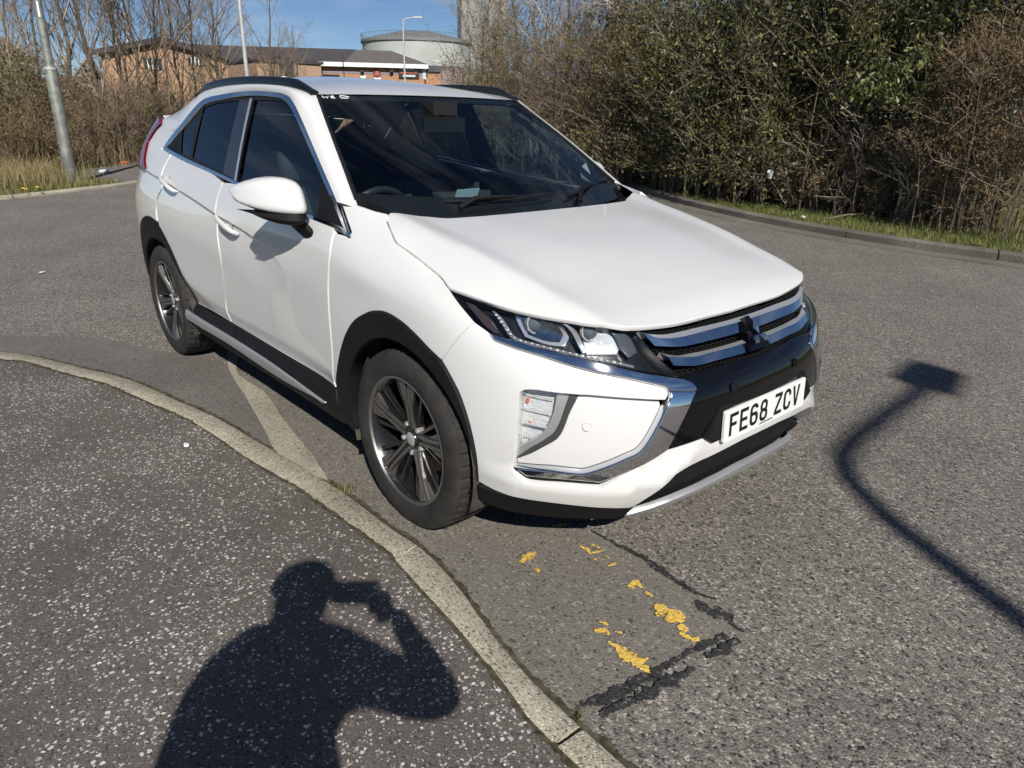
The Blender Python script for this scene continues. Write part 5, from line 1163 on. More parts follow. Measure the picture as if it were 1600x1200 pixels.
# ---- near kerb, stone by stone
kerb = empty('kerb', (0, 0, 0)); tag(kerb, kind='structure')
def cum(P):
    P = np.array(P); return P, np.concatenate([[0], np.cumsum(np.linalg.norm(np.diff(P, axis=0), axis=1))])
def along(P, D, s): return np.array([np.interp(s, D, P[:, 0]), np.interp(s, D, P[:, 1])]).T
def stones(parent, A, B, ztop, za, joints, mat, name='kerb_stone', gap=.008, bev=.008, zb=-.1):
    """stones between edge curves A (pavement side) and B (road side); joints given as fractions of both lengths"""
    PA, DA = cum(A); PB, DB = cum(B)
    for j0, j1 in zip(joints[:-1], joints[1:]):
        LA = DA[-1]; LB = DB[-1]; n = max(3, int((j1[1] - j0[1]) / .12) + 2)
        a = along(PA, DA, np.linspace(j0[0] + gap, j1[0] - gap, n)); b = along(PB, DB, np.linspace(j0[1] + gap, j1[1] - gap, n))
        V = []; F = []; dz = random.uniform(-.002, .002)
        for p, q in zip(a, b):
            d = (q - p) / np.linalg.norm(q - p)
            prof = [(p, za - .03), (p, za + dz), (p + d * bev, za + dz + .003), (q - d * bev * 1.6, ztop + dz), (q - d * .002, ztop + dz - bev), (q, zb)]
            V += [(w[0] + random.uniform(-.0012, .0012), w[1] + random.uniform(-.0012, .0012), z + random.uniform(-.0012, .0012)) for w, z in prof]
        m = 6
        for i in range(n - 1): F += [(i*m+k, i*m+k+1, (i+1)*m+k+1, (i+1)*m+k) for k in range(m - 1)]
        F += [tuple(range(m))[::-1], tuple((n-1)*m + k for k in range(m))]
        mk(name, V, [tuple(reversed(f)) for f in F], mat, parent, True, 40)
def nearest(P, D, p):
    i = int(np.argmin(np.linalg.norm(P - np.array([p[0], p[1]]), axis=1))); return D[i]
PA, DA = cum(KP); PB, DB = cum(KR)
jp = [gp(*p, .02) for p in ((35,560), (190,596), (320,653), (468,744), (622,868), (885,1150))]
js = [(nearest(PA, DA, p), nearest(PB, DB, p)) for p in jp]
pre = [(js[0][0] - .9 * k, js[0][1] - .9 * k) for k in range(8, 0, -1) if js[0][0] - .9 * k > 0]; post = [(js[-1][0] + .915 * k, js[-1][1] + .915 * k) for k in range(1, 12)]
stones(kerb, KP, KR, .016, .024, pre + js + post, M_KERB)
kb = sheet('kerb_bedding', KP + KR[::-1], .009, pbr('dark_joint_dirt', (.045,.04,.032), .95, spec=.1, noise_amt=.4, noise_scale=30), kerb)
M_EDGE = pbr('edge_dirt', (.075,.068,.045), .95, spec=.1, noise_amt=.6, noise_scale=40)
sheet('edge_dirt', ragged([p for p in KP if -4.2 < p[0] < 1.9][::3], [.007, .010, .008, .011], 3.3, .006, 1.0, 30.), .0268, M_EDGE, kerb)
sheet('edge_dirt', ragged([(p[0], p[1] + .008) for p in KR if -3.4 < p[0] < 1.9][::3], [.008, .014, .010, .012], 8.3, .006, 1.1, 22.), .0062, M_EDGE, kerb)
# ---- buried kerb line that runs in under the car
old = empty('buried_kerb', (0, 0, 0)); tag(old, kind='structure')
OA = smooth([(-2.9,-.44)] + [gp(*p) for p in ((357,573.5), (385,622.5), (413,671.5), (430.5,706.5), (470,738))], .08)
OB = smooth([(-2.85,-.30)] + [gp(*p) for p in ((371,580.5), (416.5,615.5), (448,661), (490,713.5), (518,757))], .08)
_a, _d = cum(OA); _b, _e = cum(OB)
jj = gp(414, 669); j1 = nearest(_a, _d, jj); jk = gp(448, 661); j2 = nearest(_b, _e, jk)
stones(old, OA, OB, .008, .006, [(0, 0), (j1, j2), (_d[-1], _e[-1])], M_KERB_OLD, zb=-.02, bev=.004)
def jag(pts, amp, seed, d=.03):
    P = resample(np.array([tuple(p)[:2] for p in pts], float), d, False, 10)
    return [(p[0] + amp * noise.noise(Vector((p[0] * 9, p[1] * 9, seed))) + amp * .5 * noise.noise(Vector((p[0] * 37, p[1] * 37, seed))), p[1] + amp * noise.noise(Vector((p[0] * 9, p[1] * 9, seed + 5))) + amp * .5 * noise.noise(Vector((p[0] * 37, p[1] * 37, seed + 5)))) for p in P]
# ---- tarmac patch, bitumen seams, worn paint
pedge = [gp(*p) for p in ((640,760), (760,790), (860,815), (925,832), (1010,876), (1085,928), (1150,985))] + [gp(*p) for p in ((1020,1062), (905,1124))]
krd = [p for p in KR if gp(480,740).x - .05 < p[0] < gp(905,1124).x]
sheet('road_patch', krd + jag([tuple(p.xy) for p in pedge[::-1]] + [tuple(gp(*p).xy) for p in ((560,690), (480,612), (420,570), (385,560))], .025, 4.) + [tuple(gp(*p).xy) for p in ((390,598), (420,640), (450,690), (490,735))], .004, M_PATCH)
apron = [p for p in KR if -3.6 < p[0] < gp(480,740).x - .03]
sheet('road_apron', apron + [tuple(gp(*p).xy) for p in ((440,690), (400,625), (365,570))] + jag([gp(*p) for p in ((362,568), (300,556), (150,528), (-60,524))], .05, 9.), .003, asphalt('apron_asphalt', (.150,.140,.125), (.05,.046,.04), (.22,.20,.18), 130, big=.2, stones=(.15,.9)))
seam = empty('bitumen_seam', (0, 0, 0)); tag(seam, kind='structure')
for k, (path, wid) in enumerate([([(925,831), (960,851), (1010,876)], [.004,.012,.014]), ([(1000,868), (1045,903), (1085,928), (1115,938)], [.012,.022,.018,.006]), ([(1085,942), (1115,958), (1146,968)], [.012,.030,.022]), ([(1120,950), (1140,975), (1165,992)], [.012,.014,.003]), ([(908,1106), (960,1087), (1020,1055), (1080,1022), (1135,996)], [.020,.030,.016,.014,.018]), ([(940,1122), (1000,1094), (1050,1065), (1085,1048)], [.012,.024,.026,.010]), ([(1105,1030), (1130,1018), (1156,1004)], [.012,.026,.012])]):
    sheet('seal_strip', ragged([gp(*p) for p in path], [w * .72 for w in wid], k * 3.1, .004, 1.0, 34.), .0075 + k * .0004, M_TAR, seam)
paint = empty('worn_yellow_lines', (0, 0, 0)); tag(paint, kind='structure')
for k, (path, wid) in enumerate([([(862,825), (888,822)], [.004,.012,.004]), ([(813,882), (825,874), (836,866)], [.006,.016,.008]), ([(838,892), (842,898)], [.006,.006]), ([(906,856), (918,862), (922,869)], [.004,.008,.003]), ([(922,868), (938,865), (943,862)], [.004,.006,.003]), ([(924,854), (938,860)], [.003,.006]), ([(928,876), (934,879)], [.005,.004]), ([(948,889), (961,883)], [.005,.007]), ([(946,872), (952,876)], [.003,.003]), ([(985,922), (994,914), (1004,922)], [.010,.010,.005]), ([(1008,928), (1019,936)], [.005,.006]), ([(1022,949), (1030,954), (1034,967)], [.012,.022,.012]), ([(1042,975), (1054,968), (1066,976)], [.012,.026,.012]), ([(1060,980), (1074,990)], [.012,.014]), ([(1062,992), (1074,1000), (1092,1003)], [.008,.012,.010]), ([(936,974), (950,980)], [.004,.006]), ([(928,988), (940,988), (952,996)], [.010,.012,.005]), ([(960,990), (972,993)], [.003,.005]), ([(950,1006), (968,1018), (985,1030), (1002,1044), (1016,1056)], [.003,.012,.026,.022,.003])]):
    sheet('paint_fleck', ragged([gp(*p) for p in path], wid, 50 + k * 1.7, .003, .85, 70.), .0095 + (k % 3) * .0003, M_YELLOW, paint)
# ---- far kerb and verges
fkerb = empty('kerb', (0, 0, 0)); tag(fkerb, kind='structure')
Pf, Df = cum(FK); s0 = nearest(Pf, Df, (6, 7.55)); s1 = nearest(Pf, Df, (-17, 18.5))
tn = np.gradient(Pf, axis=0); tn /= np.linalg.norm(tn, axis=1, keepdims=True); FKb = Pf + np.stack([tn[:, 1], -tn[:, 0]], 1) * .14
if FKb[len(FKb)//3][1] < Pf[len(Pf)//3][1]: FKb = Pf - np.stack([tn[:, 1], -tn[:, 0]], 1) * .14
PB2, DB2 = cum(FKb)
jn = [(s0 * DB2[-1] / Df[-1] + 0, s0)]
jl = []
s_ = s0
while s_ < s1: jl.append((float(nearest(PB2, DB2, along(Pf, Df, np.array([s_]))[0])), s_)); s_ += .915
stones(fkerb, [tuple(p) for p in FKb], FK, .10, .105, jl, asphalt('dirty_kerb_concrete', (.15,.138,.115), (.06,.055,.045), (.24,.22,.18), 120, big=.35), bev=.02)
M_VERGE = pbr('verge_turf', (.10,.105,.035), .95, spec=.1, noise_amt=.55, noise_scale=4, bump=.9, bump_scale=30)
sheet('verge', [tuple(p) for p in FKb] + [(-44,60), (60,60), (60,13)], .085, M_VERGE)
M_GUTTER = asphalt('gutter_asphalt', (.165,.155,.13), (.08,.075,.06), (.26,.24,.2), 140, big=.2)
gut = [p for p in FK if -10 < p[0] < 6]; Pg = np.array(gut); tg_ = np.gradient(Pg, axis=0); tg_ /= np.linalg.norm(tg_, axis=1, keepdims=True); side = np.stack([tg_[:, 1], -tg_[:, 0]], 1); side *= -1 if (Pg + side)[10][1] > Pg[10][1] else 1
sheet('gutter', gut + [tuple(p) for p in (Pg + side * .33)[::-1]], .004, M_GUTTER)
lkerb = empty('kerb', (0, 0, 0)); tag(lkerb, kind='structure')
Pl, Dl = cum(LK); tl_ = np.gradient(Pl, axis=0); tl_ /= np.linalg.norm(tl_, axis=1, keepdims=True); LKb = Pl + np.stack([-tl_[:, 1], tl_[:, 0]], 1) * .13
if LKb[60][0] > Pl[60][0]: LKb = Pl - np.stack([-tl_[:, 1], tl_[:, 0]], 1) * .13
PB3, DB3 = cum(LKb); jl = []; s_ = nearest(Pl, Dl, (-12.1, -3)); e_ = nearest(Pl, Dl, (-16.5, 4.0))
while s_ < e_: jl.append((float(nearest(PB3, DB3, along(Pl, Dl, np.array([s_]))[0])), s_)); s_ += .915
stones(lkerb, [tuple(p) for p in LKb], LK, .05, .055, jl, M_KERB, bev=.02)
sheet('verge', [tuple(p) for p in LKb] + [(-120,90), (-120,-60), (-8,-60)], .045, M_VERGE)
fp = [(-14.9,.75), (-14.0,1.75), (-15.6,3.2), (-18.4,5.2), (-25.9,11.3), (-27.0,10.2), (-20.2,3.6), (-17.4,1.7)]
sheet('footpath', fp, .052, asphalt('footpath_asphalt', (.14,.128,.115), (.06,.055,.05), (.42,.40,.36), 80, big=.25, stones=(.15,.75)))
# ================================================================ plants
def foliage_mat(name, cols, rough=.5, trans=.25, nscale=2.0):
    m, nt, out = NT(name); N = nt.nodes.new; L = nt.links
    g = N('ShaderNodeNewGeometry'); cr = N('ShaderNodeValToRGB'); e = cr.color_ramp.elements
    e[0].color = tuple(cols[0]) + (1,); e[1].color = tuple(cols[-1]) + (1,)
    for i, c in enumerate(cols[1:-1]): q = e.new((i + 1) / (len(cols) - 1)); q.color = tuple(c) + (1,)
    L.new(g.outputs['Random Per Island'], cr.inputs[0])
    b = N('ShaderNodeBsdfPrincipled'); b.inputs['Roughness'].default_value = rough; L.new(cr.outputs[0], b.inputs['Base Color'])
    t = N('ShaderNodeBsdfTranslucent'); L.new(cr.outputs[0], t.inputs[0]); mx = N('ShaderNodeMixShader'); mx.inputs[0].default_value = trans
    L.new(b.outputs[0], mx.inputs[1]); L.new(t.outputs[0], mx.inputs[2]); L.new(mx.outputs[0], out.inputs[0]); return m
def fast_mesh(name, V, loops, per, mat, parent=None):
    V = np.asarray(V, np.float32); me = bpy.data.meshes.new(name); me.vertices.add(len(V)); me.vertices.foreach_set('co', V.ravel())
    nf = len(loops) // per; me.loops.add(len(loops)); me.loops.foreach_set('vertex_index', np.asarray(loops, np.int32).ravel())
    me.polygons.add(nf); me.polygons.foreach_set('loop_start', np.arange(0, nf * per, per, dtype=np.int32))
    me.update(calc_edges=True)
    for m in (mat if isinstance(mat, list) else [mat]): me.materials.append(m)
    o = bpy.data.objects.new(name, me); COL.objects.link(o)
    if parent: o.parent = parent
    return o
RNG = np.random.default_rng(11)
def leaves(P, size, aspect=.5, droop=.3, jit=.35, dirs=None, rng=RNG):
    """a pointed folded leaf (two triangles) at every point"""
    n = len(P); d = rng.normal(size=(n, 3)) if dirs is None else dirs + rng.normal(size=(n, 3)) * .6
    d[:, 2] -= droop; d /= np.linalg.norm(d, axis=1, keepdims=True)
    r = rng.normal(size=(n, 3)); w = np.cross(d, r); w /= np.linalg.norm(w, axis=1, keepdims=True)
    s = size * (1 + jit * rng.normal(size=(n, 1))).clip(.4, 2); nn = np.cross(d, w)
    V = np.stack([P, P + d * s * .5 + w * s * aspect * .5 + nn * s * .08, P + d * s, P + d * s * .5 - w * s * aspect * .5 + nn * s * .08], 1).reshape(-1, 3)
    i = np.arange(n)[:, None] * 4; return V, (i + np.array([[0, 1, 2, 0, 2, 3]])).ravel()
def tubes(paths, rads, sides=3):
    """(n,k,3) polylines with (n,k) radii"""
    n, k, _ = paths.shape; d = np.gradient(paths, axis=1); d /= np.linalg.norm(d, axis=2, keepdims=True) + 1e-9
    ref = np.where(np.abs(d[..., 2:3]) < .8, np.array([0, 0, 1.]), np.array([1., 0, 0])); a = np.cross(d, ref); a /= np.linalg.norm(a, axis=2, keepdims=True) + 1e-9; b = np.cross(d, a)
    ang = np.arange(sides) * 2 * math.pi / sides
    V = paths[:, :, None, :] + rads[:, :, None, None] * (np.cos(ang)[None, None, :, None] * a[:, :, None, :] + np.sin(ang)[None, None, :, None] * b[:, :, None, :])
    idx = np.arange(n * k * sides).reshape(n, k, sides); q0 = idx[:, :-1, :]; q1 = idx[:, 1:, :]
    Q = np.stack([q0, np.roll(q0, -1, 2), np.roll(q1, -1, 2), q1], -1).reshape(-1)
    return V.reshape(-1, 3), Q
def grow(par, prad, per, ln, spread, up, rng, lo=.25, hi=1., k=5, rr=.55, minr=.004, wob=.12):
    """child branches from parent polylines"""
    n, kk, _ = par.shape; src = np.repeat(np.arange(n), per); t = rng.uniform(lo, hi, len(src)) * (kk - 1); i = np.minimum(t.astype(int), kk - 2); f = (t - i)[:, None]
    p0 = par[src, i] * (1 - f) + par[src, i + 1] * f; pd = par[src, i + 1] - par[src, i]; pd /= np.linalg.norm(pd, axis=1, keepdims=True) + 1e-9
    r0 = (prad[src, i] * (1 - f[:, 0]) + prad[src, i + 1] * f[:, 0]) * rr
    sd = rng.normal(size=(len(src), 3)); sd -= (sd * pd).sum(1, keepdims=True) * pd; sd /= np.linalg.norm(sd, axis=1, keepdims=True)
    an = spread * (1 + .25 * rng.normal(size=(len(src), 1))); d = pd * np.cos(an) + sd * np.sin(an)
    plen = np.linalg.norm(par[:, -1] - par[:, 0], axis=1)[src]; L_ = (ln * plen * rng.uniform(.6, 1.2, len(src)) * (1.15 - .6 * t / (kk - 1)))[:, None]
    out = [p0]
    for s in range(1, k):
        d = d + np.array([0, 0, up]) / k + rng.normal(size=d.shape) * wob; d /= np.linalg.norm(d, axis=1, keepdims=True); out.append(out[-1] + d * L_ / (k - 1))
    P = np.stack(out, 1); R_ = np.maximum(r0[:, None] * np.linspace(1, .35, k)[None], minr); return P, R_
M_BARK = pbr('bark_grey_brown', (.17,.135,.10), .9, spec=.1, noise_amt=.4, noise_scale=12, bump=.5, bump_scale=40)
M_BARK_D = pbr('bark_dark', (.12,.095,.072), .9, spec=.1, noise_amt=.4, noise_scale=12)
M_BIRCH = pbr('birch_bark', (.36,.33,.28), .85, spec=.1, noise_amt=.45, noise_scale=9)
M_TWIG = foliage_mat('twig_brown', [(.14,.11,.08), (.25,.20,.145), (.36,.30,.225)], .85, 0.)
M_TWIG_D = foliage_mat('twig_dark', [(.06,.045,.033), (.11,.085,.06), (.22,.18,.13)], .85, 0.)
M_TWIG_R = foliage_mat('twig_red_brown', [(.15,.105,.075), (.25,.18,.125), (.34,.26,.19)], .85, 0.)
M_TWIG_G = foliage_mat('twig_grey', [(.18,.16,.13), (.32,.29,.24), (.46,.42,.35)], .85, 0.)
M_DRY = foliage_mat('dry_stems', [(.16,.115,.065), (.28,.21,.12), (.40,.32,.19)], .85, .2)
M_EVER = foliage_mat('evergreen_leaves', [(.020,.026,.008), (.042,.052,.014), (.088,.100,.026), (.19,.18,.055)], .50, .15)
M_IVY = foliage_mat('olive_leaves', [(.05,.052,.016), (.11,.105,.03), (.19,.165,.05), (.28,.21,.08)], .5, .25)
M_LAUREL = foliage_mat('laurel_leaves', [(.07,.10,.028), (.12,.15,.042), (.20,.23,.08), (.28,.30,.13)], .35, .3)
M_RUST = foliage_mat('rusty_foliage', [(.09,.06,.022), (.15,.105,.04), (.22,.165,.065)], .7, .2)
M_GRASS = foliage_mat('grass_blades', [(.085,.105,.026), (.16,.165,.045), (.28,.25,.10), (.42,.35,.18)], .6, .3)
M_GRASS_DRY = foliage_mat('dry_grass_blades', [(.20,.17,.07), (.36,.29,.14), (.50,.41,.22)], .7, .3)
def bare_tree(name, pos, h, r, rng, lean=(0, 0), bark=M_BARK, twig=M_TWIG, dens=1., first=.2, spread=.6, up=.5, catkin=0, lv=3):
    root = empty(name, pos)
    k = 9; z = np.linspace(0, 1, k); tr = np.stack([lean[0] * z ** 1.3 * h + np.cumsum(rng.normal(size=k)) * .012 * h, lean[1] * z ** 1.3 * h + np.cumsum(rng.normal(size=k)) * .012 * h, z * h], 1)[None]; tr[0, 0] = 0
    R0 = (r * (1 - z) ** .8 + .006)[None]
    V, Q = tubes(tr, R0, 7); o = fast_mesh('trunk', V, Q, 4, bark, root)
    a, ra = grow(tr, R0, int(20 * dens), .42, spread, up, rng, first, .97, 6, .5, .006, .10)
    b, rb = grow(a, ra, int(6 * dens + 1), .5, .65, up * .6, rng, .2, 1., 5, .55, .004, .14)
    vs = [tubes(a, ra, 4)]; vs.append(tubes(b, rb, 3))
    if lv >= 3:
        c, rc = grow(b, rb, int(5 * dens), .55, .7, up * .3, rng, .15, 1., 4, .6, .0028, .16); vs.append(tubes(c, rc, 3))
    V = []; Q = []; off = 0
    for v, q in vs: V.append(v); Q.append(q + off); off += len(v)
    fast_mesh('crown', np.concatenate(V), np.concatenate(Q), 4, twig, root)
    if catkin and lv >= 3:
        pts = c[rng.integers(0, len(c), catkin), rng.integers(1, 4, catkin)]; V, I = leaves(pts, .045, .45, 1.2, rng=rng); fast_mesh('catkins', V, I, 3, M_BARK_D, root)['kind'] = 'stuff'
    return root
def shrub(name, pos, rx, ry, h, rng, stems=26, twig=M_TWIG, dens=1., r0=.018, leaf=None, nleaf=0, lsize=.05, up=.3, arch=.0, leaf_lo=0., aspect=.5, droop=.3, clump=0.):
    """many-stemmed bush: stems, branches, twigs and (if any) leaves on the twigs"""
    root = empty(name, pos); n = stems; k = 7; an = rng.uniform(0, 2*math.pi, n); q = np.sqrt(rng.uniform(0, 1, n))
    base = np.stack([np.cos(an) * q * rx * .75 + rng.normal(size=n) * .12, np.sin(an) * q * ry * .6 + rng.normal(size=n) * .12, np.zeros(n) - .03], 1); tip = np.stack([np.cos(an) * q * rx, np.sin(an) * q * ry, h * rng.uniform(.55, 1.0, n) * (1 - .35 * q ** 2)], 1)
    t = np.linspace(0, 1, k)[None, :, None]; mid = base * .5 + tip * .5 + np.stack([np.zeros(n), np.zeros(n), h * (.12 + arch) * np.ones(n)], 1)
    P = (1 - t) ** 2 * base[:, None] + 2 * t * (1 - t) * mid[:, None] + t ** 2 * tip[:, None] + np.cumsum(rng.normal(size=(n, k, 3)) * .075, 1) * t
    R_ = np.maximum(r0 * (1 - np.linspace(0, 1, k)) ** .8, .005)[None].repeat(n, 0)
    a, ra = grow(P, R_, int(9 * dens), .40, .85, up, rng, .03, 1., 5, .5, .004, .18); b, rb = grow(a, ra, int(5 * dens), .55, .75, up * .5, rng, .15, 1., 4, .55, .0028, .18)
    V, Q = tubes(P, R_, 5); fast_mesh('stems', V, Q, 4, M_BARK_D if leaf else M_BARK, root)
    V1, Q1 = tubes(a, ra, 3); V2, Q2 = tubes(b, rb, 3); fast_mesh('branches', np.concatenate([V1, V2]), np.concatenate([Q1, Q2 + len(V1)]), 4, twig, root)
    if leaf is not None and nleaf:
        pool = np.concatenate([b.reshape(-1, 3), a[:, 2:].reshape(-1, 3)]); pool = pool[pool[:, 2] > leaf_lo * h]
        if clump:
            kx = np.array([noise.noise(Vector(p * 1.7) + Vector(pos)) for p in pool]); pool = pool[kx > clump - .35 * 1]
        pts = pool[rng.integers(0, len(pool), nleaf)] + rng.normal(size=(nleaf, 3)) * .07
        V, I = leaves(pts, lsize, aspect, droop, rng=rng); fast_mesh('foliage', V, I, 3, leaf, root)
    return root
def rg(s): return np.random.default_rng(s)
# ---- right-hand thicket
T_ = tag
T_(shrub('evergreen_bush', at(1130, 14.2, .08), 1.7, 1.3, 4.4, rg(1), 34, dens=1.3, leaf=M_EVER, nleaf=26000, lsize=.058, twig=M_TWIG), 'dark evergreen bush behind the car bonnet in the right-hand thicket', 'bush')
T_(shrub('evergreen_bush', at(1260, 13.4, .08), 1.8, 1.3, 4.8, rg(2), 36, dens=1.3, leaf=M_EVER, nleaf=29000, lsize=.058, twig=M_TWIG), 'tall dark evergreen bush behind the white litter cup', 'bush')
T_(shrub('evergreen_bush', at(1400, 13.2, .08), 1.7, 1.2, 4.9, rg(3), 34, dens=1.3, leaf=M_EVER, nleaf=26000, lsize=.062, leaf_lo=.42, twig=M_TWIG_D), 'dark evergreen bush with an open hollow of bare stems below', 'bush')
T_(shrub('laurel_bush', at(1408, 12.1, .09), .75, .55, 2.9, rg(4), 9, leaf=M_LAUREL, nleaf=1500, lsize=.10, leaf_lo=.55, aspect=.38, droop=.9, twig=M_TWIG_G), 'sunlit pale green laurel sprig hanging over the hollow', 'bush')
T_(shrub('evergreen_bush', at(1530, 12.8, .08), 1.5, 1.2, 4.8, rg(5), 34, dens=1.4, leaf=M_EVER, nleaf=17000, lsize=.06, leaf_lo=.35, twig=M_TWIG_D), 'dark evergreen bush at the right edge behind the rusty one', 'bush')
T_(shrub('rusty_bush', at(1605, 11.2, .09), 1.05, .85, 2.9, rg(6), 40, dens=1.3, r0=.009, leaf=M_RUST, nleaf=26000, lsize=.040, twig=M_TWIG_R, arch=.35, aspect=.3, droop=.9), 'rusty brown weeping bush at the right edge of the verge', 'bush')
T_(shrub('olive_bush', at(1040, 15.6, .08), 1.7, 1.3, 4.2, rg(7), 34, leaf=M_IVY, nleaf=22000, lsize=.055, twig=M_TWIG), 'olive green leafy bush right of the windscreen', 'bush')
T_(shrub('olive_bush', at(1190, 13.3, .09), .9, .6, 2.5, rg(8), 20, leaf=M_IVY, nleaf=9000, lsize=.050), 'low olive bush in front of the dark evergreens above the kerb', 'bush')
T_(shrub('bare_shrub', at(935, 17.2, .08), 1.6, 1.3, 4.0, rg(9), 40, twig=M_TWIG_R, dens=1.5, leaf=M_RUST, nleaf=3500, lsize=.05, arch=.1), 'tangled red-brown bare shrub beside the left roof rail', 'shrub')
T_(shrub('bare_shrub', at(860, 19.5, .08), 1.6, 1.3, 4.6, rg(10), 40, twig=M_TWIG, dens=1.5, leaf=M_IVY, nleaf=7000, lsize=.05), 'grey-brown bare shrub rising behind the roof of the car', 'shrub')
T_(shrub('bare_shrub', at(775, 23, .08), 1.6, 1.3, 4.6, rg(11), 36, twig=M_TWIG, dens=1.4, leaf=M_IVY, nleaf=9000, lsize=.055), 'bare shrub with olive leaves below the grey tower', 'shrub')
T_(shrub('low_scrub', at(1330, 12.6, .09), 1.2, .5, 1.2, rg(12), 40, twig=M_TWIG_R, dens=1.2, leaf=M_IVY, nleaf=4200, lsize=.04, arch=.2), 'low tangle of brambles beside the crumpled paper on the verge', 'bramble')
T_(shrub('low_scrub', at(1480, 12.2, .09), 1.1, .5, 1.1, rg(13), 34, twig=M_TWIG_R, dens=1.2, arch=.2), 'low bare brambles below the hollow near the right edge', 'bramble')
T_(shrub('low_scrub', at(1120, 14.2, .09), 1.1, .5, 1.3, rg(14), 34, twig=M_TWIG, dens=1.2, leaf=M_IVY, nleaf=5000, lsize=.04, arch=.2), 'low leafy brambles on the verge just above the bonnet', 'bramble')
T_(shrub('dark_backing_bush', at(1320, 16.0, .05), 3.0, 1.4, 5.2, rg(15), 50, leaf=M_EVER, nleaf=30000, lsize=.075), 'tall dark evergreen thicket rising behind the hollow', 'bush')
T_(shrub('dark_backing_bush', at(1090, 18.2, .05), 2.8, 1.5, 5.6, rg(16), 46, leaf=M_EVER, nleaf=24000, lsize=.08), 'tall dark evergreen thicket rising behind the olive bush', 'bush')
T_(bare_tree('bare_tree', at(1005, 17.0, .05), 7.5, .10, rg(20), (.02, -.04), M_BARK, M_TWIG_G, 1.2, .2, .7, .2), 'bare tree with a crooked dark trunk right of the windscreen', 'tree')
T_(bare_tree('bare_tree', at(1082, 20.0, .05), 8.5, .085, rg(21), (0, .02), M_BIRCH, M_TWIG_G, 1.1, .25, .7, .2), 'bare birch with a pale trunk above the olive bush', 'tree')
T_(bare_tree('bare_tree', at(1130, 22.0, .05), 8.5, .08, rg(22), (.02, 0), M_BIRCH, M_TWIG_G, 1.1, .25, .7, .2), 'slim bare birch at the top right of the pale-trunked one', 'tree')
ORD = ['first', 'second', 'third', 'fourth', 'fifth', 'sixth', 'seventh', 'eighth', 'ninth', 'tenth', 'eleventh']
for i, (px, D, h) in enumerate(((742, 30, 8.5), (768, 27, 8.0), (800, 25, 8.), (838, 24, 8), (880, 22, 8), (930, 21, 8), (965, 22, 7.5))):
    T_(bare_tree('bare_tree', at(px, D, .05), h, .065, rg(30 + i), (RNG.normal() * .03, RNG.normal() * .03), M_BIRCH if i % 2 else M_BARK, M_TWIG_G, 1.25, .12, .65, .3), ORD[i] + ' bare twiggy tree counted rightwards from the grey tower', 'tree', 'bare trees between tower and windscreen')
# ---- left-hand wood
left = [(18, 27, 7.4), (62, 25, 7.2), (128, 24.0, 8.0), (142, 26, 7.0), (168, 23, 7.2), (186, 25, 7.0), (205, 27, 7.2), (222, 25, 7.5), (246, 28, 7.6), (262, 27, 7.3), (284, 29, 7.4), (305, 31, 7.4)]
for i, (px, D, h) in enumerate(left):
    lab = ORD[i - 2] + ' bare young tree counted rightwards from the near lamp post' if px > 112 else 'bare young tree at the left edge of the picture' if px < 40 else 'bare young tree just left of the near lamp post'
    if px == 128: lab = 'forked bare tree just right of the near lamp post'
    T_(bare_tree('young_tree', at(px, D, .03), h, .07 if px == 128 else .045, rg(60 + i), (RNG.normal() * .03, RNG.normal() * .03), M_BARK_D if i % 3 else M_BARK, M_TWIG_R if i % 2 else M_TWIG, 1.0, .18, .5, .55, catkin=300 if px > 150 else 0), lab, 'tree', None if px == 128 else ('trees left of the lamp post' if px < 112 else 'young trees in the left wood'))
T_(bare_tree('young_tree', at(352, 34, .03), 7.4, .08, rg(80), (0, 0), M_BARK, M_TWIG, 1.2, .15, .7, .5, catkin=500), 'bare alder with catkins left of the thin lamp post', 'tree')
T_(bare_tree('young_tree', at(424, 40, .03), 6.8, .08, rg(81), (0, 0), M_BARK_D, M_TWIG_R, 1.2, .15, .7, .4, catkin=500), 'bare alder with catkins right of the thin lamp post', 'tree')
T_(bare_tree('young_tree', at(468, 52, .03), 6.3, .06, rg(82), (0, 0), M_BARK_D, M_TWIG_R, .9, .2, .6, .4), 'small bare tree in front of the dark part of the roof', 'tree')
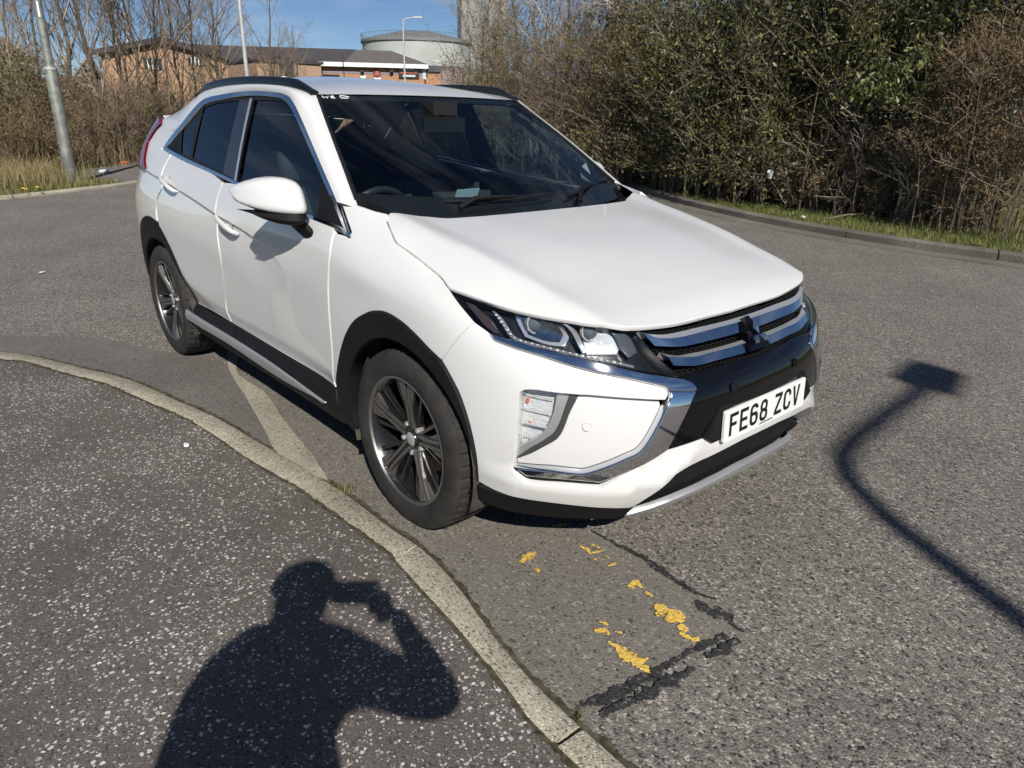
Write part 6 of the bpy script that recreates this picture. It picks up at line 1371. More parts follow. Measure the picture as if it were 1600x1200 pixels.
for i, (px, D, rx, h, tw, lf, nl, lab) in enumerate((
    (20, 24.5, 2.6, 3.4, M_TWIG, M_IVY, 12000, 'dark green and brown bush at the left edge'),
    (70, 23.5, 2.0, 2.5, M_TWIG_R, M_IVY, 2500, 'brown thorny shrub behind the near lamp post'),
    (140, 23.6, 1.8, 2.5, M_TWIG_R, None, 0, 'brown bare shrub right of the near lamp post'),
    (190, 25.0, 1.9, 2.5, M_TWIG, M_IVY, 1500, 'grey-brown bare shrub beside the tail light'),
    (105, 22.2, 1.5, 1.5, M_TWIG_R, M_RUST, 2500, 'low rust-brown scrub just behind the near lamp post'),
    (30, 21.8, 2.0, 1.4, M_DRY, M_RUST, 2500, 'low straw-brown scrub at the left edge'),
    (165, 24.0, 1.5, 1.8, M_TWIG, M_IVY, 2500, 'low olive-flecked scrub between lamp post and tail light'),
    (215, 26.5, 1.7, 2.0, M_TWIG_R, None, 0, 'red-brown scrub behind the rear window'),
    (250, 27.5, 1.9, 2.5, M_TWIG_R, M_IVY, 2500, 'bare shrub in front of the brick wall'),
    (318, 27.0, 2.2, 2.9, M_TWIG, M_IVY, 3500, 'bare shrub under the brick gable right end'),
    (385, 31.0, 2.4, 3.0, M_TWIG_R, M_IVY, 3000, 'bare shrub at the foot of the thin lamp post'),
    (440, 38.0, 2.8, 3.2, M_TWIG_R, None, 0, 'reddish bare shrub before the flat-roofed brick block'))):
    T_(shrub('wild_shrub', at(px, D, .03), rx, 1.2, h, rg(100 + i), 46, twig=tw, dens=1.3, leaf=lf, nleaf=nl, lsize=.06, up=.8), lab, 'shrub')
# dry weeds, leaf litter and grass
def blades(name, pts, h, w, mat, rng, lean=.35, label=None, cat=None, z=0.):
    n = len(pts); a = rng.uniform(0, 2*math.pi, n); H_ = h * rng.uniform(.5, 1.3, n); ln = lean * np.abs(rng.normal(size=n)) * H_
    d = np.stack([np.cos(a), np.sin(a), np.zeros(n)], 1); s = np.stack([-np.sin(a), np.cos(a), np.zeros(n)], 1) * w
    P = np.concatenate([pts, np.full((n, 1), z)], 1); up = np.array([0, 0, 1.])
    m1 = P + up * H_[:, None] * .55 + d * ln[:, None] * .35; t = P + up * H_[:, None] + d * ln[:, None]
    V = np.stack([P - s, P + s, m1 + s * .8, m1 - s * .8, t], 1).reshape(-1, 3); i = np.arange(n)[:, None] * 5
    o = fast_mesh(name, V, (i + np.array([[0, 1, 2, 0, 2, 3, 3, 2, 4]])).ravel(), 3, mat)
    tag(o, label, cat, None, 'stuff'); return o
def scatter(curve, s0, s1, w0, w1, n, rng, P=None, inward=1, pw=1.):
    """points in a strip beside a curve"""
    C_, D_ = cum(curve); s = rng.uniform(s0, s1, n); p = along(C_, D_, s); q = along(C_, D_, s + .05); t = (q - p) / np.linalg.norm(q - p, axis=1, keepdims=True)
    return p + np.stack([-t[:, 1], t[:, 0]], 1) * inward * (w0 + (w1 - w0) * rng.uniform(0, 1, n) ** pw)[:, None]
fs0, fs1 = nearest(PB2, DB2, (5, 7.5)), nearest(PB2, DB2, (-14, 15.4))
tst = scatter([tuple(p) for p in FKb], fs0, fs0 + 1, .5, .5, 4, rg(1)); inw = 1 if tst[0][1] > 7.6 else -1
blades('verge_grass', scatter([tuple(p) for p in FKb], fs0, fs1, -.02, 1.7, 30000, rg(200), inward=inw, pw=1.3), .06, .0035, foliage_mat('green_grass_blades', [(.06,.095,.02), (.11,.15,.03), (.19,.21,.055), (.34,.30,.13)], .6, .3), rg(201), .6, 'short green and straw grass along the right-hand kerb', 'grass', .085)
blades('dry_weeds', scatter([tuple(p) for p in FKb], fs0, fs1, 1.0, 3.2, 3500, rg(202), inward=inw), .16, .003, M_GRASS_DRY, rg(203), .9, 'dry stems and straw at the foot of the right-hand thicket', 'weeds', .085)
ls0, ls1 = nearest(PB3, DB3, (-11.6, -5.5)), nearest(PB3, DB3, (-14.2, 1.7))
tst = scatter([tuple(p) for p in LKb], ls0, ls0 + 1, .5, .5, 4, rg(1)); inl = 1 if tst[0][0] < -12 else -1
blades('verge_grass', scatter([tuple(p) for p in LKb], ls0, ls1, 0, 6.0, 34000, rg(204), inward=inl), .11, .005, M_GRASS, rg(205), .6, 'green and straw grass round the foot of the near lamp post', 'grass', .045)
blades('dry_grass', scatter([tuple(p) for p in LKb], ls0, ls1 + .2, .4, 8.5, 40000, rg(206), inward=inl, pw=.8), .40, .005, M_GRASS_DRY, rg(207), .7, 'long straw-coloured dead grass below the left wood', 'grass', .045)
def field(px0, px1, D0, D1, n, rng):
    a = rng.uniform(px0, px1, n); D = rng.uniform(D0, D1, n); return np.array([tuple(at(x, d).xy) for x, d in zip(a, D)])
blades('dead_stems', field(-60, 330, 20.8, 27, 2600, rg(208)), .75, .005, M_DRY, rg(209), .8, 'tall dead brown weed stems under the left wood', 'weeds', .03)
blades('path_edge_grass', field(150, 330, 23.5, 28, 5000, rg(210)), .28, .006, M_GRASS, rg(211), .5, 'green grass beside the footpath behind the car', 'grass', .05)
blades('dead_stems', field(300, 720, 26, 44, 9000, rg(212)), 1.3, .010, M_DRY, rg(213), .35, 'dead brown weeds below the far brick buildings', 'weeds', .0)
# dandelions, weeds in the kerb joint
fl_ = empty('dandelions', (0, 0, 0)); tag(fl_, 'yellow dandelions in the grass left of the near lamp post', 'flowers', None, 'stuff')
M_DAND = pbr('dandelion_yellow', (.75,.52,.04), .7)
db = MB()
for k in range(26):
    p = gp(random.uniform(0, 90), random.uniform(228, 296), .16); r = random.uniform(.022, .034)
    db.lathe([(0, .012), (r * .7, .010), (r, 0), (0, -.006)], 7, 'z', tuple(p))
db.build('flower_heads', M_DAND, fl_)
wk = rg(214); ptsw = np.array([tuple((gp(535 + wk.normal() * 14, 768 + wk.normal() * 6)).xy) for _ in range(90)])
blades('kerb_weeds', ptsw, .035, .0012, M_GRASS, rg(215), .9, 'small tuft of grass in the kerb joint by the front tyre', 'grass', .005)
wk = rg(216); ptsw = np.array([tuple((gp(903 + wk.normal() * 2, 1118 + wk.normal() * 6)).xy) for _ in range(30)])
blades('kerb_weeds', ptsw, .022, .0015, M_EVER, rg(217), .9, 'tiny dark moss tuft at the kerb by the black seam', 'moss', .005)
# ---- litter
M_LITTER = pbr('white_litter', (.75,.76,.78), .4, noise_amt=.1, noise_scale=40)
def crumple(name, pos, s, mat, label, seed, cat='litter'):
    b = bmesh.new(); bmesh.ops.create_icosphere(b, subdivisions=2, radius=1)
    for v in b.verts:
        n = noise.noise(v.co * 1.8 + Vector((seed, 0, 0))); v.co = Vector((v.co.x * s[0], v.co.y * s[1], v.co.z * s[2])) * (1 + .55 * n)
    me = bpy.data.meshes.new(name); b.to_mesh(me); b.free(); me.materials.append(mat); o = bpy.data.objects.new(name, me); COL.objects.link(o); o.location = pos; return tag(o, label, cat)
cp = at(1218, 12.0, .62); b = MB(); b.lathe([(0, .0), (.032, .0), (.042, .11), (.039, .11), (.030, .006), (0, .006)], 18, 'z'); o = b.build('paper_cup', M_LITTER); o.location = cp; o.rotation_euler = (.5, .3, 0); tag(o, 'white paper cup caught in the twigs above the kerb', 'cup')
crumple('crumpled_paper', gp(1313, 330, .13), (.07, .05, .045), M_LITTER, 'crumpled white paper lying in the verge grass', 2)
crumple('crumpled_paper', gp(1255, 339, .11), (.035, .03, .02), M_LITTER, 'tiny white scrap of paper on the verge left of the crumpled one', 5)
crumple('plastic_bag', gp(162, 268, .07), (.16, .10, .05), M_LITTER, 'white plastic bag at the end of the lamp post shadow', 8)
crumple('orange_litter', gp(194, 254, .08), (.22, .10, .05), pbr('orange_plastic', (.75,.16,.03), .5), 'orange litter beside the footpath behind the car', 11)
crumple('white_scrap', gp(66, 425, .012), (.035, .03, .006), M_LITTER, 'small white scrap lying on the road left of the rear wheel', 14)
crumple('white_scrap', gp(291, 695, .032), (.022, .012, .006), M_LITTER, 'small white scrap on the pavement beside the kerb', 17)
b = MB(); P0 = gp(1290, 342, .12); P1 = gp(1352, 334, .16); P2 = gp(1345, 338, .12); b.tube([P0, (P0 + P1) / 2 + Vector((0, .05, .02)), P1], [.012, .012, .006], 6); o = b.build('fallen_branch', M_BARK); tag(o, 'pale fallen branch lying across the verge below the paper', 'branch')
# ---- lamp posts
M_GALV = pbr('galvanised_steel', (.24,.25,.225), .55, .4, noise_amt=.3, noise_scale=9, rough_var=.12)
M_GALV_L = pbr('pale_grey_steel', (.50,.51,.50), .55, .3, noise_amt=.15, noise_scale=5)
p = gp(113, 286, .05); lp = empty('lamp_post', p); tag(lp, 'near galvanised lamp post standing at the end of the footpath', 'lamp post')
b = MB(); b.lathe([(.105, 0), (.105, 2.05), (.098, 2.08), (.075, 2.11)], 24, 'z'); b.build('base_column', M_GALV, lp)
b = MB(); b.lathe([(.112, 2.03), (.112, 2.06), (.10, 2.07)], 24, 'z'); b.build('collar', M_GALV_L, lp)
b = MB(); b.tube([(0, 0, 2.08), (0, 0, 5), (0, 0, 7.6), (.02, .1, 7.9), (.05, .7, 8.1)], [.076, .062, .05, .045, .04], 20); b.build('shaft', M_GALV, lp)
b = MB(); b.lathe([(.107, .28), (.1075, .30), (.1075, .47), (.107, .49)], 24, 'z'); b.build('base_band', pbr('dark_band', (.14,.14,.15), .6), lp)
b = MB(); b.box((-.016, -.085, 2.9), (.016, -.066, 3.15), Matrix.Rotation(math.radians(75), 4, 'Z')); b.build('number_label', M_LITTER, lp, False)
b = MB(); b.box((-.10, .6, 8.02), (.10, 1.2, 8.16)); b.build('lantern', M_GALV_L, lp, False)
def far_lamp(px, D, h, arm, label):
    p = at(px, D); l = empty('lamp_post', p); tag(l, label, 'lamp post'); b = MB()
    side = Vector((_r2.x, _r2.y, 0)).normalized()
    b.tube([(0, 0, 0), (0, 0, 1.5), (0, 0, h - .3), tuple(side * .05 + Vector((0, 0, h - .08))), tuple(side * .3 + Vector((0, 0, h)))] + ([tuple(side * arm + Vector((0, 0, h + .1)))] if arm > .3 else []), [.09, .08, .055, .05, .05] + ([.045] if arm > .3 else []), 12); b.build('shaft', M_GALV_L, l)
    m = Matrix.Translation(side * arm + Vector((0, 0, h + .1))) @ Matrix.Rotation(math.atan2(side.y, side.x), 4, 'Z'); b = MB(); b.box((-.05, -.12, -.06), (.6, .12, .06), m); b.build('lantern', M_GALV_L, l, False)
far_lamp(391, 30, 8., 1.2, 'thin pale lamp post rising behind the roof of the car')
far_lamp(634, 62, 8.0, .9, 'lamp post with a bracket in front of the storage tank')
far_lamp(676, 78, 5.9, .2, 'short grey post at the right end of the brick building')
far_lamp(216, 58, 10.2, .8, 'distant lamp post at the top of the left wood')
# the lamp post behind the camera whose shadow lies on the road
l = empty('lamp_post', (8.07, -3.28, .02)); tag(l, 'street lamp behind the photographer casting the bent shadow on the road', 'lamp post')
b = MB(); b.tube([(0, 0, 0), (0, 0, 2), (0, 0, 5.72), (.0, .06, 5.92), (.02, .18, 6.05), (.05, .40, 6.12), (.14, 1.40, 6.25)], [.085, .075, .052, .050, .048, .045, .040], 14); b.build('shaft', M_GALV, l)
b = MB(); b.prism([(-.14, 0), (-.11, .42), (.11, .42), (.14, 0)], -.06, .06, Matrix.Translation((.14, 1.34, 6.26)) @ Matrix.Rotation(math.radians(8), 4, 'X')); b.build('lantern', M_GALV_L, l, False)
# ---- buildings
M_BRICK = pbr('orange_brick', (.40,.225,.135), .9, spec=.1, noise_amt=.16, noise_scale=6)
M_BRICK_P = pbr('pale_brick', (.40,.27,.19), .9, spec=.1, noise_amt=.16, noise_scale=6)
M_SLATE = pbr('brown_roof_tiles', (.13,.115,.105), .85, noise_amt=.12, noise_scale=3)
M_SLATE_D = pbr('dark_roof_tiles', (.062,.058,.062), .85, noise_amt=.12, noise_scale=3)
M_FASCIA = pbr('white_fascia', (.72,.72,.70), .6); M_BLUEB = pbr('blue_grey_band', (.22,.22,.27), .8); M_SIGN = pbr('sign_black', (.012,.012,.014), .5)
M_TEXT = pbr('sign_white', (.75,.75,.75), .6); M_TEXT_R = pbr('sign_red', (.50,.09,.06), .6); M_PANE = pbr('far_window_pane', (.03,.04,.05), .08)
M_DARKWALL = pbr('dark_cladding', (.05,.05,.055), .7)
def frame_at(px, D, px2=None, D2=None):
    """matrix: x along the facade to the right in view, y away from the viewer"""
    a = at(px, D); bq = at(px2, D2); d = (bq - a); L_ = d.length; d.normalize(); n = Vector((-d.y, d.x, 0)); 
    if n.dot(a - CAM_P) < 0: n = -n
    return Matrix(((d.x, n.x, 0, a.x), (d.y, n.y, 0, a.y), (0, 0, 1, 0), (0, 0, 0, 1))), L_
def hz(py, D, px=640):
    """height seen at a row of the photograph at distance D"""
    d = pray(px, py); h = math.hypot(d.x, d.y); return CAM_P.z + d.z / h * D
# brick hall in the wood
Mx, L_ = frame_at(170, 46, 362, 46); zt = hz(68, 46, 262); zl = hz(86, 46, 175)
hall = empty('brick_hall', Mx.translation); hall.rotation_euler = (0, 0, math.atan2(Mx[1][0], Mx[0][0])); tag(hall, 'orange brick hall with a low dark gable seen through the left wood', 'building')
b = MB(); b.add([(0,0,0),(L_,0,0),(L_,0,zl),(L_*.48,0,zt),(0,0,zl),(0,14,0),(L_,14,0),(L_,14,zl),(L_*.48,14,zt),(0,14,zl)], [(0,1,2,3,4),(1,6,7,2),(5,0,4,9),(6,5,9,8,7)]); b.build('wall', pbr('tan_orange_brick', (.42,.265,.17), .9, spec=.1, noise_amt=.16, noise_scale=6), hall, False)
b = MB(); b.add([(-.4,-.35,zl-.1),(L_*.48,-.35,zt+.02),(L_+.4,-.35,zl-.1),(-.4,-.35,zl+.18),(L_*.48,-.35,zt+.30),(L_+.4,-.35,zl+.18),(-.4,14.3,zl+.18),(L_*.48,14.3,zt+.30),(L_+.4,14.3,zl+.18)], [(0,1,4,3),(1,2,5,4),(3,4,7,6),(4,5,8,7)]); b.build('roof', M_SLATE_D, hall, False)
for x0, x1, y0, y1 in ((232, 259, 91, 109), (301, 322, 90, 102)):
    u0 = (x0 - 170) / 192 * L_; u1 = (x1 - 170) / 192 * L_; z1 = hz(y0, 46, x0); z0 = hz(y1, 46, x0)
    b = MB(); b.box((u0, -.05, z0), (u1, -.01, z1)); w = b.build('window', M_PANE, hall, False)
    for k in range(1, 4): b = MB(); q = u0 + (u1 - u0) * k / 4; b.box((q - .035, -.09, z0), (q + .035, -.052, z1)); b.build('mullion', M_FASCIA, w, False)
# shop building with the hipped roof
D = 70; Mx, L_ = frame_at(508, D, 664, D); ze = hz(105, D, 590); zr = hz(79, D + 5, 590)
shop = empty('brick_shop', Mx.translation); shop.rotation_euler = (0, 0, math.atan2(Mx[1][0], Mx[0][0])); tag(shop, 'orange brick building with hipped brown roof and a black sign', 'building')
b = MB(); b.box((0, 0, 0), (L_, 10, ze)); b.build('wall', M_BRICK, shop, False)
b = MB(); z0 = hz(113.5, D, 590); b.box((0, -.03, z0 - .12), (L_ + .02, -.003, z0 + .02)); b.build('brick_band', M_BLUEB, shop, False)
b = MB(); b.box((-.3, -.5, ze - .05), (L_ + .35, -.42, ze + .30)); b.build('fascia', M_FASCIA, shop, False)
xr = (616 - 508) / 156 * L_
b = MB(); b.add([(-.3,-.5,ze+.3),(L_+.4,-.5,ze+.3),(L_+.4,10.5,ze+.3),(-.3,10.5,ze+.3),(xr,5,zr),(-.3,5,zr)], [(0,1,4,5),(1,2,4),(2,3,5,4)]); b.build('roof', M_SLATE, shop, False)
b = MB(); xm = (548 - 508) / 156 * L_; b.add([(-14,-.5,ze+.32),(xm-.4,-.5,ze+.32),(xm+.6,5,zr+.03),(-14,5,zr+.03),(-14,10.5,ze+.32),(xm-.4,10.5,ze+.32)], [(0,1,2,3),(3,2,5,4)]); b.build('roof', M_SLATE_D, shop, False)
b = MB(); b.box((-14, .3, 0), (-.02, 9.8, ze + .2)); b.build('rear_wall', M_DARKWALL, shop, False)
for px, w in ((540, .05),): b = MB(); u = (px - 508) / 156 * L_; b.tube([(u, -.55, ze + .9), (u, -.55, ze), (u, -.06, ze - .3), (u, -.06, 0)], .05, 6); b.build('drainpipe', M_DARKWALL, shop, False)
def U(px): return (px - 508) / 156 * L_
b = MB(); b.box((U(624), -.14, hz(122.5, D, 640)), (U(656), -.06, hz(105.5, D, 640))); sign = b.build('sign_board', M_SIGN, shop, False)
FONT = {'M': '10001 11011 10101 10001 10001', 'A': '01110 10001 11111 10001 10001', 'C': '01111 10000 10000 10000 01111', 'D': '11110 10001 10001 10001 11110', 'O': '01110 10001 10001 10001 01110', 'N': '10001 11001 10101 10011 10001', 'L': '10000 10000 10000 10000 11111'}
def words(txt, x0, x1, z0, z1, mat, parent):
    b = MB(); n = len(txt); cw = (x1 - x0) / n; px_ = cw * .84 / 5; pz = (z1 - z0) / 5
    for i, ch in enumerate(txt):
        for r, row in enumerate(FONT[ch].split()):
            for c, bit in enumerate(row):
                if bit == '1': b.box((x0 + i * cw + c * px_, -.158, z1 - (r + 1) * pz), (x0 + i * cw + (c + 1.02) * px_, -.142, z1 - r * pz + .002))
    return b.build('lettering', mat, parent, False)
s0_, s1_ = hz(122.5, D, 640), hz(105.5, D, 640); sh = s1_ - s0_
words('MACDONALD', U(625.5), U(655), s0_ + sh * .66, s0_ + sh * .94, M_TEXT, sign)
b = MB()
for k in range(14): b.box((U(626 + k * 2.0), -.155, s0_ + sh * .42), (U(627.4 + k * 2.0), -.142, s0_ + sh * (.52 + .03 * (k % 3)))) 
b.build('small_lettering', M_TEXT_R, sign, False)
b = MB()
for k in range(9): b.box((U(630.5 + k * 2.2), -.155, s0_ + sh * .14), (U(632.2 + k * 2.2), -.142, s0_ + sh * .31))
b.build('small_lettering', M_TEXT, sign, False)
b = MB(); zc = hz(115, D, 590); r_ = 6 / 156 * L_; b.lathe([(0, -.10), (r_, -.10), (r_, -.01)], 28, 'y', (U(590.5), 0, zc)); e_ = b.build('round_badge', pbr('badge_brown', (.10,.05,.045), .6), shop)
b = MB(); 
for k in range(3): a = math.radians(90 + 120 * k); b.box((U(590.5) + r_ * .32 * math.cos(a) - .10, -.13, zc + r_ * .32 * math.sin(a) - .10), (U(590.5) + r_ * .32 * math.cos(a) + .10, -.105, zc + r_ * .32 * math.sin(a) + .10))
b.build('badge_mark', M_TEXT_R, e_, False)
for px0, px1, y0, y1, m in ((565, 573, 118, 123, M_TEXT), (586, 596, 121, 124, M_TEXT)): b = MB(); b.box((U(px0), -.08, hz(y1, D, px0)), (U(px1), -.02, hz(y0, D, px0))); b.build('small_sign', m, shop, False)
for px in (568, 613): b = MB(); b.box((U(px) - .15, -.5, hz(112.5, D, px)), (U(px) + .15, -.05, hz(110.5, D, px))); b.build('wall_light', M_DARKWALL, shop, False)
b = MB(); b.box((U(508), -.05, hz(122, D, 520)), (U(533), -.01, hz(116.5, D, 520))); b.build('window', M_PANE, shop, False)
b = MB(); b.box((L_ + .02, .4, 0), (L_ + 3.0, 8, hz(113, D + 1, 672))); b.build('annex_wall', M_BRICK, shop, False)
b = MB(); b.box((L_ + .01, .2, hz(113, D + 1, 672)), (L_ + 3.2, 8.2, hz(103, D + 1, 672))); b.build('annex_roof', pbr('annex_blue_grey', (.05,.05,.075), .7), shop, False)
b = MB(); b.box((U(661.5), -.07, hz(124, D, 664)), (U(667), -.02, hz(107, D, 664))); b.build('notice_board', pbr('notice_pale', (.45,.55,.62), .5), shop, False)
# flat brick block to the left of the shop
Mx, L2 = frame_at(412, 60, 506, 62); blk2 = empty('brick_block', Mx.translation); blk2.rotation_euler = (0, 0, math.atan2(Mx[1][0], Mx[0][0])); tag(blk2, 'flat-roofed pale brick block left of the hipped-roof building', 'building')
b = MB(); b.box((L2 * .56, 0, 0), (L2, 8, hz(98, 60, 480))); b.build('wall', M_BRICK_P, blk2, False)
b = MB(); b.box((L2 * .55, -.15, hz(98, 60, 480)), (L2 + .15, 8, hz(93.5, 60, 480))); b.build('roof_edge', M_DARKWALL, blk2, False)
b = MB(); b.box((0, .6, 0), (L2 * .36, 8, hz(97, 60, 480))); b.build('wall', M_BRICK_P, blk2, False); b = MB(); b.box((L2 * .362, .3, 0), (L2 * .558, 8, hz(88, 60, 480))); b.build('entrance', M_DARKWALL, blk2, False)
b = MB(); b.box((-.1, .4, hz(97, 60, 480)), (L2 * .36, 8, hz(91, 60, 480))); b.build('roof_edge', M_DARKWALL, blk2, False)
# storage tank
D = 125; c_ = at(654, D + 9); zt = hz(62, D, 640); zd = hz(49.5, D + 9, 650); rt = (655 - 579) / CAM_F * (D + 8)
tank = empty('storage_tank', c_); tag(tank, 'big round pale grey storage tank with a shallow dome', 'tank')
b = MB(); b.lathe([(rt, -2), (rt, zt)], 72, 'z'); b.build('wall', pbr('tank_pale_grey', (.40,.42,.40), .6, noise_amt=.14, noise_scale=.25), tank)
b = MB(); b.lathe([(rt + .25, zt), (rt + .25, zt + .35), (rt, zt + .5), (rt * .75, zt + (zd - zt) * .55), (rt * .4, zt + (zd - zt) * .9), (0, zd)], 72, 'z'); b.build('dome', pbr('tank_roof_grey', (.17,.18,.18), .7, noise_amt=.12, noise_scale=.3), tank)
b = MB()
for k in range(72):
    a0, a1 = 2*math.pi*k/72, 2*math.pi*(k+1)/72; b.tube([((rt+.2)*math.cos(a0), (rt+.2)*math.sin(a0), zt+1.3), ((rt+.2)*math.cos(a1), (rt+.2)*math.sin(a1), zt+1.3)], .03, 3); b.tube([((rt+.2)*math.cos(a0), (rt+.2)*math.sin(a0), zt+.3), ((rt+.2)*math.cos(a0), (rt+.2)*math.sin(a0), zt+1.3)], .03, 3)
o = b.build('railing', M_GALV, tank, False); o['kind'] = 'stuff'
# tower behind the bare trees
a_ = at(718, 190); tw = empty('grey_tower', a_); tw.rotation_euler = (0, 0, math.atan2(_r2.y, _r2.x)); tag(tw, 'tall grey concrete tower behind the bare trees right of the tank', 'tower')
w_ = (788 - 718) / CAM_F * 190; b = MB(); b.box((0, 0, 0), (w_, 12, 52)); b.build('wall', pbr('tower_concrete', (.30,.29,.29), .85, noise_amt=.1, noise_scale=.4), tw, False)
for k in range(14): b = MB(); b.box((w_ * .35, -.06, 3 + k * 3.4), (w_ * .62, -.02, 5 + k * 3.4)); b.build('window_strip', pbr('tower_window', (.20,.22,.25), .3), tw, False)
b = MB(); b.box((-.3, -.3, 0), (.6, .35, 52)); b.build('corner_column', M_DARKWALL, tw, False)
# board fence behind the roof
Mx, L3 = frame_at(690, 62, 722, 60); fe = empty('board_fence', Mx.translation); fe.rotation_euler = (0, 0, math.atan2(Mx[1][0], Mx[0][0])); tag(fe, 'weathered pinkish board fence left of the bare trees', 'fence')
nb_ = 14; hf = hz(110, 62, 700)
for k in range(nb_): b = MB(); b.box((L3 * k / nb_, -.02 - .015 * (k % 2), 0), (L3 * (k + .94) / nb_, .01 - .015 * (k % 2), hf + .12 * math.sin(k * 2.1))); b.build('board', pbr('weathered_board', (.42,.34,.33), .9, noise_amt=.2, noise_scale=3) if k == 0 else bpy.data.materials['weathered_board'], fe, False)
for k in (0, 1): b = MB(); b.box((L3 * k - .06, .012, 0), (L3 * k + .06, .13, hf + .1)); b.build('post', M_BARK_D, fe, False)
# distant tree line
def far_wood(px0, px1, D, h, label, seed):
    r = rg(seed); n = 26000; a = r.uniform(px0, px1, n); H = np.array([h * (.6 + .4 * (.5 + noise.noise(Vector((x * .03, seed, 0))))) for x in a]); P = np.array([tuple(at(x, D + dd)) for x, dd in zip(a, r.uniform(0, 6, n))]); P[:, 2] = r.uniform(0, 1, n) ** .7 * H
    V, I = leaves(P, .45, .35, -.6, rng=r); o = fast_mesh('far_wood', V, I, 3, M_TWIG); tag(o, label, 'trees', None, 'stuff')
far_wood(-120, 420, 75, 4.6, 'brown far-off woodland behind the brick hall', 5)
far_wood(670, 1000, 80, 5.2, 'brown far-off woodland behind the bare tree row', 6)
far_wood(-300, 40, 34, 4.2, 'brown wood at the far left edge', 7)
# ================================================================ the photographer (stands behind the camera, casts the shadow on the pavement)
M_JACKET = pbr('dark_jacket', (.025,.028,.038), .85, noise_amt=.2, noise_scale=20, bump=.3, bump_scale=60); M_JEANS = pbr('blue_jeans', (.05,.07,.12), .9, noise_amt=.2, noise_scale=30)
M_SKIN = pbr('skin', (.50,.32,.24), .5, noise_amt=.06, noise_scale=30); M_HAIR = pbr('short_dark_hair', (.03,.022,.018), .7, bump=.5, bump_scale=150); M_SHOE = pbr('dark_shoes', (.03,.03,.03), .6); M_PHONE = pbr('phone_dark', (.015,.015,.018), .2, 0, .5)
PF = Vector((_f.x, _f.y, 0)).normalized(); PR = Vector((PF.y, -PF.x, 0)); HC = Vector((2.045, -2.475, .022))
def bp(r, f, z): return PR * r + PF * f + Vector((0, 0, z))
def skinned(name, chains, mat, parent, sub=2):
    """chains: lists of (point, (rx, ry)); a chain may start at an index of an earlier vertex"""
    V = []; Ed = []; Rd = []
    for ch in chains:
        prev = None
        for it in ch:
            if isinstance(it, int): prev = it; continue
            V.append(tuple(it[0])); Rd.append(it[1]); 
            if prev is not None: Ed.append((prev, len(V) - 1))
            prev = len(V) - 1
    me = bpy.data.meshes.new(name); me.from_pydata(V, Ed, []); o = bpy.data.objects.new(name, me); COL.objects.link(o)
    o.modifiers.new('skin', 'SKIN'); sv = me.skin_vertices[0].data
    for i, r in enumerate(Rd): sv[i].radius = r if hasattr(r, '__len__') else (r, r)
    sv[0].use_root = True
    ss = o.modifiers.new('sub', 'SUBSURF'); ss.levels = sub; ss.render_levels = sub
    dg = bpy.context.evaluated_depsgraph_get(); m2 = bpy.data.meshes.new_from_object(o.evaluated_get(dg)); m2.materials.append(mat); m2.shade_smooth()
    bpy.data.objects.remove(o); o = bpy.data.objects.new(name, m2); COL.objects.link(o); o.parent = parent; return o
per = empty('person', HC); tag(per, 'person in dark jacket and jeans holding up a phone, shadow on the pavement', 'person')
ph = CAM_P - HC; hand = Vector(ph) + PR * .035 - PF * .035 + Vector((0, 0, -.035))
ELB = bp(.43, .03, 1.215)
# one continuous body: torso, head, both arms and legs
body = skinned('body', [
  [(bp(0,-.06,.95), (.190,.145)), (bp(0,-.06,1.10), (.195,.155)), (bp(0,-.06,1.27), (.190,.150)), (bp(0,-.07,1.39), (.165,.115)), (bp(0.01,-.06,1.465), (.085,.080)), (bp(0.02,-.045,1.535), (.080,.080)), (bp(0.025,-.02,1.615), (.110,.118)), (bp(0.025,-.02,1.69), (.094,.106))],
  [3, (bp(.19,-.06,1.375), (.088,.085)), (bp(.32,-.035,1.30), (.075,.070)), (ELB, (.060,.058)), (ELB.lerp(hand, .40), (.047,.045)), (ELB.lerp(hand, .75), (.036,.034)), (Vector(hand) + PR * .03 - PF * .03, (.030,.022))],
  [3, (bp(-.12,-.065,1.37), (.105,.095)), (bp(-.175,-.065,1.33), (.090,.085)), (bp(-.205,-.07,1.25), (.078,.075)), (bp(-.225,-.075,1.10), (.066,.064)), (bp(-.24,-.03,.97), (.050,.048)), (bp(-.255,.0,.88), (.036,.034)), (bp(-.262,.02,.81), (.036,.022))],
  [0, (bp(.10,-.06,.88), (.105,.105)), (bp(.12,-.05,.50), (.070,.075)), (bp(.125,-.07,.12), (.048,.052)), (bp(.13,-.06,.05), (.045,.045)), (bp(.145,.10,.035), (.042,.035))],
  [0, (bp(-.10,-.06,.88), (.105,.105)), (bp(-.12,-.04,.50), (.070,.075)), (bp(-.125,-.06,.12), (.048,.052)), (bp(-.13,-.05,.05), (.045,.045)), (bp(-.145,.11,.035), (.042,.035))],
], M_JACKET, per)
bm_ = body.data
for m in (M_JEANS, M_SKIN, M_HAIR, M_SHOE): bm_.materials.append(m)
for p in bm_.polygons:
    c = p.center; lr = c.dot(PR); fw = c.dot(PF)
    if c.z < .085: p.material_index = 4
    elif c.z < .93 and abs(lr) < .205: p.material_index = 1
    elif c.z > 1.50 and abs(lr) < .16: p.material_index = 3 if (c.z > 1.655 + .10 * max(0, fw + .02) or fw < -.075 and c.z > 1.53) else 2
    elif (c - hand).length < .085 or (c - bp(-.262,.02,.81)).length < .075: p.material_index = 2
fc = MB(); fc.lathe([(0,.0),(.010,-.004),(.014,-.016),(.011,-.03)], 8, 'z'); 
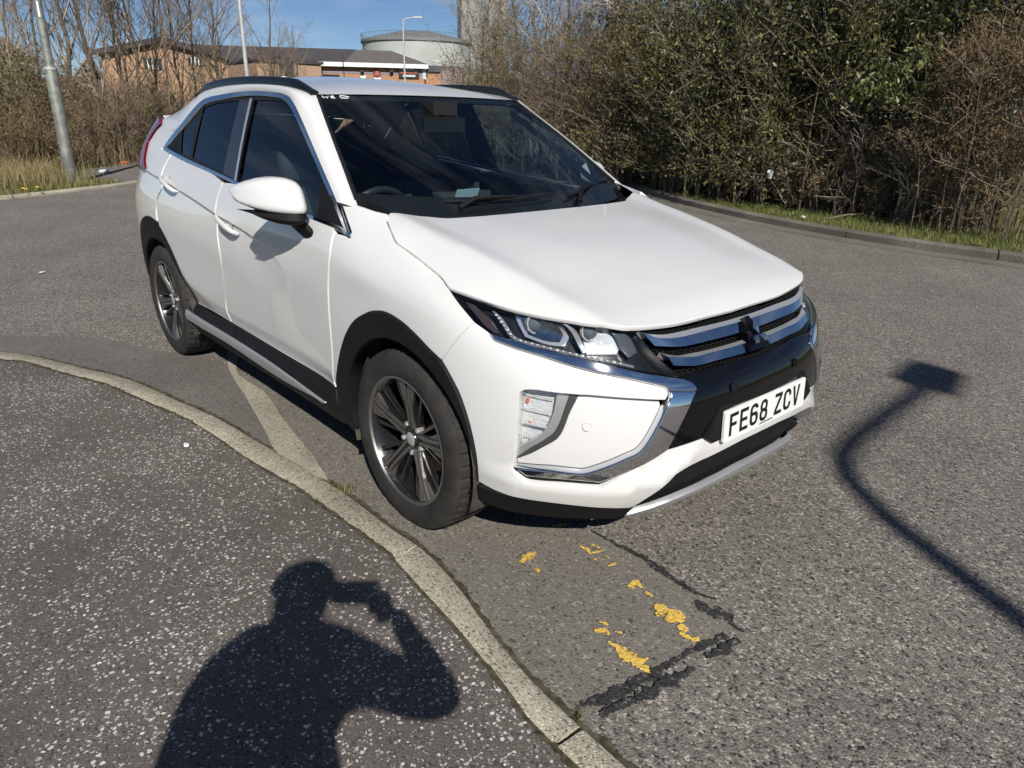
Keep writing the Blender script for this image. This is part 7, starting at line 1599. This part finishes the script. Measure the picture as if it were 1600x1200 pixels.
nose = MB(); nose.tube([bp(.025,.080,1.635), bp(.025,.104,1.605), bp(.025,.094,1.595)], [.008,.013,.010], 8); nose.build('nose', M_SKIN, body)
for s in (-1, 1):
    b = MB(); b.tube([bp(.025+s*.088,-.035,1.64), bp(.025+s*.097,-.04,1.615), bp(.025+s*.088,-.03,1.585)], [.010,.015,.008], 8); b.build('ear', M_SKIN, body)
    b = MB(); b.lathe([(0,.011),(.008,.008),(.011,0)], 10, 'z'); b.v = [tuple(Matrix.Translation(bp(.025+s*.034,.075,1.632)) @ PF.to_track_quat('Z', 'Y').to_matrix().to_4x4() @ Vector(v)) for v in b.v]; b.build('eye', pbr('eye_white', (.7,.7,.7), .2), body)
b = MB(); b.tube([bp(0,.066,1.565), bp(.025,.074,1.566), bp(.05,.066,1.565)], [.004,.007,.004], 6); b.build('mouth', pbr('lips', (.40,.18,.15), .5), body)
# phone just behind the lens, landscape, gripped at its right end
phone = MB(); Mq = Matrix(((_r2.x, _u2.x, -_f.x, CAM_P.x), (_r2.y, _u2.y, -_f.y, CAM_P.y), (_r2.z, _u2.z, -_f.z, CAM_P.z), (0, 0, 0, 1)))
phone.prism([(x - .072, y - .014) for x, y in rrect(.078, .038, .010)], .008, .016, Mq); po = phone.build('phone', M_PHONE, None, False); tag(po, 'dark smartphone held sideways at eye level by the photographer', 'phone')
def mq(x, y, z): return Mq @ Vector((x, y, z)) - HC
for k, (dx, ln) in enumerate(((-.028,.95),(-.011,1.0),(.006,.96),(.022,.80))):
    skinned('finger', [[(mq(dx + .012, -.075, .040), .0095), (mq(dx + .004, -.064, .014), .0092), (mq(dx, -.050 , .0025 + .004), .0085), (mq(dx - .002, -.050 + .028 * ln, .004), .0075), (mq(dx - .003, -.050 + .040 * ln, .0045), .0065)]], M_SKIN, per, 1)
skinned('thumb', [[(mq(.045, -.060, .050), .013), (mq(.045, -.035, .036), .011), (mq(.030, -.012, .026), .0095), (mq(.014, .002, .024), .008)]], M_SKIN, per, 1)
skinned('palm', [[(hand + PR * .03 - PF * .03, (.030,.024)), (mq(.025, -.072, .052), (.036,.024)), (mq(.005, -.078, .030), (.034,.016))]], M_SKIN, per, 2)
for k, (dl, ln) in enumerate(((.024, .9), (.010, 1.), (-.004, .95), (-.018, .78))):
    skinned('finger', [[(bp(-.262, .02 + dl, .80), .0095), (bp(-.258, .024 + dl, .775), .009), (bp(-.250, .028 + dl, .775 - .035 * ln), .0082), (bp(-.240, .030 + dl, .775 - .058 * ln), .007)]], M_SKIN, per, 1)
skinned('thumb', [[(bp(-.262, .035, .84), .012), (bp(-.245, .058, .815), .0105), (bp(-.235, .062, .785), .009)]], M_SKIN, per, 1)
